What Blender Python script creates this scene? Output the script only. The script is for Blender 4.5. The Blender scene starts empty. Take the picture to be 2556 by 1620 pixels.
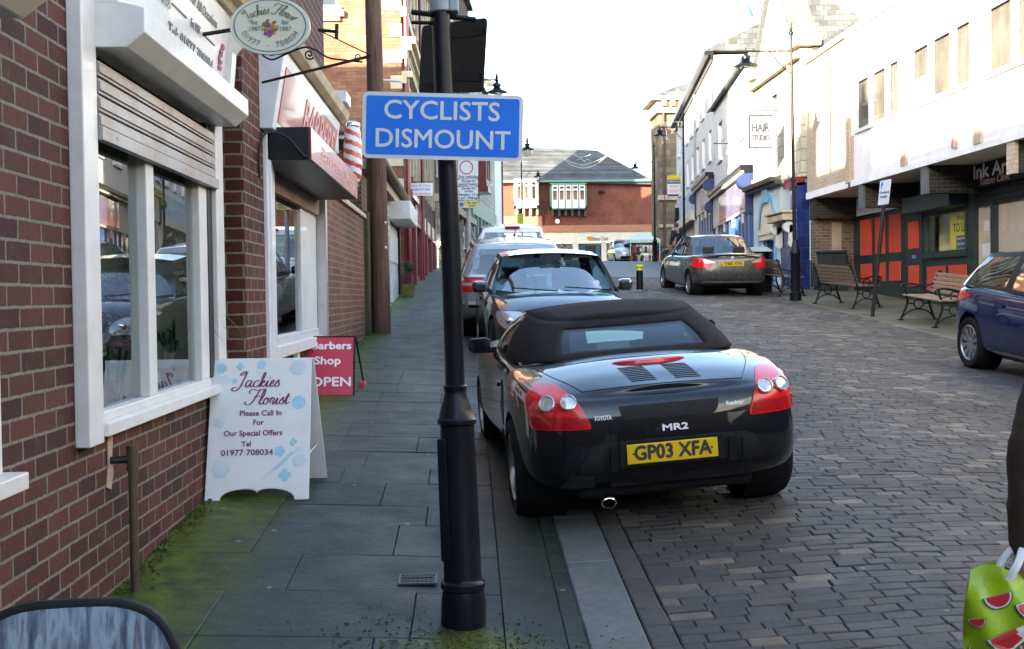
import bpy, bmesh, math, random
from math import sin, cos, tan, pi, radians, atan2, hypot, sqrt
from mathutils import Matrix, Vector, noise
from mathutils.bvhtree import BVHTree
R = random.Random(7)
SC = bpy.context.scene
COL = SC.collection
# ------------------------------------------------------------------ camera
F, CX, CY, HC = 2875.0, 1278.0, 810.0, 1.75        # focal length and centre in photo pixels, eye height
RHO = math.atan(0.013)
_c, _s = cos(RHO), sin(RHO)
_U0 = -107*_c + 70*_s
_UP = 70*_c + 107*_s
YAW = atan2(-_U0, hypot(F, _UP)); PIT = atan2(_UP, F)
FWD = Vector((sin(YAW)*cos(PIT), cos(YAW)*cos(PIT), -sin(PIT)))
RT0 = Vector((cos(YAW), -sin(YAW), 0)); UP0 = RT0.cross(FWD)
RT = RT0*_c - UP0*_s; UPV = UP0*_c + RT0*_s
cam = bpy.data.cameras.new('camera'); camo = bpy.data.objects.new('camera', cam); COL.objects.link(camo)
camo.matrix_world = Matrix(((RT.x, UPV.x, -FWD.x, 0), (RT.y, UPV.y, -FWD.y, 0), (RT.z, UPV.z, -FWD.z, HC), (0, 0, 0, 1)))
cam.sensor_fit = 'HORIZONTAL'; cam.sensor_width = 36; cam.lens = 36*F/2556
cam.clip_start = 0.05; cam.clip_end = 2000
SC.camera = camo
# ------------------------------------------------------------------ light
SUN_AZ, SUN_EL = radians(41), radians(15)           # behind the camera and to its left
w = bpy.data.worlds.new('World'); SC.world = w; w.use_nodes = True
nt = w.node_tree; bg = nt.nodes['Background']
sky = nt.nodes.new('ShaderNodeTexSky'); sky.sky_type = 'NISHITA'; sky.sun_disc = False
sky.sun_elevation = SUN_EL; sky.sun_rotation = pi + SUN_AZ
sky.air_density = 1.0; sky.dust_density = 1.3; sky.ozone_density = 1.0
nt.links.new(sky.outputs[0], bg.inputs[0]); bg.inputs[1].default_value = 0.15
sl = bpy.data.lights.new('sun', 'SUN'); sl.energy = 4.6; sl.angle = radians(0.5); sl.color = (1, .86, .66)
so = bpy.data.objects.new('sun', sl); COL.objects.link(so)
SUNV = Vector((-sin(SUN_AZ)*cos(SUN_EL), -cos(SUN_AZ)*cos(SUN_EL), sin(SUN_EL)))
so.rotation_euler = SUNV.to_track_quat('Z', 'Y').to_euler(); so.location = (0, -20, 30)
SC.view_settings.view_transform = 'Standard'; SC.view_settings.look = 'None'
SC.view_settings.exposure = 2.68; SC.view_settings.gamma = 1.0
SC.cycles.max_bounces = 8; SC.cycles.transparent_max_bounces = 12; SC.cycles.glossy_bounces = 4
SC.cycles.caustics_reflective = False; SC.cycles.caustics_refractive = False
# ------------------------------------------------------------------ photo ray helpers (used to find where things stand)
def ray(x, y):
    u, v = x-CX, y-CY
    return RT0*(u*_c - v*_s) - UP0*(v*_c + u*_s) + FWD*F
def atY(x, y, Y):
    d = ray(x, y); return Vector((0, 0, HC)) + d*(Y/d.y)
def atX(x, y, X):
    d = ray(x, y); return Vector((0, 0, HC)) + d*(X/d.x)
XS = [-4, -1.67, 0, .45, .7, 2, 3, 5, 6.7, 7.45, 9, 60]
ZS = [.06, .04, -.02, -.06, -.06, .01, .01, -.08, -.12, -.12, -.10, -.1]
def interp(x, xs, ys):
    if x <= xs[0]: return ys[0]
    for i in range(len(xs)-1):
        if x <= xs[i+1]:
            t = (x-xs[i])/(xs[i+1]-xs[i]); return ys[i]*(1-t)+ys[i+1]*t
    return ys[-1]
def prof(Y):
    if Y < 30: return .066*Y
    a = min(Y, 80)-30
    return 1.98+.066*a-.5*(.046/50)*a*a + max(0, Y-80)*.02
def gz(X, Y): return prof(Y)+interp(X, XS, ZS)
SLOPE = math.atan(.066)
# ------------------------------------------------------------------ scene helpers
WM = {}
def tag(o, label=None, cat=None, group=None, kind=None):
    if label: o['label'] = label
    if cat: o['category'] = cat
    if group: o['group'] = group
    if kind: o['kind'] = kind
    return o
def empty(name, label, cat, loc, rot=None, group=None):
    o = bpy.data.objects.new(name, None); COL.objects.link(o)
    o.empty_display_size = .2
    M = Matrix.Translation(loc)
    if rot is not None: M = M @ rot
    o.matrix_world = M; WM[o.name] = M
    return tag(o, label, cat, group)
def kids(o): return [c for c in bpy.data.objects if c.parent == o]
def copy_tree(o, parent=None):
    c = o.copy(); COL.objects.link(c)
    if parent: c.parent = parent
    WM[c.name] = WM[o.name]
    for ch in kids(o): copy_tree(ch, c)
    return c
class MB:
    """collects shapes and links them as one mesh"""
    def __init__(s, xf=None):
        s.v = []; s.f = []; s.m = []; s.xf = xf; s.a = []; s.tone = 0.0
    def add(s, vs, fs, m=0):
        b = len(s.v)
        for p in vs:
            p = Vector(p); s.v.append(s.xf @ p if s.xf else p); s.a.append(s.tone)
        for f in fs:
            s.f.append([i+b for i in f]); s.m.append(m)
        return s
    def box(s, x0, x1, y0, y1, z0, z1, m=0):
        vs = [(x, y, z) for z in (z0, z1) for y in (y0, y1) for x in (x0, x1)]
        return s.add(vs, [(0,2,3,1),(4,5,7,6),(0,1,5,4),(2,6,7,3),(0,4,6,2),(1,3,7,5)], m)
    def quad(s, a, b, c, d, m=0): return s.add([a, b, c, d], [(0, 1, 2, 3)], m)
    def prism(s, poly, fn, d0, d1, m=0):
        """extrude polygon; fn(a, b, d) gives the 3-D point"""
        n = len(poly)
        vs = [fn(a, b, d0) for a, b in poly]+[fn(a, b, d1) for a, b in poly]
        fs = [tuple(range(n)), tuple(range(2*n-1, n-1, -1))]+[(i, i+n, (i+1) % n+n, (i+1) % n) for i in range(n)]
        return s.add(vs, fs, m)
    def rings(s, rings, m=0, cap=True, closed=True):
        n = len(rings[0]); vs = [p for r in rings for p in r]; fs = []
        for i in range(len(rings)-1):
            for j in range(n if closed else n-1):
                k = (j+1) % n
                fs.append((i*n+j, i*n+k, (i+1)*n+k, (i+1)*n+j))
        if cap and closed:
            fs.append(tuple(range(n-1, -1, -1))); fs.append(tuple((len(rings)-1)*n+j for j in range(n)))
        return s.add(vs, fs, m)
    def lathe(s, prof_, n=16, o=(0, 0, 0), m=0, ax='z', cap=True):
        o = Vector(o); rs = []
        for r, h in prof_:
            ring = []
            for j in range(n):
                a = 2*pi*j/n; c_, s_ = r*cos(a), r*sin(a)
                p = {'z': (c_, s_, h), 'x': (h, c_, s_), 'y': (s_, h, c_)}[ax]
                ring.append(o+Vector(p))
            rs.append(ring)
        return s.rings(rs, m, cap)
    def cyl(s, p0, p1, r0, r1=None, n=12, m=0, cap=True):
        return s.tube([p0, p1], [r0, r0 if r1 is None else r1], n, m, cap)
    def tube(s, pts, r, n=8, m=0, cap=True):
        pts = [Vector(p) for p in pts]
        if not isinstance(r, (list, tuple)): r = [r]*len(pts)
        rs = []; ref = None
        for i, p in enumerate(pts):
            d = (pts[min(i+1, len(pts)-1)]-pts[max(i-1, 0)])
            if d.length < 1e-9: d = Vector((0, 0, 1))
            d.normalize()
            if ref is None:
                ref = Vector((0, 0, 1)) if abs(d.z) < .9 else Vector((1, 0, 0))
            a = d.cross(ref)
            if a.length < 1e-6: a = d.cross(Vector((.3, 1, .2)))
            a.normalize(); b = a.cross(d).normalized(); ref = b
            rs.append([p+(a*cos(2*pi*j/n)+b*sin(2*pi*j/n))*r[i] for j in range(n)])
        return s.rings(rs, m, cap)
    def ball(s, c, r, n=12, k=8, m=0, sc=(1, 1, 1)):
        c = Vector(c); rs = []
        for i in range(k+1):
            t = pi*i/k; t = min(max(t, .02), pi-.02)
            rs.append([c+Vector((r*sin(t)*cos(2*pi*j/n)*sc[0], r*sin(t)*sin(2*pi*j/n)*sc[1], r*cos(t)*sc[2])) for j in range(n)])
        return s.rings(rs, m)
    def wall(s, u0, u1, z0, z1, n0, n1, ops=(), m=0):
        """slab in local (u, n, z) with rectangular openings"""
        us = sorted({u0, u1, *[min(max(q, u0), u1) for o in ops for q in o[:2]]}); zs = sorted({z0, z1, *[min(max(q, z0), z1) for o in ops for q in o[2:4]]})
        def solid(i, j):
            if i < 0 or j < 0 or i >= len(us)-1 or j >= len(zs)-1: return False
            a, b = (us[i]+us[i+1])/2, (zs[j]+zs[j+1])/2
            return not any(o[0] < a < o[1] and o[2] < b < o[3] for o in ops)
        for i in range(len(us)-1):
            for j in range(len(zs)-1):
                if not solid(i, j): continue
                a, b, c, d = us[i], us[i+1], zs[j], zs[j+1]
                s.quad((a, n1, c), (b, n1, c), (b, n1, d), (a, n1, d), m)
                s.quad((a, n0, c), (a, n0, d), (b, n0, d), (b, n0, c), m)
                if not solid(i-1, j): s.quad((a, n0, c), (a, n1, c), (a, n1, d), (a, n0, d), m)
                if not solid(i+1, j): s.quad((b, n0, c), (b, n0, d), (b, n1, d), (b, n1, c), m)
                if not solid(i, j-1): s.quad((a, n0, c), (b, n0, c), (b, n1, c), (a, n1, c), m)
                if not solid(i, j+1): s.quad((a, n0, d), (a, n1, d), (b, n1, d), (b, n0, d), m)
        return s
    def build(s, name, mats, parent=None, smooth=False, bevel=0, sub=0, attr=None, local=False, merge=True, norm=True, angle=40):
        me = bpy.data.meshes.new(name)
        vs = s.v
        if parent is not None and not local:
            inv = WM[parent.name].inverted(); vs = [inv @ p for p in vs]
        me.from_pydata([tuple(p) for p in vs], [], s.f)
        if not isinstance(mats, (list, tuple)): mats = [mats]
        for m in mats: me.materials.append(m)
        if len(mats) > 1: me.polygons.foreach_set('material_index', s.m)
        if attr:
            at = me.attributes.new(attr, 'FLOAT', 'POINT'); at.data.foreach_set('value', s.a)
        if merge or norm:
            bm = bmesh.new(); bm.from_mesh(me)
            if merge: bmesh.ops.remove_doubles(bm, verts=bm.verts, dist=1e-5)
            if norm: bmesh.ops.recalc_face_normals(bm, faces=bm.faces)
            bm.to_mesh(me); bm.free()
        o = bpy.data.objects.new(name, me); COL.objects.link(o)
        if parent is not None: o.parent = parent; WM[o.name] = WM[parent.name]
        else: WM[o.name] = Matrix.Identity(4)
        if smooth:
            me.polygons.foreach_set('use_smooth', [True]*len(me.polygons))
            if angle: me.set_sharp_from_angle(angle=radians(angle))
        if bevel:
            b = o.modifiers.new('b', 'BEVEL'); b.width = bevel; b.segments = 2; b.limit_method = 'ANGLE'; b.angle_limit = radians(35)
        if sub:
            q = o.modifiers.new('s', 'SUBSURF'); q.levels = sub; q.render_levels = sub
        return o
def build_parts(mb, name, mats, parent=None, **kw):
    """like MB.build, but every piece that stands apart becomes a mesh of its own"""
    key = {}; par = []
    def find(i):
        while par[i] != i: par[i] = par[par[i]]; i = par[i]
        return i
    idx = []
    for p in mb.v:
        k = (round(p.x, 4), round(p.y, 4), round(p.z, 4))
        if k not in key: key[k] = len(par); par.append(len(par))
        idx.append(key[k])
    for f in mb.f:
        a = find(idx[f[0]])
        for q in f[1:]: par[find(idx[q])] = a
    groups = {}
    for fi, f in enumerate(mb.f): groups.setdefault(find(idx[f[0]]), []).append(fi)
    out = []
    for g in groups.values():
        m = MB(); mp = {}
        for fi in g:
            nf = []
            for q in mb.f[fi]:
                if q not in mp: mp[q] = len(m.v); m.v.append(mb.v[q]); m.a.append(mb.a[q])
                nf.append(mp[q])
            m.f.append(nf); m.m.append(mb.m[fi])
        out.append(m.build(name, mats, parent, **kw))
    return out[0]
def frame(o, u, n):
    u = Vector(u).normalized(); n = Vector(n).normalized(); o = Vector(o)
    return Matrix(((u.x, n.x, 0, o.x), (u.y, n.y, 0, o.y), (u.z, n.z, 1, o.z), (0, 0, 0, 1)))
def catmull(pts, k=6, closed=False):
    pts = [Vector(p) for p in pts]; n = len(pts); out = []
    for i in range(n if closed else n-1):
        g = (lambda j: pts[j % n]) if closed else (lambda j: pts[min(max(j, 0), n-1)])
        a, b, c, d = g(i-1), g(i), g(i+1), g(i+2)
        for q in range(k):
            t = q/k
            out.append(.5*((2*b)+(c-a)*t+(2*a-5*b+4*c-d)*t*t+(3*b-a-3*c+d)*t**3))
    if not closed: out.append(pts[-1])
    return out
# ------------------------------------------------------------------ lettering
TS = bpy.data.scenes.new('letters_tmp')
def text_mesh(s, size=1, off=0, ext=.002, shear=0, sx=1, align='CENTER', space=1.0):
    c = bpy.data.curves.new('t', 'FONT'); c.body = s; c.size = size; c.offset = off; c.extrude = ext; c.shear = shear
    c.align_x = align; c.align_y = 'CENTER'; c.resolution_u = 3; c.space_character = space
    o = bpy.data.objects.new('t', c); TS.collection.objects.link(o)
    vl = TS.view_layers[0]; vl.update()
    me = bpy.data.meshes.new_from_object(o.evaluated_get(vl.depsgraph))
    bpy.data.objects.remove(o); bpy.data.curves.remove(c)
    if sx != 1:
        for v in me.vertices: v.co.x *= sx
    return me
def text(s, size, M, mat, parent, off=0, ext=.002, shear=0, sx=1, align='CENTER', name='lettering', space=1.0, width=None):
    """M maps text plane (x right, y up, z out) into the world"""
    me = text_mesh(s, size, 0, ext, shear, sx, align, space)
    if width:
        xs = [v.co.x for v in me.vertices]; k = width/max(1e-6, (max(xs)-min(xs)))
        for v in me.vertices: v.co.x *= k
    if off:                                          # bolder strokes: shifted copies, each a hair further out
        bm = bmesh.new()
        for i, (dx, dy) in enumerate(((0, 0), (off, 0), (-off, 0), (0, off), (0, -off))):
            t = me.copy(); t.transform(Matrix.Translation((dx, dy, .00012*i))); bm.from_mesh(t); bpy.data.meshes.remove(t)
        bm.to_mesh(me); bm.free()
    me.transform(WM[parent.name].inverted() @ M)
    me.name = name; me.materials.clear(); me.materials.append(mat)
    o = bpy.data.objects.new(name, me); COL.objects.link(o); o.parent = parent; WM[o.name] = WM[parent.name]
    return o
def tframe(o, right, up):
    r = Vector(right).normalized(); u = Vector(up).normalized(); n = r.cross(u).normalized(); o = Vector(o)
    return Matrix(((r.x, u.x, n.x, o.x), (r.y, u.y, n.y, o.y), (r.z, u.z, n.z, o.z), (0, 0, 0, 1)))
GLYPH = {   # joined-up hand for the florist's name, strokes in em units
 'J': ([[(.62,.98),(.45,1.0),(.25,.92),(.2,.8),(.32,.78),(.55,.95),(.52,.7),(.42,.3),(.3,-.08),(.08,-.22),(-.12,-.15),(-.05,-.02),(.15,-.02)]], .62),
 'F': ([[(.05,.7),(.0,.85),(.2,.98),(.5,.92),(.95,1.0)], [(.62,.92),(.5,.6),(.36,.2),(.15,.0),(-.1,.06),(-.08,.2)], [(.3,.5),(.55,.52),(.72,.56)]], .72),
 'a': ([[(.34,.4),(.2,.44),(.05,.28),(.06,.06),(.18,.03),(.34,.3),(.36,.42),(.32,.12),(.38,.02),(.5,.12)]], .46),
 'c': ([[(.34,.36),(.22,.44),(.06,.26),(.1,.04),(.25,.03),(.42,.16)]], .38),
 'k': ([[(0,.06),(.22,.6),(.26,.9),(.16,.85),(.08,.0)], [(.1,.2),(.26,.42),(.3,.3),(.14,.22),(.26,.04),(.42,.12)]], .4),
 'i': ([[(0,.12),(.12,.42),(.08,.1),(.14,.02),(.26,.12)], [(.17,.6),(.19,.64)]], .24),
 'e': ([[(0,.12),(.2,.26),(.24,.4),(.14,.42),(.06,.2),(.12,.03),(.34,.14)]], .32),
 's': ([[(0,.1),(.2,.45),(.22,.3),(.28,.12),(.16,.02),(.04,.08)]], .32),
 'l': ([[(0,.12),(.2,.5),(.26,.92),(.16,.88),(.06,.2),(.12,.02),(.26,.12)]], .24),
 'o': ([[(.2,.43),(.06,.28),(.08,.06),(.2,.02),(.32,.2),(.26,.4),(.2,.42),(.3,.34),(.44,.4)]], .42),
 'r': ([[(0,.1),(.1,.45),(.14,.38),(.26,.4),(.2,.1),(.26,.02),(.36,.12)]], .34),
 't': ([[(0,.12),(.18,.7),(.1,.12),(.16,.02),(.3,.14)], [(.02,.46),(.3,.5)]], .28), ' ': ([], .3)}
def script_strokes(s):
    x = 0; out = []
    for ch in s:
        st, adv = GLYPH[ch]
        for k in st: out.append([(x+px+.22*py, py) for px, py in k])
        x += adv
    return out, x
def script(s, width, M, mat, parent, wt=.045, name='lettering', fn=None):
    st, tot = script_strokes(s); k = width/tot; mb = MB()
    for q in st:
        c = catmull([(a, b, 0) for a, b in q], 4); L, Rr = [], []
        for i, p in enumerate(c):
            d = c[min(i+1, len(c)-1)]-c[max(i-1, 0)]
            n = Vector((-d.y, d.x, 0))
            n = n.normalized() if n.length > 1e-9 else Vector((0, 1, 0))
            h = wt*(.55+.75*abs(d.normalized().y if d.length > 1e-9 else 1))
            L.append(p+n*h/2); Rr.append(p-n*h/2)
        vs = []
        for p in L+Rr:
            a, b = (p.x-tot/2)*k, (p.y-.3)*k
            vs.append(M @ Vector(fn(a, b) if fn else (a, b, .002)))
        n = len(L)
        mb.add(vs, [(i, i+1, n+i+1, n+i) for i in range(n-1)])
    return mb.build(name, mat, parent, merge=False, norm=False)
# ------------------------------------------------------------------ materials
def new_mat(name):
    m = bpy.data.materials.new(name); m.use_nodes = True
    nt = m.node_tree; return m, nt, nt.nodes['Principled BSDF']
def N(nt, typ, **kw):
    n = nt.nodes.new(typ)
    for k, v in kw.items():
        if k.startswith('i_'): n.inputs[k[2:].replace('_', ' ')].default_value = v
        else: setattr(n, k, v)
    return n
def pos(nt): return N(nt, 'ShaderNodeNewGeometry').outputs['Position']
def objc(nt): return N(nt, 'ShaderNodeTexCoord').outputs['Object']
def ramp(nt, fac, stops):
    r = N(nt, 'ShaderNodeValToRGB'); e = r.color_ramp.elements
    while len(e) < len(stops): e.new(.5)
    for q, (p, c) in zip(e, stops): q.position = p; q.color = (*c, 1) if len(c) == 3 else c
    nt.links.new(fac, r.inputs[0]); return r.outputs[0]
def mixc(nt, fac, a, b, typ='MIX'):
    m = N(nt, 'ShaderNodeMix', data_type='RGBA', blend_type=typ)
    for i, q in ((0, fac), (6, a), (7, b)):
        if isinstance(q, (int, float)): m.inputs[i].default_value = q
        elif isinstance(q, tuple): m.inputs[i].default_value = (*q, 1) if len(q) == 3 else q
        else: nt.links.new(q, m.inputs[i])
    return m.outputs[2]
def math_(nt, op, a, b=0.0, c=0.0, clamp=False):
    m = N(nt, 'ShaderNodeMath', operation=op, use_clamp=clamp)
    for i, q in enumerate((a, b, c)):
        if isinstance(q, (int, float)): m.inputs[i].default_value = q
        else: nt.links.new(q, m.inputs[i])
    return m.outputs[0]
def noise_(nt, vec, scale, detail=4, rough=.6):
    n = N(nt, 'ShaderNodeTexNoise'); n.inputs['Scale'].default_value = scale; n.inputs['Detail'].default_value = detail; n.inputs['Roughness'].default_value = rough
    nt.links.new(vec, n.inputs['Vector']); return n.outputs['Fac']
def bump_(nt, b, h, dist=.01, st=.5):
    n = N(nt, 'ShaderNodeBump'); n.inputs['Strength'].default_value = st; n.inputs['Distance'].default_value = dist
    nt.links.new(h, n.inputs['Height']); nt.links.new(n.outputs[0], b.inputs['Normal'])
def pm(name, col, rough=.6, metal=0, var=.18, scale=6, bump=0, coat=0, spec=.5, dirt=None, dscale=2.5, damt=.5, obj=True):
    """painted or plain surface with uneven tone, and optional dirt"""
    m, nt, b = new_mat(name)
    v = objc(nt) if obj else pos(nt)
    n1 = noise_(nt, v, scale, 5)
    lo = tuple(c*(1-var) for c in col); hi = tuple(min(1, c*(1+var)) for c in col)
    c = ramp(nt, n1, [(.3, lo), (.7, hi)])
    if dirt:
        f = ramp(nt, noise_(nt, v, dscale, 7, .7), [(.45, (0, 0, 0)), (.75, (damt,)*3)])
        c = mixc(nt, f, c, dirt)
    nt.links.new(c, b.inputs['Base Color'])
    b.inputs['Roughness'].default_value = rough; b.inputs['Metallic'].default_value = metal
    b.inputs['Specular IOR Level'].default_value = spec
    if coat: b.inputs['Coat Weight'].default_value = coat; b.inputs['Coat Roughness'].default_value = .04
    if bump: bump_(nt, b, noise_(nt, v, scale*8, 3), bump, .5)
    return m
def wallvec(nt, sx=1, sz=1, off=0):
    """u runs along the wall whichever way it faces"""
    g = N(nt, 'ShaderNodeNewGeometry'); s = N(nt, 'ShaderNodeSeparateXYZ'); n = N(nt, 'ShaderNodeSeparateXYZ')
    nt.links.new(g.outputs['Position'], s.inputs[0]); nt.links.new(g.outputs['True Normal'], n.inputs[0])
    f = math_(nt, 'GREATER_THAN', math_(nt, 'ABSOLUTE', n.outputs[1]), .6)
    u = math_(nt, 'ADD', math_(nt, 'MULTIPLY', s.outputs[0], f), math_(nt, 'MULTIPLY', s.outputs[1], math_(nt, 'SUBTRACT', 1, f)))
    c = N(nt, 'ShaderNodeCombineXYZ'); nt.links.new(math_(nt, 'ADD', u, off), c.inputs[0]); nt.links.new(s.outputs[2], c.inputs[1])
    return c.outputs[0], g.outputs['Position'], s.outputs[2]
def brick(name, c1, c2, mort, bw=.235, rh=.0825, ms=.011, rough=.85, bump=.006, dark=None, moss=False, off=0, squash=1):
    m, nt, b = new_mat(name)
    v, p, z = wallvec(nt, off=off)
    wv = N(nt, 'ShaderNodeTexNoise'); wv.inputs['Scale'].default_value = 22; wv.inputs['Detail'].default_value = 3; nt.links.new(p, wv.inputs['Vector'])
    ws = N(nt, 'ShaderNodeVectorMath', operation='SCALE'); ws.inputs['Scale'].default_value = .009; wc = N(nt, 'ShaderNodeVectorMath', operation='SUBTRACT'); wc.inputs[1].default_value = (.5, .5, .5)
    nt.links.new(wv.outputs['Color'], wc.inputs[0]); nt.links.new(wc.outputs[0], ws.inputs[0]); wa = N(nt, 'ShaderNodeVectorMath', operation='ADD'); nt.links.new(v, wa.inputs[0]); nt.links.new(ws.outputs[0], wa.inputs[1])
    t = N(nt, 'ShaderNodeTexBrick'); nt.links.new(wa.outputs[0], t.inputs['Vector'])
    t.inputs['Scale'].default_value = 1; t.inputs['Brick Width'].default_value = bw; t.inputs['Row Height'].default_value = rh
    t.inputs['Mortar Size'].default_value = ms; t.inputs['Mortar Smooth'].default_value = .25; t.inputs['Bias'].default_value = 0
    t.inputs['Color1'].default_value = (0, 0, 0, 1); t.inputs['Color2'].default_value = (1, 1, 1, 1); t.inputs['Mortar'].default_value = (0.5,)*3+(1,)
    wob = noise_(nt, p, 14, 3)
    tone = mixc(nt, .35, t.outputs['Color'], wob)
    stops = [(.12, c1), (.55, c2)]
    if dark: stops = [(.1, dark), (.3, c1), (.75, c2)]
    col = ramp(nt, tone, stops)
    fine = ramp(nt, noise_(nt, p, 60, 4, .7), [(.2, (.72,)*3), (.8, (1.25,)*3)])
    col = mixc(nt, 1.0, col, fine, 'MULTIPLY')
    big = ramp(nt, noise_(nt, p, .9, 4), [(.3, (.55,)*3), (.7, (1.2,)*3)])
    col = mixc(nt, .85, col, mixc(nt, 1.0, col, big, 'MULTIPLY'))
    ef = ramp(nt, noise_(nt, p, 3.4, 7, .78), [(.56, (0, 0, 0)), (.76, (.38,)*3)])           # lime bloom and soot
    col = mixc(nt, ef, col, tuple(q*.75 for q in mort))
    so_ = ramp(nt, noise_(nt, p, 2.1, 7, .8), [(.56, (0, 0, 0)), (.74, (.6,)*3)])
    col = mixc(nt, so_, col, tuple(q*.35 for q in c1))
    mc = ramp(nt, noise_(nt, p, 30, 3), [(.3, tuple(q*.75 for q in mort)), (.7, tuple(min(1, q*1.2) for q in mort))])
    col = mixc(nt, t.outputs['Fac'], col, mc)
    if moss:
        f = math_(nt, 'MULTIPLY', noise_(nt, p, 6, 5), math_(nt, 'SUBTRACT', 1.35, math_(nt, 'MULTIPLY', z, 1.6)), clamp=True)
        col = mixc(nt, ramp(nt, f, [(.42, (0, 0, 0)), (.62, (.75,)*3)]), col, (.055, .075, .012))
    nt.links.new(col, b.inputs['Base Color']); b.inputs['Roughness'].default_value = rough
    b.inputs['Specular IOR Level'].default_value = .25
    h = math_(nt, 'ADD', math_(nt, 'MULTIPLY', t.outputs['Fac'], -1), math_(nt, 'MULTIPLY', noise_(nt, p, 45, 4), .5))
    bump_(nt, b, h, bump, .8)
    return m
def glass(name, tint=(.8, .86, .86), ior=1.5, rough=0.0, extra=0.0):
    m, nt, b = new_mat(name); nt.nodes.remove(b)
    out = nt.nodes['Material Output']
    tr = N(nt, 'ShaderNodeBsdfTransparent'); tr.inputs[0].default_value = (*tint, 1)
    gl = N(nt, 'ShaderNodeBsdfGlossy'); gl.inputs['Roughness'].default_value = rough
    fr = N(nt, 'ShaderNodeFresnel'); fr.inputs[0].default_value = ior
    g_ = N(nt, 'ShaderNodeNewGeometry')
    fac = math_(nt, 'MULTIPLY', math_(nt, 'ADD', fr.outputs[0], extra, clamp=True), math_(nt, 'SUBTRACT', 1.0, g_.outputs['Backfacing']))
    mx = N(nt, 'ShaderNodeMixShader'); nt.links.new(fac, mx.inputs[0]); nt.links.new(tr.outputs[0], mx.inputs[1]); nt.links.new(gl.outputs[0], mx.inputs[2])
    nt.links.new(mx.outputs[0], out.inputs[0]); return m
def carpaint(name, col, flake=0.0, rough=.28, coat=1.0):
    m, nt, b = new_mat(name)
    v = objc(nt)
    n1 = noise_(nt, v, 3, 6)
    c = mixc(nt, ramp(nt, n1, [(.4, (0, 0, 0)), (.8, (.07,)*3)]), col, tuple(min(1, q*.8+.006) for q in col))
    nt.links.new(c, b.inputs['Base Color']); b.inputs['Metallic'].default_value = flake
    rr = ramp(nt, noise_(nt, v, 9, 6, .7), [(.3, (rough*.9,)*3), (.75, (rough*1.15,)*3)]); nt.links.new(rr, b.inputs['Roughness'])
    b.inputs['Coat Weight'].default_value = coat; b.inputs['Specular IOR Level'].default_value = .12
    cr = ramp(nt, noise_(nt, v, 14, 6, .75), [(.35, (.015,)*3), (.8, (.04,)*3)]); nt.links.new(cr, b.inputs['Coat Roughness'])
    return m
MT = {}
MT['brick_florist'] = brick('brick_florist', (.074, .028, .024), (.120, .044, .035), (.20, .18, .15), dark=(.040, .026, .029), ms=.0075, moss=True)
MT['brick_pier'] = brick('brick_pier', (.085, .023, .015), (.125, .036, .021), (.19, .175, .14), dark=(.048, .019, .017), off=.1, ms=.0075)
MT['brick_barber'] = brick('brick_barber', (.15, .058, .037), (.21, .085, .055), (.20, .16, .12), dark=(.10, .048, .038), bw=.225, rh=.078)
MT['brick_gable'] = brick('brick_gable', (.27, .125, .075), (.37, .19, .115), (.17, .10, .065), dark=(.21, .095, .06), bw=.24, rh=.08, ms=.008)
MT['brick_far'] = brick('brick_far', (.18, .056, .038), (.225, .074, .048), (.17, .09, .07), bw=.24, rh=.085, ms=.008)
MT['brick_brown'] = brick('brick_brown', (.16, .11, .08), (.21, .155, .115), (.23, .19, .15), dark=(.13, .09, .065), bw=.225, rh=.078)
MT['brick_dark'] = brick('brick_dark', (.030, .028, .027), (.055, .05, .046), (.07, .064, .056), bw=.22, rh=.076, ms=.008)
MT['brick_pale'] = brick('brick_pale', (.52, .40, .29), (.60, .47, .35), (.42, .35, .28), bw=.22, rh=.076, ms=.008)
MT['stone'] = brick('stone', (.20, .155, .10), (.29, .23, .15), (.10, .08, .06), bw=.75, rh=.36, ms=.012, dark=(.12, .095, .065), bump=.012)
MT['stone_pale'] = brick('stone_pale', (.46, .43, .35), (.55, .52, .43), (.2, .18, .14), bw=.5, rh=.3, ms=.012, bump=.008)
MT['stone_trim'] = pm('stone_trim', (.52, .44, .30), .8, var=.2, scale=3, bump=.004, dirt=(.12, .1, .07), obj=False)
MT['white_paint'] = pm('white_paint', (.74, .73, .71), .45, var=.04, scale=3, dirt=(.45, .41, .34), dscale=5, damt=.35, coat=.15, obj=False)
MT['cool_white'] = pm('cool_white', (.70, .73, .76), .4, var=.04, scale=3, dirt=(.45, .43, .38), dscale=4, damt=.3, coat=.2, obj=False)
MT['cream'] = pm('cream', (.68, .64, .55), .5, var=.08, scale=3, dirt=(.35, .3, .22), dscale=4, damt=.4, obj=False)
MT['render_white'] = pm('render_white', (.84, .83, .81), .8, var=.04, scale=1.2, bump=.002, dirt=(.5, .46, .38), dscale=1.5, damt=.35, obj=False)
MT['shutter'] = pm('shutter', (.37, .37, .39), .42, .3, var=.08, scale=4, dirt=(.20, .125, .065), dscale=2.0, damt=.9, obj=False)
MT['alu'] = pm('alu', (.55, .56, .57), .35, .8, var=.1)
MT['black_paint'] = pm('black_paint', (.007, .008, .012), .32, var=.25, scale=10, bump=.0012, coat=.0, spec=.22)
MT['black_matt'] = pm('black_matt', (.009, .010, .012), .6, var=.25, scale=8, spec=.25)
MT['black_iron'] = pm('black_iron', (.011, .011, .012), .5, spec=.3, var=.3, scale=20, bump=.002)
MT['grey_paint'] = pm('grey_paint', (.30, .34, .38), .4, var=.1, scale=5, dirt=(.15, .14, .12))
MT['black_box'] = pm('black_box', (.010, .014, .016), .4, spec=.3, var=.2, scale=4, obj=False, dirt=(.03, .032, .03), damt=.4)
MT['red_gloss'] = pm('red_gloss', (.36, .012, .022), .32, var=.08, scale=3, coat=.3, obj=False, dirt=(.30, .10, .10), damt=.4)
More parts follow.
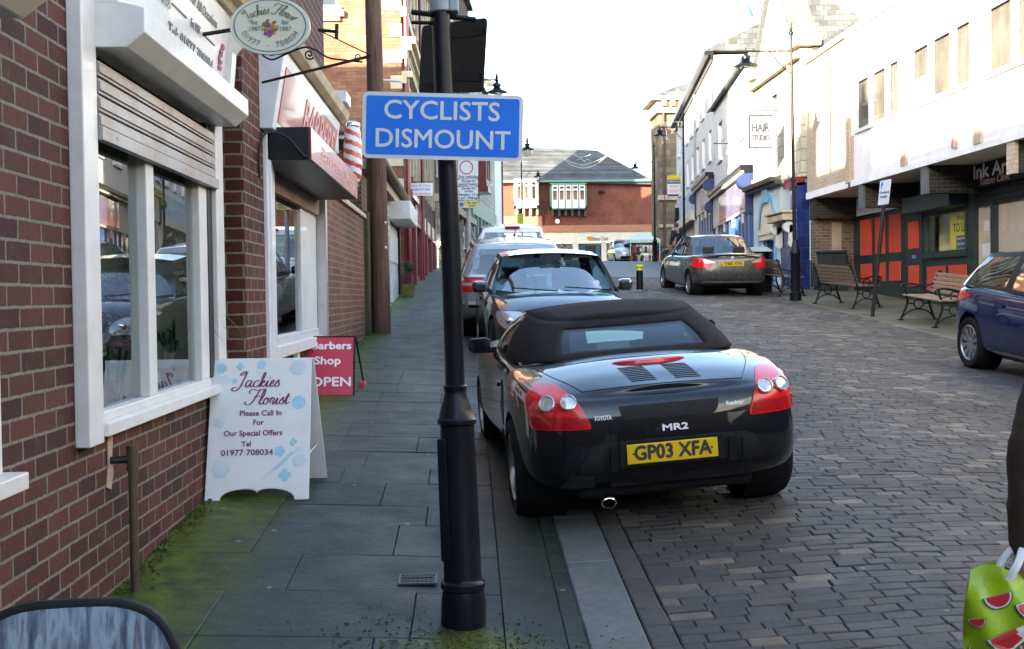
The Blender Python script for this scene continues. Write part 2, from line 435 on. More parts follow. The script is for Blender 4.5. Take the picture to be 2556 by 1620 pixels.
MT['red_sign'] = pm('red_sign', (.52, .035, .075), .45, var=.05, scale=4)
MT['sign_blue'] = pm('sign_blue', (.010, .165, .76), .45, var=.06, scale=3, spec=.25, dirt=(.05, .25, .76), dscale=1.6, damt=.5)
MT['sign_white'] = pm('sign_white', (.62, .66, .68), .4, var=.05, scale=8)
MT['board_white'] = pm('board_white', (.72, .75, .77), .45, var=.03, scale=3, dirt=(.5, .47, .4), dscale=6, damt=.3)
MT['purple_ink'] = pm('purple_ink', (.20, .022, .10), .5, var=.1)
MT['pale_blue_ink'] = pm('pale_blue_ink', (.36, .62, .76), .5, var=.15, scale=12)
MT['faint_blue_ink'] = pm('faint_blue_ink', (.56, .68, .74), .5, var=.08, scale=12)
MT['sign_cream'] = pm('sign_cream', (.56, .58, .48), .4, var=.05, scale=3, obj=False)
MT['ink_grey'] = pm('ink_grey', (.22, .23, .22), .5, var=.15)
MT['ink_dark'] = pm('ink_dark', (.03, .035, .04), .5, var=.15)
MT['ink_blue'] = pm('ink_blue', (.05, .10, .17), .5, var=.15)
MT['ink_olive'] = pm('ink_olive', (.12, .12, .06), .5, var=.15)
MT['white_ink'] = pm('white_ink', (.78, .78, .80), .5, var=.03)
MT['pink_ink'] = pm('pink_ink', (.72, .38, .38), .5, var=.08, obj=False)
MT['pale_red_ink'] = pm('pale_red_ink', (.60, .12, .12), .5, var=.1)
MT['wood_pole'] = None
MT['timber_slat'] = pm('timber_slat', (.13, .088, .055), .6, var=.3, scale=14, bump=.002, dirt=(.12, .105, .08))
MT['granite'] = pm('granite', (.115, .128, .132), .6, var=.22, scale=25, bump=.002, dirt=(.05, .06, .034), dscale=3, damt=.6, obj=False)
MT['slate'] = brick('slate', (.072, .085, .092), (.115, .127, .132), (.045, .045, .05), bw=.3, rh=.2, ms=.006, dark=(.06, .052, .04), bump=.006)
MT['green_paint'] = pm('green_paint', (.12, .24, .19), .5, var=.12)
MT['dark_green'] = pm('dark_green', (.02, .033, .034), .4, var=.2, scale=3, obj=False)
MT['orange_panel'] = pm('orange_panel', (.55, .065, .03), .5, var=.1, scale=4, obj=False)
MT['blue_tile'] = brick('blue_tile', (.012, .022, .11), (.02, .035, .16), (.04, .06, .12), bw=.32, rh=.32, ms=.006, rough=.15, bump=.003)
MT['blue_paint'] = pm('blue_paint', (.025, .09, .26), .35, var=.15, scale=3, obj=False, coat=.4)
MT['blue_light'] = pm('blue_light', (.16, .42, .66), .4, var=.1, scale=3, obj=False)
MT['blue_pale'] = pm('blue_pale', (.50, .62, .70), .5, var=.06, scale=2, obj=False)
MT['sign_violet'] = pm('sign_violet', (.20, .20, .40), .22, var=.3, scale=1.2, obj=False, coat=.6)
MT['maroon'] = pm('maroon', (.16, .014, .025), .35, var=.2, scale=4, obj=False, coat=.4)
MT['mirror'] = pm('mirror', (.10, .12, .14), .06, .9, var=.1)
MT['red_lens'] = pm('red_lens', (.66, .012, .014), .2, var=.15, scale=30, coat=.45, spec=.3)
MT['red_lens_dark'] = pm('red_lens_dark', (.36, .006, .009), .2, var=.25, scale=40, coat=.45, spec=.3)
MT['clear_lens'] = pm('clear_lens', (.55, .56, .56), .1, .4, var=.2, scale=40, coat=1)
MT['amber'] = pm('amber', (.6, .22, .03), .15, var=.15, scale=40, coat=1)
MT['chrome'] = pm('chrome', (.75, .76, .77), .12, 1, var=.05)
MT['rubber'] = pm('rubber', (.008, .008, .009), .8, spec=.2, var=.25, scale=20, bump=.002, dirt=(.022, .021, .019), damt=.4)
MT['alloy'] = pm('alloy', (.42, .43, .44), .3, .85, var=.15, scale=15, dirt=(.10, .085, .07), damt=.5)
MT['plate_yellow'] = pm('plate_yellow', (.75, .50, .008), .35, var=.05, scale=10)
MT['plate_white'] = pm('plate_white', (.7, .7, .66), .35, var=.05)
MT['plastic_dark'] = pm('plastic_dark', (.008, .008, .009), .5, spec=.25, var=.2, scale=30, bump=.001)
MT['cloth_top'] = pm('cloth_top', (.0165, .0145, .0145), .88, var=.22, scale=12, bump=.0015, spec=.15)
MT['seat'] = pm('seat', (.02, .021, .024), .75, var=.2)
MT['glass_shop'] = glass('glass_shop', (.80, .86, .84), 1.6, extra=.18)
MT['glass_car'] = glass('glass_car', (.45, .53, .53), 1.5, extra=.15)
MT['glass_clear'] = glass('glass_clear', (.97, .98, .97), 1.45, extra=.0)
MT['glass_rear'] = glass('glass_rear', (.20, .25, .26), 1.5, extra=.05)
MT['glass_screen'] = glass('glass_screen', (.5, .6, .62), 1.5, extra=.32)
MT['glass_dark'] = pm('glass_dark', (.02, .024, .028), .06, var=.3, scale=1.2, coat=1, obj=False)
MT['glass_lamp'] = glass('glass_lamp', (.9, .92, .9), 1.45, extra=.08)
MT['room'] = pm('room', (.74, .70, .48), .9, var=.3, scale=2, obj=False)
MT['room_beige'] = pm('room_beige', (.62, .52, .40), .9, var=.15, scale=1, obj=False)
MT['yellow_board'] = pm('yellow_board', (.72, .58, .02), .5, var=.05, scale=3)
MT['navy'] = pm('navy', (.012, .03, .12), .5, var=.12)
MT['terracotta'] = pm('terracotta', (.30, .11, .055), .8, var=.15)
MT['leaf'] = pm('leaf', (.025, .075, .02), .55, var=.5, scale=18)
MT['leaf_lime'] = pm('leaf_lime', (.09, .14, .02), .6, var=.4, scale=18)
MT['petal'] = pm('petal', (.50, .16, .26), .6, var=.35, scale=12)
MT['petal_white'] = pm('petal_white', (.6, .52, .54), .6, var=.2, scale=12)
MT['skin'] = pm('skin', (.45, .26, .19), .55, var=.08, scale=10)
MT['coat_navy'] = pm('coat_navy', (.015, .018, .035), .85, var=.25, scale=10)
MT['coat_brown'] = pm('coat_brown', (.055, .034, .022), .9, var=.25, scale=16, bump=.004)
MT['trouser'] = pm('trouser', (.06, .055, .05), .85, var=.2, scale=12)
MT['hair_grey'] = pm('hair_grey', (.22, .2, .18), .8, var=.25, scale=30)
MT['hair_dark'] = pm('hair_dark', (.05, .03, .02), .7, var=.25, scale=30)
MT['light_wire'] = pm('light_wire', (.62, .56, .46), .5, var=.1)
def wood_pole():
    m, nt, b = new_mat('wood_pole'); v = objc(nt)
    mp = N(nt, 'ShaderNodeMapping'); mp.inputs['Scale'].default_value = (14, 14, .8); nt.links.new(v, mp.inputs[0])
    n1 = noise_(nt, mp.outputs[0], 2.2, 6, .65)
    c = ramp(nt, n1, [(.3, (.05, .026, .018)), (.55, (.13, .065, .042)), (.8, (.2, .11, .07))])
    c = mixc(nt, ramp(nt, noise_(nt, v, 2, 5), [(.45, (0, 0, 0)), (.8, (.6,)*3)]), c, (.04, .026, .022))
    nt.links.new(c, b.inputs['Base Color']); b.inputs['Roughness'].default_value = .8
    bump_(nt, b, n1, .012, .8); return m
MT['wood_pole'] = wood_pole()
def ground_mat(name, stops, rough, mossf=None, tone='tone', speck=None, fine=70):
    m, nt, b = new_mat(name); p = pos(nt)
    at = N(nt, 'ShaderNodeAttribute'); at.attribute_name = tone
    n1 = noise_(nt, p, 7, 6, .7)
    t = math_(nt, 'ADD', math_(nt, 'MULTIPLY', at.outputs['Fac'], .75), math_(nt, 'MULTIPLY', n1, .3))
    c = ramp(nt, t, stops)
    fn = ramp(nt, noise_(nt, p, fine, 4, .7), [(.25, (.7,)*3), (.75, (1.28,)*3)])
    c = mixc(nt, 1.0, c, fn, 'MULTIPLY')
    bg_ = ramp(nt, noise_(nt, p, .8, 5), [(.3, (.62,)*3), (.7, (1.22,)*3)])
    c = mixc(nt, 1.0, c, bg_, 'MULTIPLY')
    if mossf: c = mossf(nt, p, c)
    nt.links.new(c, b.inputs['Base Color'])
    rr = ramp(nt, noise_(nt, p, 3, 6, .7), [(.3, (rough-.10,)*3), (.75, (rough+.16,)*3)]); nt.links.new(rr, b.inputs['Roughness'])
    b.inputs['Specular IOR Level'].default_value = .35
    bump_(nt, b, math_(nt, 'ADD', noise_(nt, p, fine*.7, 5, .7), math_(nt, 'MULTIPLY', noise_(nt, p, 9, 4), 1.5)), .006, .6)
    return m
def moss_left(nt, p, c):
    s = N(nt, 'ShaderNodeSeparateXYZ'); nt.links.new(p, s.inputs[0])
    wallf = math_(nt, 'MULTIPLY', math_(nt, 'SUBTRACT', -.75, s.outputs[0]), 1.15, clamp=True)         # thick along the foot of the wall
    polef = math_(nt, 'SUBTRACT', 1.0, math_(nt, 'MULTIPLY', math_(nt, 'ADD', math_(nt, 'ABSOLUTE', math_(nt, 'ADD', s.outputs[0], -.02)), math_(nt, 'MULTIPLY', math_(nt, 'ABSOLUTE', math_(nt, 'SUBTRACT', s.outputs[1], 4.75)), 1.2)), 1.7), clamp=True)
    n1 = noise_(nt, p, 2.6, 7, .7)
    f = math_(nt, 'MULTIPLY', math_(nt, 'MAXIMUM', wallf, math_(nt, 'MULTIPLY', polef, .95)), math_(nt, 'ADD', n1, .45))
    f = ramp(nt, f, [(.24, (0, 0, 0)), (.72, (.95,)*3)])
    mc = ramp(nt, noise_(nt, p, 9, 5), [(.3, (.024, .038, .005)), (.7, (.115, .14, .006))])
    c = mixc(nt, f, c, mc)
    v = N(nt, 'ShaderNodeTexVoronoi'); v.inputs['Scale'].default_value = 4.2; nt.links.new(p, v.inputs['Vector'])     # trodden gum
    g = ramp(nt, math_(nt, 'ADD', v.outputs['Distance'], math_(nt, 'MULTIPLY', noise_(nt, p, 40, 2), .03)), [(.07, (.9,)*3), (.09, (0, 0, 0))])
    sep = N(nt, 'ShaderNodeSeparateColor'); nt.links.new(v.outputs['Color'], sep.inputs[0])
    g2 = math_(nt, 'MULTIPLY', g, math_(nt, 'GREATER_THAN', sep.outputs[0], .3))
    return mixc(nt, g2, c, (.24, .26, .25))
def road_marks(nt, p, c):
    v = N(nt, 'ShaderNodeTexVoronoi'); v.inputs['Scale'].default_value = 1.7; nt.links.new(p, v.inputs['Vector'])
    g = ramp(nt, math_(nt, 'ADD', v.outputs['Distance'], math_(nt, 'MULTIPLY', noise_(nt, p, 30, 2), .03)), [(.04, (.8,)*3), (.055, (0, 0, 0))])
    c = mixc(nt, g, c, (.26, .25, .24))
    s = ramp(nt, noise_(nt, p, 1.1, 7, .75), [(.52, (0, 0, 0)), (.72, (.55,)*3)])           # oil and damp
    c = mixc(nt, s, c, (.030, .031, .032))
    s = ramp(nt, noise_(nt, p, 2.3, 6, .8), [(.60, (0, 0, 0)), (.78, (.4,)*3)])
    return mixc(nt, s, c, (.060, .066, .040))
def moss_right(nt, p, c):
    n1 = noise_(nt, p, 1.6, 7, .7)
    f = ramp(nt, n1, [(.42, (0, 0, 0)), (.66, (.9,)*3)])
    return mixc(nt, f, c, (.075, .085, .016))
MT['setts'] = ground_mat('setts', [(.08, (.037, .037, .037)), (.4, (.061, .059, .056)), (.72, (.092, .082, .073)), (.9, (.155, .125, .10)), (1.0, (.23, .18, .14))], .68, road_marks)
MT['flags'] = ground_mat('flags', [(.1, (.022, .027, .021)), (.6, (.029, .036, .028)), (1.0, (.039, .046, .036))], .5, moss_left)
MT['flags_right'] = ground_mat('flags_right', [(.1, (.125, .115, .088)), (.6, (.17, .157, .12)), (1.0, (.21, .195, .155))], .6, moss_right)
MT['joint'] = pm('joint', (.022, .023, .019), .85, var=.4, scale=12, bump=.004, obj=False)
MT['asphalt'] = pm('asphalt', (.075, .078, .082), .6, var=.2, scale=20, bump=.004, obj=False, dirt=(.1, .095, .085), dscale=.5)
# ------------------------------------------------------------------ ground, road, pavements
def sheet(name, xs, ys, mat, dz=0.0, kind='structure', bendx=0):
    mb = MB(); nx = len(xs); vs = []
    for y in ys:
        for x in xs:
            xx = x+bendx*max(0, y-36); vs.append((xx, y, gz(x, y)+dz))
    fs = [(j*nx+i, j*nx+i+1, (j+1)*nx+i+1, (j+1)*nx+i) for j in range(len(ys)-1) for i in range(nx-1)]
    mb.add(vs, fs); o = mb.build(name, mat, smooth=True, angle=0); return tag(o, kind=kind)
def lin(a, b, n): return [a+(b-a)*i/n for i in range(n+1)]
YG = lin(-40, 0, 4)+lin(1, 60, 59)+lin(62, 120, 29)+[160, 250, 600]
sheet('ground', [-400, -60, -20, -8, -4, -1.67, 0, .45, .7, 2, 3, 5, 6.7, 7.45, 9, 14, 30, 80, 400], YG, MT['joint'], -.055)
sheet('road', [.47, .7, 2, 3, 5, 6.7, 7.45], lin(36, 60, 24)+lin(62, 120, 29), MT['asphalt'], -.004, bendx=.1)
def stones(name, mat, rows, inset=.007, h=.05, jit=.004, dz=0):
    """one low block per stone; rows = [(x0, x1, y0, y1, tone)]"""
    mb = MB()
    for x0, x1, y0, y1, tone in rows:
        mb.tone = tone
        g = .002
        x0 += g; x1 -= g; y0 += g; y1 -= g
        tx, ty, tz = R.uniform(-1, 1)*jit, R.uniform(-1, 1)*jit, R.uniform(-1, 1)*jit+dz
        cx, cy = (x0+x1)/2, (y0+y1)/2
        lo, mid, hi = [], [], []
        for sx, sy in ((0, 0), (1, 0), (1, 1), (0, 1)):
            x = x1 if sx else x0; y = y1 if sy else y0
            z = gz(cx, cy)+.066*(y-cy)+tz+tx*(1 if sx else -1)+ty*(1 if sy else -1)+(gz(x, cy)-gz(cx, cy))
            lo.append((x, y, z-h)); mid.append((x, y, z-inset*.8))
            hi.append((x+(-inset if sx else inset), y+(-inset if sy else inset), z))
        mb.rings([lo, mid, hi], cap=False); n = len(mb.v)
        mb.f.append([n-4, n-3, n-2, n-1]); mb.m.append(0)
    o = mb.build(name, mat, attr='tone', merge=False); return tag(o, kind='structure')
rows = []
y = 1.6; k = 0
while y < 36.4:
    rh = .094+R.uniform(-.005, .005); x = .89+R.uniform(0, .04); xe = 7.27
    x0 = .88
    first = True
    while x0 < xe:
        ln = R.uniform(.14, .24) if not first else R.uniform(.08, .24)
        first = False
        x1 = min(xe, x0+ln)
        if xe-x1 < .07: x1 = xe
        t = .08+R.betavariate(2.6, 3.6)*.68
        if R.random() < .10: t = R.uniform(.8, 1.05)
        if x0 > 3.2: t = min(1.1, t+.085*min(3, x0-2.4))  # setts paler toward the right, standing in for light off the facades
        rows.append((x0, x1, y, y+rh, t)); x0 = x1
    y += rh
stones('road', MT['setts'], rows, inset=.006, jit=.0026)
rows = []; y = 1.6
while y < 36:                                     # single course of setts beside the channel
    ln = R.uniform(.2, .27); rows.append((.752, .878, y, y+ln, R.uniform(.25, .75))); y += ln
stones('road', MT['setts'], rows, inset=.007, jit=.003)
rows = []; y = 1.4
while y < 60:
    ln = R.uniform(.85, 1.0); rows.append((.489, .75, y, y+ln, R.uniform(.3, .9))); y += ln
stones('kerb', MT['granite'], rows, inset=.008, jit=.003)
rows = []; y = 1.4; k = 0
while y < 62:                                     # left pavement: flags laid across, then a narrower edge course
    d = R.choice((.6, .6, .45, .6)); x0 = -1.67; off = R.choice((.5, .9, .65, .78)) 
    x1 = -1.67+off
    while x0 < .125:
        x1 = min(.132, x1)
        if .132-x1 < .2: x1 = .132
        rows.append((x0, x1, y, y+d, R.uniform(.15, .9))); x0 = x1; x1 = x0+R.choice((.6, .9, .75))
    y += d
y = 1.4
while y < 62:
    d = R.uniform(.42, .62); rows.append((.132, .40, y, y+d, R.uniform(.1, .8))); y += d
y = 1.4
while y < 40:
    d = R.uniform(.2, .25); rows.append((.40, .488, y, y+d, R.uniform(.2, .9))); y += d
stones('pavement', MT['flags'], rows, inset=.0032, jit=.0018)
rows = []; y = 8
while y < 64:
    ln = R.uniform(.85, 1.0); b = .1*max(0, y-36); rows.append((7.28+b, 7.44+b, y, y+ln, R.uniform(.6, 1))); y += ln
stones('kerb', MT['flags_right'], rows, inset=.006, jit=.003)
rows = []; y = 6
while y < 70:
    d = .6; x0 = 7.45+.1*max(0, y-36); x1 = x0+R.choice((.45, .6, .75))
    while x0 < 11.5+.1*max(0, y-36):
        rows.append((x0, x1, y, y+d, R.uniform(.1, .8))); x0 = x1; x1 = x0+R.choice((.6, .9, .75))
    y += d
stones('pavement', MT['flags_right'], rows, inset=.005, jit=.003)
mb = MB()                                          # moss and weeds in the wall foot and round the post
for i in range(2600):
    if i < 1900: x, y = -1.665+abs(R.gauss(0, .05)), R.uniform(3.2, 17)
    else: x, y = R.gauss(-.05, .28), 5.0+R.gauss(-.22, .16)
    if i >= 1900 and hypot(x+.05, y-5.05) < .12: continue
    z = gz(x, y)+.001; h = R.uniform(.004, .022) if i < 1900 else R.uniform(.003, .009)
    a = R.uniform(0, 6.28); d = Vector((cos(a), sin(a), 0))*R.uniform(.004, .012); p = Vector((x, y, z))
    mb.add([p-d, p+d, p+d*.4+Vector((R.gauss(0, .006), R.gauss(0, .006), h)), p-d*.4+Vector((R.gauss(0, .006), 0, h*.8))], [(0, 1, 2, 3)])
tag(mb.build('moss', pm('moss', (.055, .07, .010), .9, var=.5, scale=30, obj=False), merge=False, norm=False), 'green moss tufts along the foot of the florist wall and post', 'moss', kind='stuff')
def cover(c, w, d, label, rot=0):
    root = empty('access_cover', label, 'cover', (c[0], c[1], gz(*c)+.003), Matrix.Rotation(SLOPE, 4, 'X') @ Matrix.Rotation(rot, 4, 'Z'))
    mb = MB(); mb.wall(-w/2, w/2, -d/2, d/2, 0, .008, [(-w/2+.012, w/2-.012, -d/2+.012, d/2-.012)])
    mb.v = [Vector((p.x, p.z, p.y)) for p in mb.v]
    mb.build('frame', MT['granite'], root, local=True)
    mb = MB(); mb.box(-w/2+.014, w/2-.014, -d/2+.014, d/2-.014, -.002, .005)
    n = 7
    for i in range(n):
        a = -w/2+.02+(w-.04)*i/n; mb.box(a+.003, a+(w-.04)/n-.004, -d/2+.02, -.01, .005, .009); mb.box(a+.003, a+(w-.04)/n-.004, .01, d/2-.02, .005, .009)
    mb.build('lid', MT['black_iron'], root, local=True)
cover((-.27, 5.63), .19, .15, 'small ribbed square access cover set in the mossy flags left of the black post')
# ------------------------------------------------------------------ left side: the florist's
FL = frame((0, 0, 0), (0, 1, 0), (1, 0, 0))        # local (along the street, out from the wall, up)
sh = empty('florist_shop', 'dark red brick florist shop with white window frame and half lowered roller shutter', 'shop', (-1.67, 5.5, .36))
mb = MB(FL); mb.wall(-4, 7.8, -.5, 6.6, -4.5, -1.67, [(5.1, 7.4, 1.2, 2.85), (1.4, 3.95, 1.2, 2.6)], 0)
mb.v = [Vector((max(p.x, -2.0), p.y, p.z)) for p in mb.v]
mb.build('wall', MT['brick_florist'], sh)
mb = MB(); mb.prism([(-10, 6.61), (-1.5, 6.61), (-1.5, 6.72), (-6, 10.4)], lambda a, b, d: (a, d, b), -4, 7.8)
mb.build('roof', MT['slate'], sh)
mb = MB()                                           # window frame with posts, jambs, mullion, sill
mb.box(-1.67, -1.605, 4.91, 5.10, 1.13, 3.62)
mb.box(-1.67, -1.600, 7.42, 7.64, .95, 2.90)
mb.box(-1.70, -1.585, 5.10, 7.42, 1.155, 1.215)
mb.box(-1.69, -1.625, 5.10, 7.30, 1.215, 1.26)
mb.box(-1.70, -1.63, 5.10, 5.15, 1.26, 2.80)
mb.box(-1.70, -1.635, 7.10, 7.30, 1.26, 2.80)
mb.box(-1.72, -1.63, 5.93, 6.07, 1.26, 2.80)
fr = mb.build('window_frame', MT['white_paint'], sh, bevel=.006)
mb = MB(); mb.box(-1.684, -1.678, 5.14, 5.94, 1.25, 2.8); mb.box(-1.684, -1.678, 6.06, 7.12, 1.25, 2.8)
mb.build('pane', MT['glass_shop'], fr)
mb = MB(); mb.box(-1.66, -1.63, 7.30, 7.42, 1.26, 2.86); mb.build('shutter_guide', MT['black_box'], sh)
mb = MB()                                           # roller shutter curtain, slatted
z = 2.80
while z > 2.50:
    mb.box(-1.615, -1.60, 5.105, 7.36, z-.066, z); mb.box(-1.60, -1.592, 5.105, 7.36, z-.052, z-.012); z -= .076
mb.box(-1.625, -1.585, 5.105, 7.44, 2.455, 2.515)
for q in lin(5.3, 7.2, 3): mb.box(-1.586, -1.582, q, q+.03, 2.48, 2.495)
mb.build('roller_shutter', MT['shutter'], sh, bevel=.004)
mb = MB()                                           # shutter housing and sign fascia
mb.prism([(-1.67, 2.855), (-1.475, 2.855), (-1.395, 2.92), (-1.395, 3.025), (-1.48, 3.05), (-1.67, 3.05)], lambda a, b, d: (a, d, b), 5.10, 7.46)
fa = mb.build('shutter_housing', MT['white_paint'], sh, bevel=.005)
mb = MB(); mb.prism([(-1.67, 3.05), (-1.51, 3.05), (-1.45, 3.50), (-1.67, 3.55)], lambda a, b, d: (a, d, b), 5.10, 7.22)
sg = mb.build('fascia_sign', MT['white_paint'], sh)
mb = MB(); prof_c = [(-1.67, 3.50), (-1.42, 3.50), (-1.40, 3.54), (-1.35, 3.55), (-1.33, 3.60), (-1.27, 3.62), (-1.27, 3.67), (-1.67, 3.73)]
mb.prism(prof_c, lambda a, b, d: (a, d, b), 5.05, 7.40); mb.build('cornice', MT['stone_trim'], sh, bevel=.004)
mb = MB()                                           # scrolled bracket at the end of the fascia
mb.prism([(-1.67, 3.05), (-1.46, 3.05), (-1.44, 3.28), (-1.36, 3.38), (-1.30, 3.52), (-1.67, 3.52)], lambda a, b, d: (a, d, b), 7.22, 7.34)
mb.tube([(-1.38, 7.21, 3.43), (-1.38, 7.35, 3.43)], .04, 12); mb.build('bracket', MT['white_paint'], sh, bevel=.004)
def fas(y, z):                                      # a point on the leaning fascia face
    t = (z-3.05)/.45; return Vector((-1.51+.06*t+.004, y, z))
TF = tframe((0, 0, 0), (0, 1, 0), (.06, 0, .45))
def on_f(y, z): return Matrix.Translation(fas(y, z)) @ TF.to_3x3().to_4x4()
script('Jackies Florist', .95, on_f(5.42, 3.26), MT['ink_olive'], sh, .05)
text('Flowers For All Occasions', .075, on_f(6.42, 3.37), MT['ink_grey'], sh, width=.95)
text('Est 1987', .06, on_f(6.42, 3.25), MT['ink_grey'], sh)
text('Tel: 01977 708034', .085, on_f(6.40, 3.125), MT['ink_grey'], sh, width=1.0, off=.0015)
mb = MB()
for a, b in ((5.92, 6.22), (6.62, 6.9)): mb.box(-1.484, -1.476, a, b, 3.247, 3.255)
mb.build('rule', MT['ink_grey'], sg); mb = MB()
for i in range(14):
    p = fas(7.06+R.uniform(-.04, .04), 3.13+R.uniform(0, .16)); mb.ball(p, R.uniform(.008, .018), 6, 4)
mb.build('ornament', MT['petal'], sg)
mb = MB(); mb.box(-3.8, -1.90, 4.6, 7.75, 1.10, 1.16); mb.build('window_ledge', MT['cream'], sh)
mb = MB(); mb.box(-3.8, -3.75, 4.6, 7.75, 1.16, 3.0); mb.box(-3.8, -2.0, 7.70, 7.75, 1.16, 3.0); mb.box(-3.8, -2.0, 4.6, 7.75, 3.0, 3.05); mb.box(-3.8, -2.0, 4.6, 4.65, 1.16, 3.0)
mb.build('inner_wall', MT['room'], sh)
mb = MB(); mb.box(-1.80, -1.78, 4.8, 7.7, 2.30, 2.8); mb.build('pelmet', MT['leaf_lime'] if 0 else pm('olive', (.30, .26, .05), .7), sh)
mb = MB()
for q in (7.36, 7.44, 7.52, 7.60): mb.box(-2.02, -1.74, q-.035, q+.035, 1.2, 2.8)
mb.build('curtain', MT['cream'], sh, bevel=.02)
# the neighbouring shopfront at the picture's left edge
nb = empty('window_bay', 'white window frame and sill at the left edge, under a brown boxed fascia', 'window', (-1.67, 3.9, .3))
mb = MB(); mb.box(-1.67, -1.60, 3.88, 3.985, 1.16, 2.62); mb.box(-1.66, -1.61, 1.4, 3.88, 1.2, 1.26); mb.box(-1.66, -1.61, 2.55, 2.63, 1.2, 2.6); mb.build('frame', MT['white_paint'], nb, bevel=.005)
mb = MB(); mb.box(-1.69, -1.54, 1.4, 4.06, 1.10, 1.16); mb.build('sill', MT['white_paint'], nb, bevel=.006)
mb = MB(); mb.box(-1.65, -1.64, 1.4, 3.88, 1.2, 2.6); mb.build('pane', MT['glass_dark'], nb)
mb = MB(); mb.prism([(-1.668, 2.64), (-1.36, 2.62), (-1.28, 2.68), (-1.28, 3.1), (-1.668, 3.2)], lambda a, b, d: (a, d, b), 1.0, 3.62); mb.build('fascia', MT['cream'], nb, bevel=.006)
mb = MB(); mb.box(-1.668, -1.57, 3.63, 3.80, 2.60, 2.66); mb.build('bracket', MT['white_paint'], nb, bevel=.004)
mb = MB(); mb.box(-2.30, -2.26, 4.66, 7.69, 1.16, 2.98); mb.build('bright_back_panel', pm('bright_back_panel', (.80, .79, .72), .9, var=.12, scale=2, obj=False), sh)  # off-white panel added behind the window to catch light and brighten the inside
tb = empty('brick_building', 'plain brick terrace continuing the florist row behind the camera', 'building', (-1.67, -10, -1))
mb = MB(); mb.box(-10, -1.67, -26, -4.01, -3, 6.6); mb.build('wall', MT['brick_florist'], tb)
mb = MB(); mb.prism([(-10, 6.61), (-1.5, 6.61), (-6, 10.4)], lambda a, b, d: (a, d, b), -26, -4.01); mb.build('roof', MT['slate'], tb)
eb0 = empty('brick_building', 'plain brick building closing the street behind the camera', 'building', (5, -32, -2))  # added out of view; keeps the bright horizon out of car reflections
mb = MB(); mb.box(-9.9, 24, -42, -32, -5, 7.5); mb.build('wall', MT['brick_pier'], eb0)
mb = MB(); mb.prism([(-42, 7.51), (-31.7, 7.51), (-37, 10.5)], lambda a, b, d: (d, a, b), -9.9, 24); mb.build('roof', MT['slate'], eb0)
# flowers behind the glass
def bouquet(c, r, n, mats, label, name='flower_bouquet', stems=True):
    root = empty(name, label, 'flowers', c)
    mb = MB()
    for i in range(n):
        a = R.uniform(0, 2*pi); e = R.uniform(-.3, 1); q = r*R.uniform(.5, 1)
        p = Vector(c)+Vector((q*cos(a)*cos(e), q*1.3*sin(a)*cos(e), .45+q*sin(e)*1.5))
        for k in range(6):
            d = Vector((R.gauss(0, 1), R.gauss(0, 1), R.gauss(0, 1))).normalized()*.045
            s_ = Vector((R.gauss(0, 1), R.gauss(0, 1), R.gauss(0, 1))).normalized()*.03
            mb.add([p, p+d+s_, p+d*1.8, p+d-s_], [(0, 1, 2, 3)], R.randrange(len(mats)))
    mb.build('bloom', mats, root, merge=False, norm=False)
    mb = MB()
    for i in range(10):
        a = 2*pi*i/10; mb.tube([Vector(c)+Vector((.05*cos(a), .05*sin(a), .05)), Vector(c)+Vector((.12*cos(a), .12*sin(a), .45))], .006, 5)
    mb.build('stem', MT['leaf'], root)
    mb = MB(); mb.lathe([(.06, 0), (.08, .1), (.11, .26), (.10, .27)], 12, c); mb.build('vase', MT['glass_shop'], root, smooth=True)
bouquet((-1.90, 6.12, 1.16), .2, 320, [MT['petal'], MT['petal_white'], MT['petal'], MT['leaf']], 'pink and white flower bouquet in the left pane of the white shop window')
def spiky(c, n, h, mat, name, label, cat='plant', pot=True):
    root = empty(name, label, cat, c); mb = MB(); c = Vector(c)
    for i in range(n):
        a = R.uniform(0, 2*pi); l = h*R.uniform(.6, 1.1); w_ = .012
        d = Vector((cos(a), sin(a), 0)); s_ = Vector((-sin(a), cos(a), 0))*w_
        P = [c+Vector((0, 0, .15)), c+d*l*.35+Vector((0, 0, .15+l*.7)), c+d*l*.75+Vector((0, 0, .15+l*.75)), c+d*l*1.05+Vector((0, 0, .15+l*.45))]
        for i_ in range(3):
            k0, k1 = 1-i_/3.2, 1-(i_+1)/3.2
            mb.add([P[i_]-s_*k0, P[i_]+s_*k0, P[i_+1]+s_*k1, P[i_+1]-s_*k1], [(0, 1, 2, 3)])
    mb.build('leaves', mat, root, merge=False, norm=False)
    if pot:
        mb = MB(); mb.lathe([(.07, 0), (.10, .15), (.11, .15), (.11, .17), (.08, .17)], 14, c); mb.build('pot', MT['terracotta'], root, smooth=True)
spiky((-1.88, 7.38, 1.16), 26, .42, MT['leaf'], 'potted_plant', 'spiky arching houseplant in the right pane of the white shop window')
spiky((-1.95, 6.1, 1.16), 60, .2, MT['leaf_lime'], 'potted_plant', 'low lime green plant at the bottom of the left window pane', pot=True)
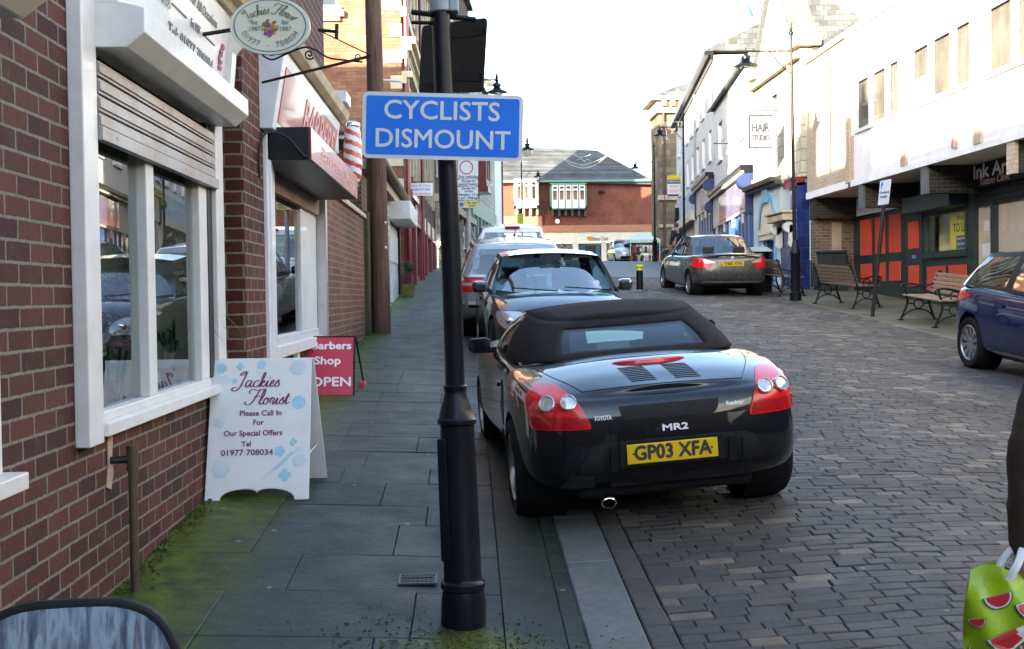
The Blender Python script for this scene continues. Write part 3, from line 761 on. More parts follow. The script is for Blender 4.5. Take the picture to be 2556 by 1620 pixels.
# steel pipe stub by the wall
pp = empty('wall_pipe', 'rusty grey steel pipe standing by the brick wall with a short arm fixed to it', 'pipe', (-1.56, 5.42, .36))
mb = MB(); mb.tube([(-1.58, 5.42, .30), (-1.575, 5.40, 1.03)], .021, 14); mb.lathe([(.021, -.02), (.028, -.02), (.028, .1), (.021, .1)], 14, (-1.575, 5.40, .98)); mb.build('upright', pm('rust_steel', (.11, .085, .06), .55, .5, var=.3, scale=12, dirt=(.1, .045, .02)), pp, smooth=True)
mb = MB(); mb.tube([(-1.67, 5.36, 1.015), (-1.575, 5.40, 1.015)], .018, 10); mb.build('arm', MT['black_iron'], pp, smooth=True)
mb = MB(); mb.prism([(5.30, .90), (5.36, .88), (5.40, .95), (5.385, 1.04), (5.40, 1.12), (5.36, 1.15), (5.325, 1.10), (5.33, 1.0)], lambda a, b, d: (d, a, b), -1.668, -1.662); mb.build('mortar_patch', pm('mortar_pink', (.48, .34, .27), .9), pp)
# ------------------------------------------------------------------ the barber's
bs = empty('barber_shop', 'barber shop with white pilasters, glossy red fascia and black boxed shutter over its window', 'shop', (-1.5, 9.5, .62))
mb = MB(FL); mb.wall(7.8, 12.72, -.5, 6.9, -2.6, -1.66, [(8.85, 12.2, 1.40, 2.80)]); mb.v = [Vector((max(p.x, -2.0), p.y, p.z)) for p in mb.v]
mb.build('wall', MT['brick_pier'], bs)
mb = MB(); mb.box(-1.66, -1.50, 7.80, 8.56, .3, 3.9); mb.build('brick_pier', MT['brick_pier'], bs)
mb = MB(); mb.box(-1.66, -1.545, 7.84, 12.70, 3.72, 6.9); mb.build('upper_wall', MT['brick_pier'], bs)
mb = MB(); mb.prism([(-10, 6.91), (-1.35, 6.91), (-1.35, 7.0), (-6, 10.6)], lambda a, b, d: (a, d, b), 7.81, 12.9); mb.build('roof', MT['slate'], bs)
mb = MB(); mb.box(-10, -2.01, 12.58, 12.72, -.5, 6.9); mb.build('end_wall', MT['brick_pier'], bs)
for cy_ in (8.3, 12.2):
    mb = MB(); mb.box(-6.4, -5.6, cy_-.4, cy_+.4, 10.0, 11.7); ck = mb.build('chimney', MT['brick_pier'], bs)
    for q in (-.18, .18): mb = MB(); mb.lathe([(.11, 11.71), (.09, 12.2), (.12, 12.24)], 10, (-6, cy_+q, 0)); mb.build('chimney_pot', MT['terracotta'], ck, smooth=True)
mb = MB()
mb.box(-1.66, -1.47, 8.56, 8.88, .5, 3.02); mb.box(-1.66, -1.45, 8.60, 8.68, .5, 3.0); mb.box(-1.66, -1.42, 8.53, 8.92, .5, .98)
mb.build('pilaster', MT['cool_white'], bs, bevel=.008)
mb = MB(); mb.box(-1.66, -1.585, 8.88, 12.25, 1.36, 1.44); mb.box(-1.66, -1.60, 8.88, 9.62, 1.44, 2.78); mb.box(-1.66, -1.60, 11.1, 12.2, 1.44, 2.78); mb.box(-1.66, -1.55, 8.86, 12.25, 1.26, 1.36)
mb.box(-1.62, -1.56, 9.05, 9.15, .6, 1.26); mb.box(-1.62, -1.57, 10.6, 10.7, .6, 1.26)
wf = mb.build('window_frame', MT['cool_white'], bs, bevel=.006)
mb = MB(); mb.box(-1.64, -1.632, 9.60, 11.12, 1.42, 2.78); mb.build('pane', MT['glass_shop'], wf)
mb = MB(); mb.box(-3.3, -3.2, 8, 12.6, 1, 3.2); mb.box(-3.3, -2.05, 12.5, 12.6, 1, 3.2); mb.box(-3.3, -2.05, 8, 12.6, 3.2, 3.3); mb.box(-3.3, -2.05, 8, 12.6, .9, 1.0); mb.build('inner_wall', MT['room'], bs)
mb = MB(); mb.box(-1.62, -1.50, 12.22, 12.36, .7, 2.82); mb.build('shutter_guide', MT['alu'], bs)
mb = MB(); mb.box(-1.62, -1.56, 8.9, 12.2, 2.62, 2.80); mb.build('timber_rail', pm('timber_rail', (.30, .18, .10), .6, var=.25, scale=10, obj=False), bs)
mb = MB(); mb.box(-1.66, -1.165, 8.60, 12.10, 2.775, 3.02); hb = mb.build('shutter_housing', MT['black_box'], bs, bevel=.006)
mb = MB(); mb.box(-1.164, -1.150, 8.60, 12.10, 2.78, 3.018); mb.build('front_panel', MT['red_gloss'], hb, bevel=.003)
mb = MB()                                          # leaning fascia with red board
q = [(-1.66, 2.99), (-1.41, 2.99), (-1.31, 3.56), (-1.66, 3.62)]
mb.prism(q, lambda a, b, d: (a, d, b), 8.45, 12.05); mb.build('fascia', MT['cool_white'], bs, bevel=.006)
mb = MB(); mb.prism([(-1.410, 3.055), (-1.392, 3.055), (-1.320, 3.46), (-1.338, 3.46)], lambda a, b, d: (a, d, b), 8.60, 11.90); bd = mb.build('sign_board', MT['red_gloss'], bs)
mb = MB(); mb.prism([(-1.66, 3.60), (-1.29, 3.56), (-1.24, 3.60), (-1.22, 3.68), (-1.66, 3.74)], lambda a, b, d: (a, d, b), 8.40, 12.15); mb.build('cornice', MT['stone_trim'], bs, bevel=.006)
mb = MB(); mb.box(-1.66, -1.38, 12.20, 12.50, 3.30, 3.74); mb.box(-1.66, -1.33, 12.17, 12.53, 3.74, 3.80); mb.box(-1.66, -1.25, 12.15, 12.56, 3.80, 3.92); mb.box(-1.66, -1.40, 12.24, 12.46, 3.22, 3.30); mb.build('console', MT['cool_white'], bs, bevel=.01)
BTF = tframe((0, 0, 0), (0, 1, 0), (.072, 0, .405))
def on_b(y, z): return Matrix.Translation(Vector((-1.392+.072*(z-3.055)/.405+.003, y, z))) @ BTF.to_3x3().to_4x4()
text('BARBERS', .42, on_b(10.7, 3.25), MT['pink_ink'], bs, width=2.0, off=.006)
text('Barbers Shop', .15, tframe((-1.149, 10.5, 2.9), (0, 1, 0), (0, 0, 1)), MT['pink_ink'], hb, width=2.6)
mb = MB(); mb.tube(catmull([(-1.49, 8.35, 2.62), (-1.49, 8.33, 2.78), (-1.46, 8.36, 2.92), (-1.40, 8.44, 2.96), (-1.30, 8.5, 2.92), (-1.22, 8.56, 2.82), (-1.19, 8.59, 2.80)], 6), .008, 6); mb.build('cable', MT['black_iron'], bs, smooth=True)
# barber's pole
bp = empty('barber_pole', 'red and white spiral striped barber pole on the brick beyond the red fascia', 'barber pole', (-1.255, 12.75, 2.98))
mb = MB(); nseg, nr = 28, 56; rs = []
def prf(t): return interp(t, [0, .05, .3, .7, .92, 1], [.062, .082, .104, .10, .086, .078])
for i in range(nr+1):
    t = i/nr; rs.append([Vector((-1.255+prf(t)*cos(2*pi*j/nseg), 12.75+prf(t)*sin(2*pi*j/nseg), 3.02+.61*t)) for j in range(nseg)])
mb.rings(rs, 0); n0 = 0
for i in range(nr):
    for j in range(nseg):
        mb.m[n0] = 1 if ((j/nseg*2+i/nr*5.5) % 1) < .48 else 0; n0 += 1
mb.build('striped_cylinder', [MT['white_ink'], pm('stripe_red', (.55, .05, .03), .35, var=.08, coat=.5)], bp, smooth=True)
mb = MB(); mb.lathe([(.079, 0), (.085, .015), (.075, .045), (.04, .065), (.01, .07)], 20, (-1.255, 12.75, 3.625)); mb.lathe([(.02, -.06), (.06, -.05), (.066, .005)], 20, (-1.255, 12.75, 3.02)); mb.box(-1.55, -1.255, 12.73, 12.77, 3.5, 3.53); mb.build('cap', MT['chrome'], bp, smooth=True)
# hanging oval sign of the florist
ov = empty('hanging_sign', 'oval cream florist sign with a flower posy, hung on a black iron bracket', 'sign', (-1.05, 6.5, 3.14))
OC = Vector((-1.085, 6.5, 3.268)); OX, OZ = .222, .160
mb = MB(); el = [(cos(2*pi*i/48), sin(2*pi*i/48)) for i in range(48)]
mb.prism([(OC.x+OX*a, OC.z+OZ*b) for a, b in el], lambda a, b, d: (a, d, b), 6.485, 6.515); mb.build('panel', MT['sign_cream'], ov, bevel=.004)
mb = MB(); ring = lambda k: [(OC.x+OX*k*a, OC.z+OZ*k*b) for a, b in el]
o1, o2 = ring(.905), ring(.88); n = 48
mb.add([(a, 6.482, b) for a, b in o1+o2], [(i, (i+1) % n, n+(i+1) % n, n+i) for i in range(n)]); mb.build('rim_line', MT['ink_blue'], ov, merge=False, norm=False)
def arc(s, size, r0, r1, a0, a1, mat, base=1):
    k = len(s)
    for i, ch in enumerate(s):
        if ch == ' ': continue
        a = radians(a0+(a1-a0)*i/(k-1)); p = Vector((OC.x+r0*cos(a), 6.481, OC.z+r1*sin(a)))
        t = Vector((-r0*sin(a), 0, r1*cos(a)))*(1 if base > 0 else -1)
        if t.x < 0: t = -t
        up = Vector((-t.z, 0, t.x))
        text(ch, size, tframe(p, t, up), mat, ov, ext=.001)
arc('01977 - 708034', .046, .155, .108, 203, 337, MT['ink_grey'])
def bow(a, b): 
    ang = pi/2-a/.16; rr = 1
    return (.165*cos(ang)*(1+b/.16), .14*sin(ang)*(1+b/.15)-.0, .001)
script('Jackies Florist', .34, tframe((OC.x, 6.481, OC.z-.005), (1, 0, 0), (0, 0, 1)), MT['ink_olive'], ov, .07, fn=lambda a, b: (.15*sin(a/.155)*(1+b/.14), .088*cos(a/.155)*(1+b/.085), .002))
for dx in (-.085, .085):
    text('Est', .032, tframe((OC.x+dx, 6.481, OC.z+.018), (1, 0, 0), (0, 0, 1)), MT['ink_grey'], ov); text('1987', .034, tframe((OC.x+dx, 6.481, OC.z-.018), (1, 0, 0), (0, 0, 1)), MT['ink_grey'], ov)
mb = MB(); pc = [pm('posy_%d' % i, c, .6, var=.2) for i, c in enumerate([(.45, .32, .03), (.48, .16, .03), (.16, .05, .22), (.30, .03, .06), (.08, .14, .04), (.18, .22, .32)])]
for i in range(60):
    a = R.uniform(0, 2*pi); q = R.uniform(0, .045)
    p = Vector((OC.x+q*cos(a)*.9, 6.4815-R.uniform(0, .003), OC.z-.012+q*sin(a)*1.0)); r = R.uniform(.006, .013)
    mb.add([p+Vector((r*cos(2*pi*k/6), 0, r*sin(2*pi*k/6))) for k in range(6)], [tuple(range(6))], R.randrange(6))
mb.build('posy', pc, ov, merge=False, norm=False)
mb = MB(); n_b = 0
mb.tube([atY(655, 206, 7.9), atY(925, 140, 6.5)], .009, 6)
mb.tube([atY(794, 75, 6.5), atY(838, 79, 6.5)], .010, 6); mb.tube([atY(840, 96, 6.5), atY(841, 60, 6.5)], .011, 8)
mb.tube([atY(800, 78, 6.5), atY(925, 138, 6.5)], .004, 6)
mb.tube(catmull([atY(a, b, 6.5) for a, b in ((655, 138), (680, 149), (720, 132), (760, 118), (785, 124), (820, 144), (860, 150), (905, 155))], 5), .0055, 6)
def spiral(cx, cy, r, y, t0, turns=1.6):
    return [atY(cx+r*(1-k/40)*cos(t0+turns*2*pi*k/40), cy+r*(1-k/40)*sin(t0+turns*2*pi*k/40), y) for k in range(36)]
mb.tube(spiral(894, 142, 9, 6.5, 1.2), .004, 6); mb.tube(spiral(772, 136, 13, 6.5, .6), .005, 6); mb.tube(spiral(677, 132, 12, 6.5, 3), .004, 6)
mb.tube([(-1.5, 6.62, 3.25), (-1.2, 6.52, 3.27)], .012, 6)
mb.build('bracket', MT['black_iron'], ov, smooth=True)
# ------------------------------------------------------------------ building helpers
def facade(root, Fm, u0, u1, z0, z1, th, mat, wins=(), fmat=None, gmat=None, rec=.10, bars=(1, 1), fw=.06, sill=None, name='wall'):
    mb = MB(Fm); mb.wall(u0, u1, z0, z1, -th, 0, wins); o = mb.build(name, mat, root)
    for (a, b, c, d, *k) in wins:
        nb_ = k[0] if k else bars
        mb = MB(Fm); n0, n1 = -rec-.04, -rec+.02
        mb.box(a, a+fw, n0, n1, c, d); mb.box(b-fw, b, n0, n1, c, d); mb.box(a+fw, b-fw, n0, n1, c, c+fw); mb.box(a+fw, b-fw, n0, n1, d-fw, d)
        for i in range(1, nb_[0]): q = a+(b-a)*i/nb_[0]; mb.box(q-fw*.4, q+fw*.4, n0+.003, n1-.003, c+fw, d-fw)
        for i in range(1, nb_[1]): q = c+(d-c)*i/nb_[1]; mb.box(a+fw, b-fw, n0+.006, n1-.006, q-fw*.35, q+fw*.35)
        if sill: mb.box(a-.08, b+.08, -rec, .07, c-.10, c-.003)
        f = mb.build('window', fmat or MT['white_paint'], root)
        mb = MB(Fm); mb.box(a+fw*.5, b-fw*.5, -rec-.018, -rec-.008, c+fw*.5, d-fw*.5); mb.build('pane', gmat or MT['glass_dark'], f)
    return o
def part(root, name, mat, boxes, Fm=None, bevel=0):
    left = [list(b) for b in boxes]; out = []
    while left:                                     # pieces that do not touch become parts of their own
        g = [left.pop(0)]; grew = True
        while grew:
            grew = False
            for b in list(left):
                if any(b[0] <= a[1]+.012 and b[1] >= a[0]-.012 and b[2] <= a[3]+.012 and b[3] >= a[2]-.012 and b[4] <= a[5]+.012 and b[5] >= a[4]-.012 for a in g):
                    g.append(b); left.remove(b); grew = True
        mb = MB(Fm)
        for b in g: mb.box(*b)
        out.append(mb.build(name, mat, root, bevel=bevel))
    return out[0]
# garden wall between barber and the low shop
gw = empty('brick_wall', 'low plain brick wall beside the barber shop, green with algae at its far end', 'wall', (-1.6, 15, 1.0))
part(gw, 'wall', MT['brick_barber'], [(-1.85, -1.56, 12.74, 17.3, .3, 2.93)])
part(gw, 'coping', MT['stone_trim'], [(-1.9, -1.52, 12.9, 17.34, 2.931, 3.0)], bevel=.01)
part(gw, 'end_pier', pm('algae_stone', (.05, .05, .028), .9, var=.4, scale=4, bump=.004, obj=False, dirt=(.035, .05, .008)), [(-1.9, -1.50, 17.35, 17.75, .3, 3.05)], bevel=.01)
tp = empty('telegraph_pole', 'weathered brown wooden telegraph pole at the end of the low brick wall', 'pole', (-1.36, 17.9, gz(-1.36, 17.9)))
mb = MB(); mb.tube([(-1.355, 17.9, 1.0), (-1.375, 17.9, 3), (-1.40, 17.9, 5), (-1.45, 17.9, 9.5)], [.142, .135, .128, .112], 20); mb.build('shaft', MT['wood_pole'], tp, smooth=True)
mb = MB()
for z in (2.52, 2.9): mb.ball((-1.27, 17.79, z), .022, 8, 6)
mb.tube([(-1.3, 17.9, 5.1), (-1.0, 17.9, 5.08)], .02, 6); build_parts(mb, 'fitting', MT['white_ink'], tp, smooth=True)
# low sandwich shop
ls = empty('sandwich_shop', 'low brick shop with white door and grey roller shutter past the telegraph pole', 'shop', (-1.7, 23, 1.5))
mb = MB(FL); mb.wall(18.1, 27.95, .6, 4.0, -1.95, -1.66, [(20.2, 23.6, .6, 3.45), (23.9, 26.9, .6, 3.35)])
mb.build('wall', MT['brick_barber'], ls)
part(ls, 'end_wall', MT['brick_gable'], [(-7, -1.95, 18.1, 18.4, .6, 4.0)])
mb = MB(); mb.prism([(-1.45, 4.02), (-1.45, 4.10), (-6, 6.3), (-6, 6.1)], lambda a, b, d: (a, d, b), 18.0, 27.9); mb.build('roof', MT['slate'], ls)
mb = MB(); mb.prism([(-7, 4.0), (-1.96, 4.0), (-1.96, 4.05), (-6, 6.1), (-7, 5.6)], lambda a, b, d: (a, d, b), 18.1, 18.4); mb.build('gable', MT['brick_gable'], ls)
mb = MB(); mb.tube([(-1.40, 18.0, 4.02), (-1.40, 27.9, 3.98)], .075, 10); mb.tube([(-1.52, 18.05, 4.0), (-1.52, 18.05, 1.1)], .05, 8); mb.build('gutter', pm('old_gutter', (.13, .11, .03), .7, var=.4, scale=3, obj=False, dirt=(.03, .03, .02)), ls, smooth=True)
part(ls, 'shop_frame', MT['maroon'], [(-1.66, -1.56, 20.05, 20.25, .9, 3.5), (-1.66, -1.56, 20.7, 20.9, .9, 3.5), (-1.66, -1.54, 20.0, 21.0, 3.45, 3.62)])
mb = MB()
for i in range(34): mb.box(-1.66, -1.60+.012*(i % 2), 21.1, 23.55, 1.2+.07*i, 1.265+.07*i)
mb.build('roller_shutter', MT['alu'], ls)
part(ls, 'door', MT['cool_white'], [(-1.70, -1.64, 23.95, 26.75, 1.4, 3.3), (-1.64, -1.61, 24.3, 26.4, 1.6, 2.3), (-1.64, -1.61, 24.3, 26.4, 2.5, 3.1)], bevel=.01)
part(ls, 'door_frame', MT['black_paint'], [(-1.66, -1.58, 26.75, 26.95, 1.4, 3.35)])
part(ls, 'shutter_housing', MT['white_paint'], [(-1.66, -1.18, 23.85, 26.95, 3.36, 3.74)], bevel=.02)
part(ls, 'eaves_board', MT['stone_trim'], [(-1.66, -1.5, 18.1, 27.9, 3.76, 3.93)])
sb = empty('hanging_sign', 'white rectangular sandwich bar sign projecting from the wall near the topiary', 'sign', (-1.1, 28.4, 4.3))
part(sb, 'panel', MT['white_ink'], [(-1.47, -.86, 28.42, 28.46, 4.24, 4.55)], bevel=.004)
mb = MB(); mb.box(-1.6, -.86, 28.43, 28.45, 4.57, 4.59); mb.build('bracket', MT['black_iron'], sb)
text('Keith & Chris', .085, tframe((-1.165, 28.41, 4.49), (1, 0, 0), (0, 0, 1)), MT['pale_red_ink'], sb, width=.5); text('Sandwich Bar', .095, tframe((-1.165, 28.41, 4.395), (1, 0, 0), (0, 0, 1)), MT['sign_blue'], sb, width=.52); text('Hot & Cold Food', .065, tframe((-1.165, 28.41, 4.29), (1, 0, 0), (0, 0, 1)), MT['pale_red_ink'], sb, width=.5)
rbk = empty('brick_building', 'tall plain rear block behind the low sandwich shop and garden wall', 'building', (-8, 17, 1))  # unseen block added to throw shade over the street and gable
part(rbk, 'wall', MT['brick_barber'], [(-14, -4.6, 15, 20, .5, 9.8)]); part(rbk, 'roof', MT['slate'], [(-14.2, -4.4, 14.8, 20.2, 9.81, 10.1)])
# tall brick building with stone dressings
vb = empty('brick_building', 'tall orange brick building with stone quoins and cornices, gable end above the sandwich shop', 'building', (-3, 30, 2))
FG = frame((0, 28.0, 0), (1, 0, 0), (0, -1, 0))
facade(vb, FG, -9, -1.56, 1, 13, .3, MT['brick_gable'], [(-4.6, -3.05, 8.75, 10.6)], bars=(2, 1), sill=True, name='gable_wall')
part(vb, 'trim', MT['stone_trim'], [(-4.8, -2.9, -.0, .12, 8.50, 8.66), (-4.7, -3.0, .0, .08, 8.40, 8.50)], FG, bevel=.02)
bx = []
for i in range(13): bx.append((-1.98 if i % 2 else -1.82, -1.54, .002, .03, 4.3+.62*i, 4.62+.62*i))
part(vb, 'quoin', pm('quoin_stone', (.55, .47, .32), .8, var=.12, scale=3, obj=False), bx, FG)
FV = frame((-1.55, 28.0, 0), (.25, 16, 0), (16, -.25, 0))
wv = []
for k in range(5):
    for z in (5.0, 9.2): wv.append((1.0+3.0*k, 2.3+3.0*k, z, z+2.5))
facade(vb, FV, 0, 16, 4.1, 13, .3, MT['brick_pier'], wv, fmat=MT['green_paint'], bars=(1, 2))
bx = [(-.05, 16, .0, .34, 7.86, 8.02), (-.05, 16, .0, .24, 7.70, 7.86), (-.05, 16, .0, .14, 7.50, 7.70), (-.05, 16, 0, .14, 8.5, 8.75), (-.05, 16, 0, .26, 7.05, 7.2), (-.05, 16, 0, .12, 6.9, 7.05), (-.05, 16, 0, .3, 12.7, 13.1)]
for k in range(5):
    for z in (5.0, 9.2): bx += [(.75+3*k, 1.0+3*k, 0, .10, z-.1, z+2.6), (2.3+3*k, 2.55+3*k, 0, .10, z-.1, z+2.6), (.7+3*k, 2.6+3*k, 0, .16, z+2.6, z+2.85)]
part(vb, 'string_course', MT['stone_trim'], bx, FV, bevel=.015)
bx = []
for k in range(6): bx.append((.0+2.9*k, .28+2.9*k, -.05, .12, 1.6, 4.3))
part(vb, 'shop_pilaster', MT['maroon'], bx, FV, bevel=.02)
bx = []
for k in range(5):
    bx += [(.28+2.9*k, 2.9+2.9*k, -.06, .03, 1.6, 2.35), (1.5+2.9*k, 1.6+2.9*k, -.04, .02, 2.35, 3.7)]
part(vb, 'stall_riser', MT['maroon'], bx, FV)
part(vb, 'shop_glass', MT['glass_dark'], [(.2, 16, -.12, -.08, 1.6, 3.75)], FV)
part(vb, 'shop_fascia', MT['maroon'], [(0, 16, -.05, .10, 3.7, 3.8), (0, 3.0, .0, .2, 4.22, 4.36)], FV)
part(vb, 'sign_board', MT['sign_violet'], [(.3, 5.8, -.03, .08, 3.8, 4.22)], FV)
part(vb, 'sign_board', MT['cream'], [(5.9, 15.8, -.03, .08, 3.8, 4.22)], FV)
mb = MB(FV); mb.tube([(.02, .12, 1.5), (.02, .12, 12)], .06, 8); mb.tube([(5.9, .14, 1.8), (5.9, .14, 12)], .05, 8); build_parts(mb, 'drainpipe', MT['maroon'], vb, smooth=True)
mb = MB(); mb.prism([(-9, 13), (-1.1, 13.1), (-1.1, 13.25), (-5, 16)], lambda a, b, d: (a, d, b), 27.8, 44.2); mb.build('roof', MT['slate'], vb)
# bracket lamps
def lantern(mb_m, mb_g, c, k=1.0):
    """hanging lantern below point c"""
    c = Vector(c)
    mb_m.lathe([(.012, .1), (.02, .02), (.07, 0), (.035, -.03), (.05, -.07), (.11, -.10), (.11, -.16), (.06, -.165), (.15, -.24), (.27, -.30), (.275, -.315), (.19, -.315)], 14, c)
    mb_m.v[-14*12:] = [c+(p-c)*k for p in mb_m.v[-14*12:]]
    n = len(mb_g.v); mb_g.lathe([(.185, -.32), (.19, -.36), (.17, -.46), (.11, -.56), (.03, -.62)], 14, c)
    mb_g.v[n:] = [c+(p-c)*k for p in mb_g.v[n:]]
def lamp_post(base, h, arm, label, k=1.0, group=None, pole_r=.045, lean=(0, 0), big=True, side=Vector((-1, 0, 0)), armz=.35):
    b = Vector(base); root = empty('street_lamp', label, 'street lamp', b, group=group)
    top = b+Vector((lean[0], lean[1], h))
    mb = MB()
    def at(z): return b+(top-b)*(z/h)
    if big: mb.lathe([(.13, 0), (.13, .18), (.10, .2), (.105, 1.0), (.125, 1.03), (.125, 1.08), (.09, 1.14), (.06, 1.32), (pole_r+.01, 1.36)], 16, b)
    mb.tube([at(1.2 if big else 0), at(h*.6), top], [pole_r+.005, pole_r, pole_r*.75], 12)
    mb.lathe([(pole_r*.75, 0), (.05, .02), (.05, .06), (.02, .09), (.03, .14), (.006, .28)], 10, top)
    mb.lathe([(pole_r, 0), (.065, .01), (.065, .06), (pole_r, .07)], 12, at(h*.45))
    mb.build('post', MT['black_paint'], root, smooth=True)
    mb = MB(); e = at(h-armz)+side*arm
    mb.tube([at(h-armz), e], .018, 8); mb.tube(catmull([at(h-armz-.5), at(h-armz-.35)+side*.2, at(h-armz)+side*.5], 5), .011, 6)
    mb.build('arm', MT['black_paint'], root, smooth=True)
    m1, m2 = MB(), MB(); lantern(m1, m2, e-Vector((0, 0, .02)), k)
    l = m1.build('lantern', MT['black_paint'], root, smooth=True); m2.build('globe', MT['glass_lamp'], l, smooth=True)
    return root
def wall_lamp(p, arm, label, k=1.0):
    root = empty('wall_lamp', label, 'street lamp', p); p = Vector(p); e = p+Vector((arm, 0, 0)); mb = MB()
    mb.tube([p, e], .02, 8); mb.tube([p-Vector((0, 0, .5)), p+Vector((arm*.5, 0, 0))], .012, 6); mb.lathe([(.03, 0), (.05, .05), (.01, .2)], 8, e); mb.box(p.x-.03, p.x, p.y-.05, p.y+.05, p.z-.6, p.z+.1)
    mb.build('arm', MT['black_paint'], root, smooth=True)
    m1, m2 = MB(), MB(); lantern(m1, m2, e-Vector((0, 0, .02)), k)
    l = m1.build('lantern', MT['black_paint'], root, smooth=True); m2.build('globe', MT['glass_lamp'], l, smooth=True)
q = atY(1240, 199, 33); wall_lamp((-1.47, 33, q.z), q.x+1.47, 'lantern on a long iron bracket just above the blue sign, high on the brick building', 1.1)
q = atY(1316, 352, 47); wall_lamp((-.9, 47, q.z), q.x+.9, 'lantern on an iron bracket showing at the right edge of the blue sign', 1.05)
# left row where the street bends
def row_building(name, label, p0, p1, z0, z1, mat, wins, back, fmat=None, gmat=None, n=None, roof=True, extra=None, cat='building', side=None):
    p0 = Vector((*p0, 0)); p1 = Vector((*p1, 0)); u = (p1-p0).normalized(); nn = Vector((u.y, -u.x, 0))
    if n is not None and nn.dot(Vector(n)) < 0: nn = -nn
    L = (p1-p0).length; Fm = frame(p0, u, nn); root = empty(name, label, cat, (p0.x, p0.y, z0))
    facade(root, Fm, 0, L, z0, z1, .3, mat, wins, fmat, gmat, sill=True)
    part(root, 'side_wall', side or mat, [(0, .3, -back, -.3, z0, z1), (L-.3, L, -back, -.3, z0, z1), (0.3, L-.3, -back, -back+.3, z0, z1)], Fm)
    if roof:
        mb = MB(Fm); mb.prism([(-back-.1, z1+.005), (.25, z1+.005), (.25, z1+.14), (-back/2, z1+back*.32), (-back-.1, z1+.14)], lambda a, b, d: (d, a, b), -.05, L+.05); mb.build('roof', MT['slate'], root)
    return root, Fm, L
W3 = lambda L, rows, step, w_, off=.8: [(off+step*k, off+step*k+w_, a, b) for a, b in rows for k in range(int((L-off)/step))]
b1, F1, L1 = row_building('brick_building', 'dark narrow fronted brick building with carved stone columns beyond the maroon shopfronts', (-1.28, 44.2), (.15, 60), 2, 16.5, MT['brick_pier'], W3(15, [(6.5, 8.8), (10.2, 12.4)], 2.6, 1.2), 9, n=(1, 0, 0))
bx = []
for k in range(7): bx += [(.1+2.4*k, .42+2.4*k, .002, .16, 2, 5.4)]+[(.05+2.4*k, .47+2.4*k, .16, .22, 2.6+.55*j, 2.85+.55*j) for j in range(5)]
part(b1, 'column', MT['stone_pale'], bx, F1, bevel=.02)
part(b1, 'cornice', MT['stone_trim'], [(0, L1, .002, .3, 5.4, 5.7), (0, L1, .002, .22, 9.2, 9.4), (0, L1, .002, .3, 13.2, 13.5)], F1)
part(b1, 'shop_glass', MT['glass_dark'], [(.4, L1-.2, .003, .05, 2.6, 5.0)], F1)
part(b1, 'door', MT['grey_paint'], [(2.9, 4.2, .05, .09, 2, 5.0), (9.9, 11.2, .05, .09, 2, 5.0)], F1)
b2, F2, L2 = row_building('stone_building', 'grey green stone shopfront building with an oriel window further up the left side', (.15, 60.2), (1.75, 74), 2.5, 13.5, MT['stone_pale'], W3(13, [(8.6, 10.6)], 3, 1.3), 8, n=(1, 0, 0))
part(b2, 'shopfront', MT['green_paint'], [(.2, L2-.2, .002, .10, 6.1, 6.9)]+[(.2+1.9*k, .5+1.9*k, .002, .14, 3, 6.1) for k in range(8)], F2)
part(b2, 'shop_glass', MT['glass_dark'], [(.3, L2-.3, .003, .06, 3.6, 6.0)], F2)
part(b2, 'oriel', MT['maroon'], [(2.2, 4.4, .002, .7, 7.4, 7.7), (2.2, 4.4, .002, .62, 7.7, 8.1), (2.2, 2.35, .002, .62, 8.1, 9.3), (3.2, 3.35, .5, .62, 8.1, 9.3), (4.25, 4.4, .002, .62, 8.1, 9.3), (2.1, 4.5, .002, .75, 9.3, 9.6)], F2)
part(b2, 'oriel_glass', MT['glass_dark'], [(2.35, 4.25, .1, .55, 8.1, 9.3)], F2)
b3, F3, L3 = row_building('white_house', 'bright white rendered corner house at the far end of the left side', (1.75, 74.2), (2.35, 80), 3, 15.2, MT['render_white'], [], 7, n=(1, 0, 0))
part(b3, 'drainpipe', MT['maroon'], [(L3-.12, L3+.02, .01, .12, 3, 15)], F3)
hb2 = empty('brick_building', 'tall brick block hidden behind the white corner house, shading the far building', 'building', (-2, 86, 4))  # unseen block added only to shade the building closing the street
part(hb2, 'wall', MT['brick_far'], [(-4.2, 1.2, 84, 88, 3.5, 21)]); part(hb2, 'roof', MT['slate'], [(-4.5, 1.3, 83.8, 88.2, 21.01, 21.4)])
# red brick building closing the street
tc = empty('brick_building', 'red brick building with slate roof and white oriel windows closing the street', 'building', (9, 100, 4.4))
FT = frame((0, 100, 0), (1, 0, .0), (0, -1, 0))
P = lambda x, y, Y=100: atY(x, y, Y)
def pz(y, x=1400): return P(x, y).z
def pxx(x, y=500): return P(x, y).x
zf0, zf1, ze = pz(652), pz(586, 1300), pz(462, 1400)
xl, xr = pxx(1180), pxx(1632)
facade(tc, FT, xl, xr, zf1, ze+.4, .4, MT['brick_far'], [])
part(tc, 'sign_fascia', MT['cream'], [(xl, xr, .002, .35, pz(603), zf1+.15)], FT)
part(tc, 'stone_band', pm('tc_band', (.36, .17, .10), .8, obj=False), [(xl, xr, .003, .45, zf1+.16, zf1+.75)], FT)
part(tc, 'shop_wall', MT['cream'], [(pxx(a), pxx(b), -.2, .1, 4, pz(604)) for a, b in ((1180, 1246), (1340, 1350), (1428, 1442), (1500, 1512), (1520, 1632))], FT)
part(tc, 'shop_glass', MT['glass_shop'], [(pxx(1246), pxx(1630), -.1, -.05, 4, pz(604))], FT)
part(tc, 'shop_interior', pm('shop_lit', (.55, .45, .26), .9, var=.35, scale=.8, obj=False), [(pxx(1240), pxx(1632), -3, -2.8, 4, pz(604)), (pxx(1240), pxx(1632), -3, -.2, 3.9, 4.0)], FT)
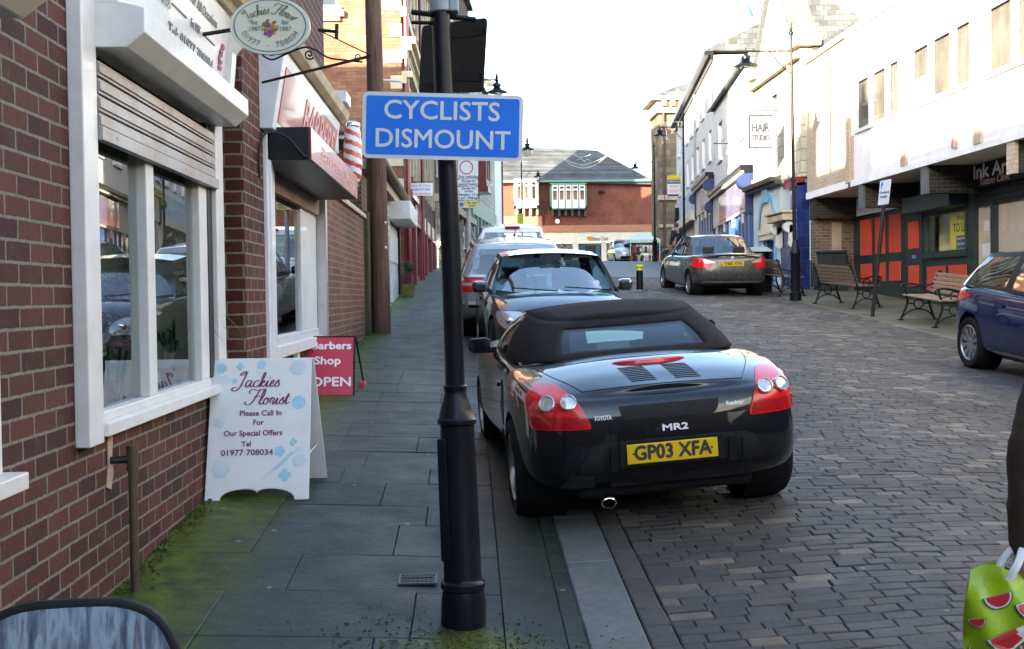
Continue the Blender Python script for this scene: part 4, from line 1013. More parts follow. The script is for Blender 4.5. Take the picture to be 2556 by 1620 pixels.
part(tc, 'window_poster', pm('poster_blue', (.12, .32, .5), .6, obj=False), [(pxx(1438), pxx(1460), -.3, -.25, 4.6, pz(612)), (pxx(1487), pxx(1497), -.3, -.25, 4.6, pz(612))], FT)
part(tc, 'window_poster', pm('poster_dark', (.03, .04, .09), .6, obj=False), [(pxx(1440), pxx(1500), -.34, -.32, pz(640), pz(614))], FT)
part(tc, 'lit_panel', pm('poster_tan', (.45, .28, .10), .6, obj=False), [(pxx(1388), pxx(1425), -.3, -.25, 4.2, pz(611))], FT)
mb = MB(FT)                                       # hipped roof
zr = P(1310, 360, 104.5).z-.2; zr2 = P(1490, 375, 104.5).z; x1, x2, x3 = pxx(1310, 360), P(1490, 375, 104.5).x, xr+.6
mb.add([(xl, .6, ze+.4), (x3, .6, ze-.1), (x3, -9, ze), (xl, -9, ze+.4), (xl, -4.5, zr+.2), (x2, -4.5, zr2)], [(0, 1, 5, 4), (1, 2, 5), (2, 3, 4, 5), (3, 0, 4)])
mb.build('roof', MT['slate'], tc)
part(tc, 'gutter', MT['green_paint'], [(xl, x3, .45, .70, ze+.20, ze+.38)], FT)
for (a, b, c, d, nwin, white) in ((1283, 1343, 452, 521, 3, 1), (1372, 1462, 462, 524, 5, 0)):
    A, Bq = pxx(a), pxx(b); C_, D_ = pz(d, (a+b)/2), pz(c, (a+b)/2)
    root_o = part(tc, 'oriel', MT['white_paint'] if white else MT['green_paint'], [(A, Bq, .002, .9, C_, C_+.22), (A, Bq, .002, .9, D_-.15, D_+.1), (A, A+.15, .002, .9, C_, D_), (Bq-.15, Bq, .002, .9, C_, D_), (A, Bq, .002, .82, C_, C_+.75)], FT)
    w_ = (Bq-A-.2)/nwin; bx = []
    for k in range(nwin):
        u = A+.1+w_*k; e = .17 if white else .12
        bx += [(u+.05, u+e, .75, .95, C_+.1, D_-.1), (u+w_-e, u+w_-.05, .75, .95, C_+.1, D_-.1), (u+e, u+w_-e, .75, .95, C_+.1, C_+.8), (u+e, u+w_-e, .75, .95, D_-.55, D_-.4), (u+e, u+w_-e, .75, .95, D_-.2, D_-.1)]
    part(root_o, 'window_frame', MT['white_ink'], bx, FT)
    part(root_o, 'pane', pm('oriel_blind', (.35, .24, .13), .5, var=.3, scale=.6, obj=False), [(A+.1, Bq-.1, .5, .6, C_+.1, D_-.1)], FT)
    part(root_o, 'corbel', MT['cream'] if white else MT['dark_green'], [(A+.1+(Bq-A-.3)*k/(nwin), A+.3+(Bq-A-.3)*k/(nwin), .002, .6, C_-.6, C_) for k in range(nwin+1)], FT)
part(tc, 'brick_panel', pm('tc_band2', (.40, .17, .09), .8, obj=False), [(pxx(1257), pxx(1352), .003, .25, pz(583, 1300), pz(540, 1300))], FT)
part(tc, 'floodlight', MT['black_matt'], [(pxx(1500)-.2, pxx(1500)+.25, .002, .5, pz(482, 1500), pz(477, 1500))], FT)
mb = MB(FT); mb.lathe([(.02, .3), (.14, .32), (.2, .38)], 14, (pxx(1390), 0, pz(553, 1390)), ax='y'); mb.build('satellite_dish', MT['white_ink'], tc, smooth=True)
part(tc, 'chimney', MT['brick_far'], [(pxx(1252), pxx(1266), -3, -2, ze, pz(403, 1260))], FT)
MF = lambda x, y: tframe((P(x, y).x, 99.63, P(x, y).z), (1, 0, 0), (0, 0, 1))
text('Thomas Cook', .62, MF(1494, 597), MT['ink_dark'], tc, width=1.55, shear=.15)
mb = MB(); hc = P(1472, 596); mb.prism([(hc.x+.017*k*16*sin(t)**3, hc.z+.017*k*(13*cos(t)-5*cos(2*t)-2*cos(3*t)-cos(4*t))) for k in (1,) for t in [2*pi*i/24 for i in range(24)]], lambda a, b, d: (a, d, b), 99.60, 99.64); mb.build('emblem', pm('emblem_gold', (.55, .22, .03), .5), tc)
# church-like stone building on the far right
ch = empty('stone_building', 'tall weathered sandstone building with a bracketed cornice behind the white terrace', 'building', (12, 72, 4))
FC = frame((0, 72, 0), (1, 0, 0), (0, -1, 0)); Q = lambda x, y: atY(x, y, 72)
xa = Q(1646, 450).x; xb = xa+9
facade(ch, FC, xa, xb, 2.5, Q(1650, 283).z, .4, MT['stone'], [])
part(ch, 'side_wall', MT['stone'], [(xa, xa+.4, -3.2, -.4, 2.5, Q(1650, 283).z)], FC)
zc = Q(1650, 283).z
part(ch, 'cornice', MT['stone_trim'], [(xa-.2, xb, -3.2, .25, zc, zc+.75), (xa-.55, xb, -3.5, .6, zc+.76, zc+1.0)]+[(xa+.1+.55*k, xa+.4+.55*k, .25, .58, zc+.4, zc+.755) for k in range(16)], FC, bevel=.03)
part(ch, 'string_course', MT['stone_trim'], [(xa-.12, xb, .002, .2, Q(1650, 500).z, Q(1650, 488).z), (xa-.1, xb, .002, .12, Q(1650, 568).z, Q(1650, 560).z)], FC)
mb = MB(FC); mb.add([(xa-.5, .5, zc+1.01), (xb, .5, zc+1.01), (xb, -3.4, zc+1.01), (xa-.5, -3.4, zc+1.01), (xa+5, -1.6, zc+3.4)], [(0, 1, 4), (1, 2, 4), (2, 3, 4), (3, 0, 4)]); mb.build('roof', MT['slate'], ch)
mb = MB(FC); u_ = Q(1657, 450).x; mb.tube([(u_, .12, 3), (u_, .12, zc)], .09, 8); mb.build('drainpipe', pm('pipe_rust', (.10, .05, .04), .7, obj=False), ch, smooth=True)
# ------------------------------------------------------------------ right side: concrete block with covered shopfronts
XO, XP = 8.6, 9.7
FR = frame((XO, 0, 0), (0, 1, 0), (-1, 0, 0))       # local (along street, out from the overhang's face, up)
cb = empty('arcade_building', 'modern building with a white upper floor overhanging dark shopfronts, brick piers and downstand beams', 'building', (9.7, 22, 1.3))
wz0, wz1 = 5.306, 6.35
groups = [[(22.79, 23.27), (23.5, 24.23), (24.5, 25.18)], [(19.5, 20.06), (20.31, 21.04), (21.28, 22.0)], [(16.3, 16.9), (17.15, 17.78), (18.0, 18.75)], [(12.9, 13.5), (13.75, 14.4), (14.65, 15.3)]]
ops = [(g[0][0]-.10, g[-1][1]+.10, wz0-.08, wz1+.08) for g in groups]
mb = MB(FR); mb.wall(-14, 25.72, 4.11, 7.5, -.25, 0, ops); mb.build('upper_wall', MT['render_white'], cb)
mb = MB(FR); mb.wall(25.72, 28.97, 4.26, 7.5, -.25, .001, []); mb.build('brick_bay', MT['brick_pale'], cb)
part(cb, 'fascia', MT['render_white'], [(25.6, 28.99, -.2, .03, 4.09, 4.26), (-14, 25.72, .002, .03, 4.09, 4.2)], FR)
part(cb, 'parapet', MT['render_white'], [(-14, 29.0, -.3, .06, 7.5, 7.62)], FR)
for g in groups:
    a0, a1 = g[0][0]-.10, g[-1][1]+.10
    mb = MB(FR); n0, n1 = -.036, -.004
    mb.box(a0, a1, n0, n1+.05, wz0-.08, wz0); mb.box(a0, a1, n0, n1, wz1, wz1+.08)
    edges = [a0]+[q for w_ in g for q in w_]+[a1]
    for i in range(0, len(edges), 2): mb.box(edges[i], edges[i+1], n0, n1, wz0, wz1)
    if g is groups[1]: mb.box(21.28, 22.0, n0, n1-.02, wz0, 5.80)
    f = mb.build('window', MT['white_paint'], cb)
    mb = MB(FR)
    for a, b in g: mb.box(a-.02, b+.02, -.035, -.025, wz0-.02, wz1+.02)
    mb.build('pane', MT['glass_clear'], f)
part(cb, 'brick_pier', MT['brick_pale'], [(q-.14, q+.14, .002, .05, 4.2, 7.5) for q in (25.72, 22.40, 19.1, 15.8)], FR)
part(cb, 'drainpipe', pm('pipe_pink', (.42, .28, .24), .6, obj=False), [(19.98, 20.08, .003, .07, 4.25, wz0-.12), (25.4, 25.45, .003, .05, 4.25, wz0-.1)], FR)
part(cb, 'soffit', MT['cream'], [(-14, 28.97, -7, -.02, 4.10, 4.20)], FR)
part(cb, 'upper_room', MT['room_beige'], [(10, 28.9, -.75, -.65, 4.2, 7.0), (10, 28.9, -.65, -.26, 6.9, 7.0), (10, 28.9, -.65, -.26, 4.2, 4.25)]+[(q-.05, q+.05, -.65, -.26, 4.25, 6.9) for q in (25.72, 22.4, 19.1, 15.8)], FR)
part(cb, 'room_backing', pm('room_backing_beige', (.165, .15, .13), .8, var=.35, scale=1.5, obj=False), [(g[0][0]-.12, g[-1][1]+.35, -.075, -.06, 5.2, 6.45) for g in groups], FR)  # flat beige board added close behind the panes, standing in for the rooms
part(cb, 'ceiling_pipe', MT['room'], [(12, 28, -.5, -.45, 5.9, 5.94), (12, 28, -.45, -.4, 6.2, 6.23)], FR)
part(cb, 'roof', MT['slate'], [(-14, 28.9, -8, -.3, 7.5, 7.55)], FR)
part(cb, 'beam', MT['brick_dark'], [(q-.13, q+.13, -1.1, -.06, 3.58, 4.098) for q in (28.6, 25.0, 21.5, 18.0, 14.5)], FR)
part(cb, 'beam_end', MT['granite'], [(q-.14, q+.14, -.055, .0, 3.57, 4.097) for q in (25.0, 21.5, 14.5)], FR)
part(cb, 'lit_beam', MT['brick_pale'], [(17.86, 18.14, -.06, -.001, 3.58, 4.09)], FR)  # sunlight on this beam end is put in as paler brick
part(cb, 'party_wall', MT['brick_brown'], [(28.75, 29.1, -1.6, -.12, 1.2, 3.578)], FR)
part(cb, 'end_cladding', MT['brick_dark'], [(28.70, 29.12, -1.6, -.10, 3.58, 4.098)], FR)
part(cb, 'pilaster_patch', pm('patch_buff', (.40, .32, .25), .9, obj=False), [(28.742, 28.749, -.80, -.55, 2.1, 3.5)], FR)
NP = -(XP-XO)                                     # shopfront plane
part(cb, 'shop_frame', MT['dark_green'], [(25.3, 28.72, NP-.3, NP, 1.2, 3.58), (24.15, 25.3, NP-.3, NP-.01, 1.2, 4.1), (21.95, 24.15, NP-.3, NP-.01, 1.2, 2.5), (21.7, 21.98, NP-.2, NP+.04, 1.2, 3.7), (21.98, 24.15, NP-.2, NP-.01, 3.30, 4.1), (20.9, 21.0, NP-.1, NP+.05, 1.2, 3.4), (-14, 21.7, NP-.2, NP, 3.32, 4.1), (-14, 10, NP-.2, NP, -1, 3.3), (10, 21.7, NP-.2, NP, 1.0, 1.42), (18.0, 18.1, NP-.1, NP+.04, 1.2, 3.4)], FR)
part(cb, 'white_panel', MT['render_white'], [(25.35, 28.5, NP+.002, NP+.015, 3.62, 4.05)], FR)
def panels(cols, rows_, n):
    return [(a, b, n, n+.02, c, d) for a, b in cols for c, d in rows_]
part(cb, 'double_door', MT['dark_green'], [(25.4, 28.3, NP+.001, NP+.012, 1.72, 3.57)], FR)
part(cb, 'orange_panel', MT['orange_panel'], panels([(27.35, 28.15), (26.45, 27.1), (25.5, 26.2)], [(2.62, 3.50), (1.98, 2.42)], NP+.013), FR, bevel=.008)
part(cb, 'door', MT['dark_green'], [(24.25, 25.2, NP+.0, NP+.03, 1.65, 3.4)], FR)
part(cb, 'orange_panel', MT['orange_panel'], panels([(24.42, 25.0)], [(2.66, 3.25), (1.85, 2.3)], NP+.031), FR, bevel=.008)
part(cb, 'orange_panel', MT['orange_panel'], panels([(23.1, 24.05), (22.1, 22.95)], [(1.75, 2.25)], NP+.0), FR, bevel=.008)
part(cb, 'letter_plate', MT['alu'], [(24.6, 24.8, NP+.031, NP+.04, 2.45, 2.52)], FR)
part(cb, 'shutter_housing', MT['dark_green'], [(21.98, 24.4, NP-.01, NP+.42, 3.38, 3.72)], FR, bevel=.02)
wf = part(cb, 'window', MT['dark_green'], [(21.98, 24.12, NP-.01, NP+.08, 2.42, 2.55), (21.98, 22.08, NP-.01, NP+.06, 2.55, 3.3), (24.02, 24.12, NP-.01, NP+.06, 2.55, 3.3)], FR)
part(wf, 'pane', MT['glass_clear'], [(22.08, 24.02, NP+.0, NP+.01, 2.55, 3.3)], FR)
tl = part(wf, 'letting_board', MT['yellow_board'], [(22.1, 22.95, NP-.03, NP-.02, 2.56, 3.28)], FR)
TRR = lambda Y, z, n: tframe((XO-n, Y, z), (0, -1, 0), (0, 0, 1))
text('Shop', .17, TRR(22.45, 3.19, NP-.018), MT['ink_dark'], tl, ext=.001); text('TO LET', .24, TRR(22.42, 2.98, NP-.018), MT['ink_dark'], tl, width=.74, off=.006, ext=.001)
part(wf, 'agent_panel', MT['navy'], [(22.12, 22.65, NP-.019, NP-.016, 2.57, 2.83)], FR)
text('Robert Pinkus', .07, TRR(22.38, 2.77, NP-.015), MT['white_ink'], tl, width=.45, ext=.001); text('01977 602777', .07, TRR(22.38, 2.66, NP-.015), MT['white_ink'], tl, width=.47, ext=.001)
part(wf, 'inner_wall', MT['room'], [(21.9, 24.2, -3.0, -2.9, 2, 3.5), (21.9, 24.2, -3.0, NP-.2, 3.4, 3.5), (24.15, 24.25, -3.0, NP-.2, 2, 3.5)], FR)
part(cb, 'tattoo_fascia', MT['black_matt'], [(14.0, 22.4, NP+.005, NP+.20, 3.66, 4.09)], FR)
text('Ink Art', .34, TRR(20.6, 3.93, NP+.21), MT['white_ink'], cb, width=1.5, off=.012); text('Tattoo Clinic', .19, TRR(20.5, 3.74, NP+.21), MT['pink_ink'], cb, width=1.2, shear=.3)
mb = MB(FR)                                        # painted figures on the fascia
for c0, s_ in ((22.05, 1), (21.55, 1.15)): mb.lathe([(.01, NP+.202), (.10*s_, NP+.206), (.10*s_, NP+.21)], 12, (c0, 0, 3.96), ax='y'); mb.box(c0-.05, c0+.05, NP+.201, NP+.208, 3.68, 3.88)
mb.build('ornament', MT['white_ink'], cb); part(cb, 'red_panel', MT['red_sign'], [(21.68, 21.9, NP+.201, NP+.205, 3.68, 4.07)], FR)
part(cb, 'shutter_slats', MT['black_box'], [(10, 21.6, NP+.001, NP+.03+.02*(k % 2), 3.34+.05*k, 3.385+.05*k) for k in range(6)], FR)
part(cb, 'tattoo_blind', MT['room_beige'], [(10, 20.85, NP-.05, NP-.04, 1.42, 3.32), (21.02, 21.68, NP-.05, NP-.04, 1.3, 3.32)], FR)
part(cb, 'shop_pane', MT['glass_clear'], [(10, 20.88, NP+.0, NP+.01, 1.42, 3.32), (21.0, 21.7, NP+.0, NP+.01, 1.3, 3.32)], FR)
part(cb, 'door_notice', MT['white_ink'], [(21.15, 21.5, NP-.03, NP-.02, 2.35, 2.62), (21.2, 21.42, NP-.03, NP-.02, 2.85, 3.05), (21.1, 21.55, NP-.03, NP-.02, 2.22, 2.25)], FR)
# ------------------------------------------------------------------ pub front with pale tile and gable
pb = empty('corner_building', 'pale stone gabled building with a blue arched doorway and dark blue tiled pilaster', 'building', (8.5, 31.5, 2))
FP = frame((8.5, 0, 0), (0, 1, 0), (-1, 0, 0))
facade(pb, FP, 29.13, 34.1, 4.7, 7.9, .3, MT['stone_pale'], [(29.9, 30.6, 5.1, 7.2), (31.4, 32.0, 5.1, 7.2), (33.0, 33.5, 5.1, 6.9)], fmat=pm('violet_frame', (.16, .15, .25), .5), bars=(1, 2))
mb = MB(FP); mb.prism([(29.13, 7.9), (34.1, 7.9), (33.6, 8.3), (31.8, 10.3), (31.2, 10.3), (29.6, 8.3)], lambda a, b, d: (a, d, b), -.3, 0); mb.build('gable', MT['stone_pale'], pb)
part(pb, 'coping', MT['stone_trim'], [(29.0, 29.75, -.5, .15, 8.0, 8.25), (33.5, 34.2, -.5, .15, 8.0, 8.25), (31.1, 31.9, -.5, .12, 10.3, 10.5), (29.13, 34.1, .002, .14, 7.7, 7.88)], FP, bevel=.02)
mb = MB(FP)
for sg_, (a0, b0), (a1, b1) in ((1, (29.55, 8.26), (31.15, 10.3)), (-1, (33.65, 8.26), (31.85, 10.3))):
    for k in range(6):
        t0, t1 = k/6, (k+.94)/6
        A = (a0+(a1-a0)*t0, b0+(b1-b0)*t0); B_ = (a0+(a1-a0)*t1, b0+(b1-b0)*t1)
        mb.prism([A, B_, (B_[0], B_[1]+.16), (A[0], A[1]+.16)], lambda a, b, d: (a, d, b), -.55, .12)
build_parts(mb, 'raked_coping', MT['granite'], pb)
mb = MB(FP)
for i in range(70):                                # carved foliage in the gable
    a = R.uniform(30.3, 33.0); z = R.uniform(7.95, 9.3)
    mb.ball((a, .0, z), R.uniform(.04, .09), 6, 4, sc=(1, .5, 1))
build_parts(mb, 'carving', MT['stone_trim'], pb)
mb = MB(FP); mb.prism([(-8, 7.9), (-.3, 7.9), (-.3, 8.0), (-4, 10)], lambda a, b, d: (d, a, b), 29.13, 34.1); mb.build('roof', MT['slate'], pb)
part(pb, 'side_wall', MT['brick_brown'], [(29.13, 29.4, -8, -.31, 2, 7.9)], FP)
part(pb, 'tiled_pilaster', MT['blue_tile'], [(29.13, 29.55, -.2, .12, 1.7, 4.55), (29.56, 31.2, -.3, -.02, 1.7, 3.75)], FP)
part(pb, 'capital', MT['maroon'], [(29.13, 30.0, -.1, .22, 4.45, 4.7)], FP, bevel=.02)
part(pb, 'sign_column', MT['sign_violet'], [(29.56, 29.95, -.2, .06, 3.75, 4.44)], FP)
mb = MB(FP)
for u in (29.75, 31.0):
    mb.lathe([(.03, -.07), (.15, -.07), (.15, .07), (.03, .07)], 16, (u, .16, 3.45), ax='x'); mb.box(u-.07, u+.07, .0, .16, 3.0, 3.5); mb.lathe([(.03, -.06), (.09, -.06), (.09, .06), (.03, .06)], 14, (u, .09, 3.02), ax='x')
build_parts(mb, 'console', MT['white_paint'], pb, smooth=True)
part(pb, 'door_hood', MT['stone_trim'], [(29.6, 31.2, -.02, .36, 3.62, 3.80), (29.55, 31.25, -.02, .42, 3.81, 3.88)], FP, bevel=.02)
mb = MB(FP); arc_ = [(32.45+.78*cos(t), 3.55+.85*sin(t)) for t in [pi*i/16 for i in range(17)]]
mb.wall(31.2, 34.1, 1.7, 4.7, -.3, -.001, [(31.67, 33.23, 1.7, 3.55)]); mb.build('painted_wall', MT['blue_pale'], pb)
mb = MB(FP); n = len(arc_); o_ = [(32.45+.95*cos(t), 3.55+1.02*sin(t)) for t in [pi*i/16 for i in range(17)]]
mb.add([(a, .05, b) for a, b in arc_]+[(a, .05, b) for a, b in o_]+[(a, -.0, b) for a, b in o_], [(i, i+1, n+i+1, n+i) for i in range(n-1)]+[(n+i, n+i+1, 2*n+i+1, 2*n+i) for i in range(n-1)])
mb.prism([(32.28, 4.3), (32.62, 4.3), (32.72, 4.75), (32.18, 4.75)], lambda a, b, d: (a, d, b), .0, .12); mb.box(31.5, 31.67, .0, .05, 1.7, 3.55); mb.box(33.23, 33.4, .0, .05, 1.7, 3.55)
mb.build('arch', MT['blue_light'], pb, merge=False, norm=True)
mb = MB(FP); mb.prism(arc_, lambda a, b, d: (a, d, b), .002, .02); mb.build('fanlight', MT['cream'], pb)
part(pb, 'transom', MT['cream'], [(31.6, 33.3, -.02, .08, 3.40, 3.55), (31.67, 33.23, -.1, .05, 3.25, 3.40)], FP)
part(pb, 'door_glass', MT['glass_dark'], [(31.67, 33.23, -.28, -.25, 1.7, 3.25)], FP)
part(pb, 'door', MT['blue_paint'], [(32.95, 33.23, -.25, -.1, 1.9, 3.25), (32.75, 32.85, -.25, -.15, 1.9, 3.25)], FP)
ps = part(pb, 'poster', pm('poster_sea', (.22, .45, .55), .4, var=.5, scale=2.2, obj=False), [(31.75, 32.6, -.24, -.23, 2.0, 3.1)], FP)
part(pb, 'poster_panel', MT['red_sign'], [(31.95, 32.4, -.229, -.226, 2.9, 3.05)], FP); mb = MB(FP); mb.ball((32.1, -.22, 2.35), .16, 10, 6, sc=(1, .04, 1.1)); mb.build('poster_figure', pm('poster_yellow', (.6, .5, .1), .5), pb)
part(pb, 'cornice', pm('cornice_dark', (.06, .055, .055), .6, obj=False), [(31.0, 34.3, -.02, .30, 4.76, 4.9), (31.0, 34.3, -.02, .2, 4.68, 4.76)], FP, bevel=.02)
part(pb, 'name_band', MT['stone_trim'], [(30.9, 34.0, .002, .08, 4.92, 5.08)], FP)
part(pb, 'drainpipe', MT['stone_trim'], [(29.95, 30.05, .01, .10, 4.75, 8)], FP)
hs = empty('hanging_sign', 'square white hair studio sign in a thin black frame, hung out from the gabled building', 'sign', (7.8, 30.2, 5.5))
HQ = [atY(*p, 30.2) for p in ((1868, 287), (1927, 287), (1930, 369), (1868, 365))]
hx0, hx1, hz0, hz1 = HQ[0].x, HQ[1].x, HQ[2].z, HQ[0].z
part(hs, 'panel', MT['white_ink'], [(hx0+.02, hx1-.02, 30.18, 30.22, hz0+.02, hz1-.02)])
part(hs, 'frame', MT['ink_dark'], [(hx0, hx0+.035, 30.15, 30.24, hz0, hz1), (hx1-.035, hx1, 30.15, 30.24, hz0, hz1), (hx0+.035, hx1-.035, 30.15, 30.24, hz0, hz0+.035), (hx0+.035, hx1-.035, 30.15, 30.24, hz1-.035, hz1)])
HT = lambda z: tframe(((hx0+hx1)/2, 30.172, z), (1, 0, 0), (0, 0, 1)); hh = hz1-hz0
text('DEBORAHS', .10, HT(hz0+hh*.88), MT['ink_grey'], hs, width=.44); text('HAIR', .33, HT(hz0+hh*.60), MT['ink_dark'], hs, width=.46, off=.013); text('STUDIO', .22, HT(hz0+hh*.30), MT['ink_dark'], hs, width=.48, off=.013)
mb = MB(); mb.tube([(hx0, 30.2, hz1+.12), (hx1+.5, 30.2, hz1+.12)], .012, 6); mb.tube([(hx0+.15, 30.2, hz1), (hx0+.15, 30.2, hz1+.12)], .008, 5); mb.tube([(hx1-.15, 30.2, hz1), (hx1-.15, 30.2, hz1+.12)], .008, 5)
(hl := [(hx0+hx1)/2]); mb.box(hx0+.12, hx1-.12, 30.172, 30.178, hz0+.12, hz0+.13); mb.build('bracket', MT['ink_dark'], hs)
# ------------------------------------------------------------------ white terrace with blue shopfronts, following the bend
u2 = Vector((.107, 1, 0)); SP = Vector((8.5, 34.3, 0)); FW = frame(SP, u2, (-1, .107, 0))
wt = empty('white_terrace', 'low white rendered building over blue boarded shopfronts with violet sign panels', 'building', (8.5, 34.3, 2.2))
sky_glass = pm('sky_glass', (.30, .42, .50), .1, coat=1, obj=False)
facade(wt, FW, 0, 10.4, 5.6, 8.8, .3, MT['render_white'], [(1.2, 2.6, 6.7, 8.1), (4.4, 5.8, 6.7, 8.1), (7.6, 9.0, 6.7, 8.1)], fmat=MT['white_ink'], gmat=sky_glass, bars=(2, 1), sill=True)
part(wt, 'parapet', MT['slate'], [(-.05, 10.4, -.35, .14, 8.8, 8.96)], FW); part(wt, 'roof', MT['slate'], [(0, 10.4, -8, -.35, 8.6, 8.65)], FW)
def shopfront(root, Fm, a, b, zb, zs0, zs1, npan, sign=True):
    part(root, 'boarding', MT['blue_paint'], [(a, b, -.2, .0, zb-.4, zs0)]+[(a+(b-a)*k/npan, a+(b-a)*k/npan+.1, .001, .05, zb-.3, zs0) for k in range(npan)], Fm)
    part(root, 'sign_surround', MT['cream'], [(a, b, -.2, .10, zs0, zs1)], Fm)
    part(root, 'sign_board', MT['sign_violet'], [(a+.35, b-2.4, .101, .12, zs0+.1, zs1-.08)], Fm)
    part(root, 'dark_cornice', MT['black_paint'], [(a-.1, b+.1, -.2, .32, zs1+.12, zs1+.26), (a-.1, b+.1, -.2, .2, zs1, zs1+.12)], Fm)
    part(root, 'dentil', MT['cream'], [(a+(b-a)*k/26, a+(b-a)*k/26+(b-a)/60, .2, .27, zs1+.02, zs1+.11) for k in range(26)], Fm)
    for u in (a-.02, b-.05):
        mb = MB(Fm); mb.box(u-.1, u+.12, -.1, .16, zs0-.1, zs1); mb.lathe([(.03, -.13), (.24, -.13), (.24, .13), (.03, .13)], 14, (u, .18, zs1-.25), ax='x'); mb.build('console', MT['navy'], root)
    part(root, 'bracket_light', MT['cream'], [(a+(b-a)*(k+.5)/4-.03, a+(b-a)*(k+.5)/4+.03, .05, .12, zs0-.32, zs0-.02) for k in range(4)], Fm)
shopfront(wt, FW, .25, 10.2, 2.2, 4.25, 5.35, 12)
wt2 = empty('white_terrace', 'tall three storey white terrace with a dark gutter running up to the lamp post', 'building', (9.6, 44.7, 2.9))
ww = [(11.4+2.7*k, 12.5+2.7*k, z, z+h_) for k in range(7) for z, h_ in ((7.1, 1.2), (9.2, 1.1))]
facade(wt2, FW, 10.45, 30.2, 6.4, 11, .3, MT['render_white'], ww, fmat=MT['white_ink'], gmat=sky_glass, bars=(2, 1), sill=True)
part(wt2, 'side_wall', MT['render_white'], [(10.45, 10.7, -8, -.3, 5.2, 11), (30.0, 30.2, -8, -.3, 3, 11)], FW)
part(wt2, 'gutter', MT['black_paint'], [(10.4, 30.2, .002, .35, 11, 11.16), (10.4, 30.2, .002, .12, 10.82, 11)], FW)
mb = MB(FW); mb.prism([(-8, 11.05), (.3, 11.17), (.3, 11.22), (-4, 13.2)], lambda a, b, d: (d, a, b), 10.4, 30.2); mb.build('roof', MT['slate'], wt2)
part(wt2, 'drainpipe', MT['grey_paint'], [(10.43, 10.449, -1.3, -1.15, 8.9, 10.8), (18.1, 18.2, .01, .1, 3, 10.8)], FW)
shopfront(wt2, FW, 10.8, 17.4, 2.8, 5.2, 6.25, 6)
part(wt2, 'shop_wall', MT['cream'], [(17.5, 18.0, -.2, .1, 2.6, 6.7), (29.6, 30.2, -.2, .1, 2.6, 6.7)], FW)
part(wt2, 'sign_board', MT['blue_light'], [(18.0, 29.6, -.2, .09, 5.6, 6.6)], FW)
part(wt2, 'shutter_box', MT['cream'], [(18.0, 29.6, -.2, .3, 5.1, 5.55)], FW)
part(wt2, 'shop_glass', MT['glass_dark'], [(18.0, 29.6, -.15, -.05, 2.6, 5.1)], FW)
part(wt2, 'mullion', MT['grey_paint'], [(18.0+1.1*k, 18.1+1.1*k, -.04, .03, 2.6, 5.1) for k in range(11)], FW)
part(wt2, 'chimney', MT['brick_pale'], [(11.5, 12.8, -5, -4, 12, 14.6)], FW)
mb = MB(FW)
for u in (11.7, 12.15, 12.6): mb.lathe([(.14, 14.6), (.12, 15.9), (.17, 15.92), (.17, 16.05)], 10, (u, -4.5, 0))
build_parts(mb, 'chimney_pot', MT['terracotta'], wt2, smooth=True)
br = empty('sign_bracket', 'empty iron sign bracket on the white terrace wall left of the hair studio sign', 'bracket', (8.9, 38, 6))
q = atY(1800, 358, 38); q2 = atY(1838, 358, 38)
mb = MB(); mb.tube([(q.x-.25, 38, q.z), (q2.x+.2, 38, q2.z)], .02, 6); mb.tube(catmull([(q.x, 38, q.z+.05), ((q.x+q2.x)/2, 38, q.z+.22), (q2.x, 38, q.z+.12)], 5), .01, 5); mb.tube([(q.x-.22, 38, q.z), (q.x-.22, 38, q.z-.55)], .008, 5); mb.build('ironwork', MT['black_iron'], br)
eb = empty('estate_board', 'letting board on the terrace corner with yellow top, reading shop to let', 'sign', (11, 62, 8))
EQ0, EQ1 = atY(1666, 490, 62), atY(1698, 438, 62); ex0, ex1, ez0, ez1 = EQ0.x, EQ1.x, EQ0.z, EQ1.z; eh = ez1-ez0
part(eb, 'panel', MT['white_ink'], [(ex0, ex1, 61.97, 62.03, ez0, ez1)])
part(eb, 'yellow_band', MT['yellow_board'], [(ex0, ex1, 61.955, 61.97, ez0+eh*.80, ez1)]); part(eb, 'navy_band', MT['navy'], [(ex0, ex1, 61.955, 61.97, ez0+eh*.60, ez0+eh*.79), (ex0, ex1, 61.955, 61.97, ez0+eh*.0, ez0+eh*.09)])
ET = lambda f: tframe(((ex0+ex1)/2, 61.95, ez0+eh*f), (1, 0, 0), (0, 0, 1)); ew = ex1-ex0
text('MORGAN', .16, ET(.89), pm('ink_gold', (.5, .38, .0), .5), eb, width=ew*.8); text('MARTIN', .17, ET(.70), MT['white_ink'], eb, width=ew*.85); text('SHOP', .19, ET(.47), MT['pale_red_ink'], eb, width=ew*.6); text('TO LET', .19, ET(.24), MT['pale_red_ink'], eb, width=ew*.75)
mb = MB(); mb.tube([(ex1, 62, ez0+.1), (ex1+.5, 62, ez0+.1)], .03, 6); mb.build('post', MT['timber_slat'], eb)
dk = empty('hanging_sign', 'plain dark boxed sign projecting low from the far end of the white terrace', 'sign', (11.3, 62, 7)); q0, q1 = atY(1684, 560, 62), atY(1697, 519, 62)
part(dk, 'box', MT['black_matt'], [(q0.x, q1.x+.2, 61.8, 62.0, q0.z, q1.z)], bevel=.02)
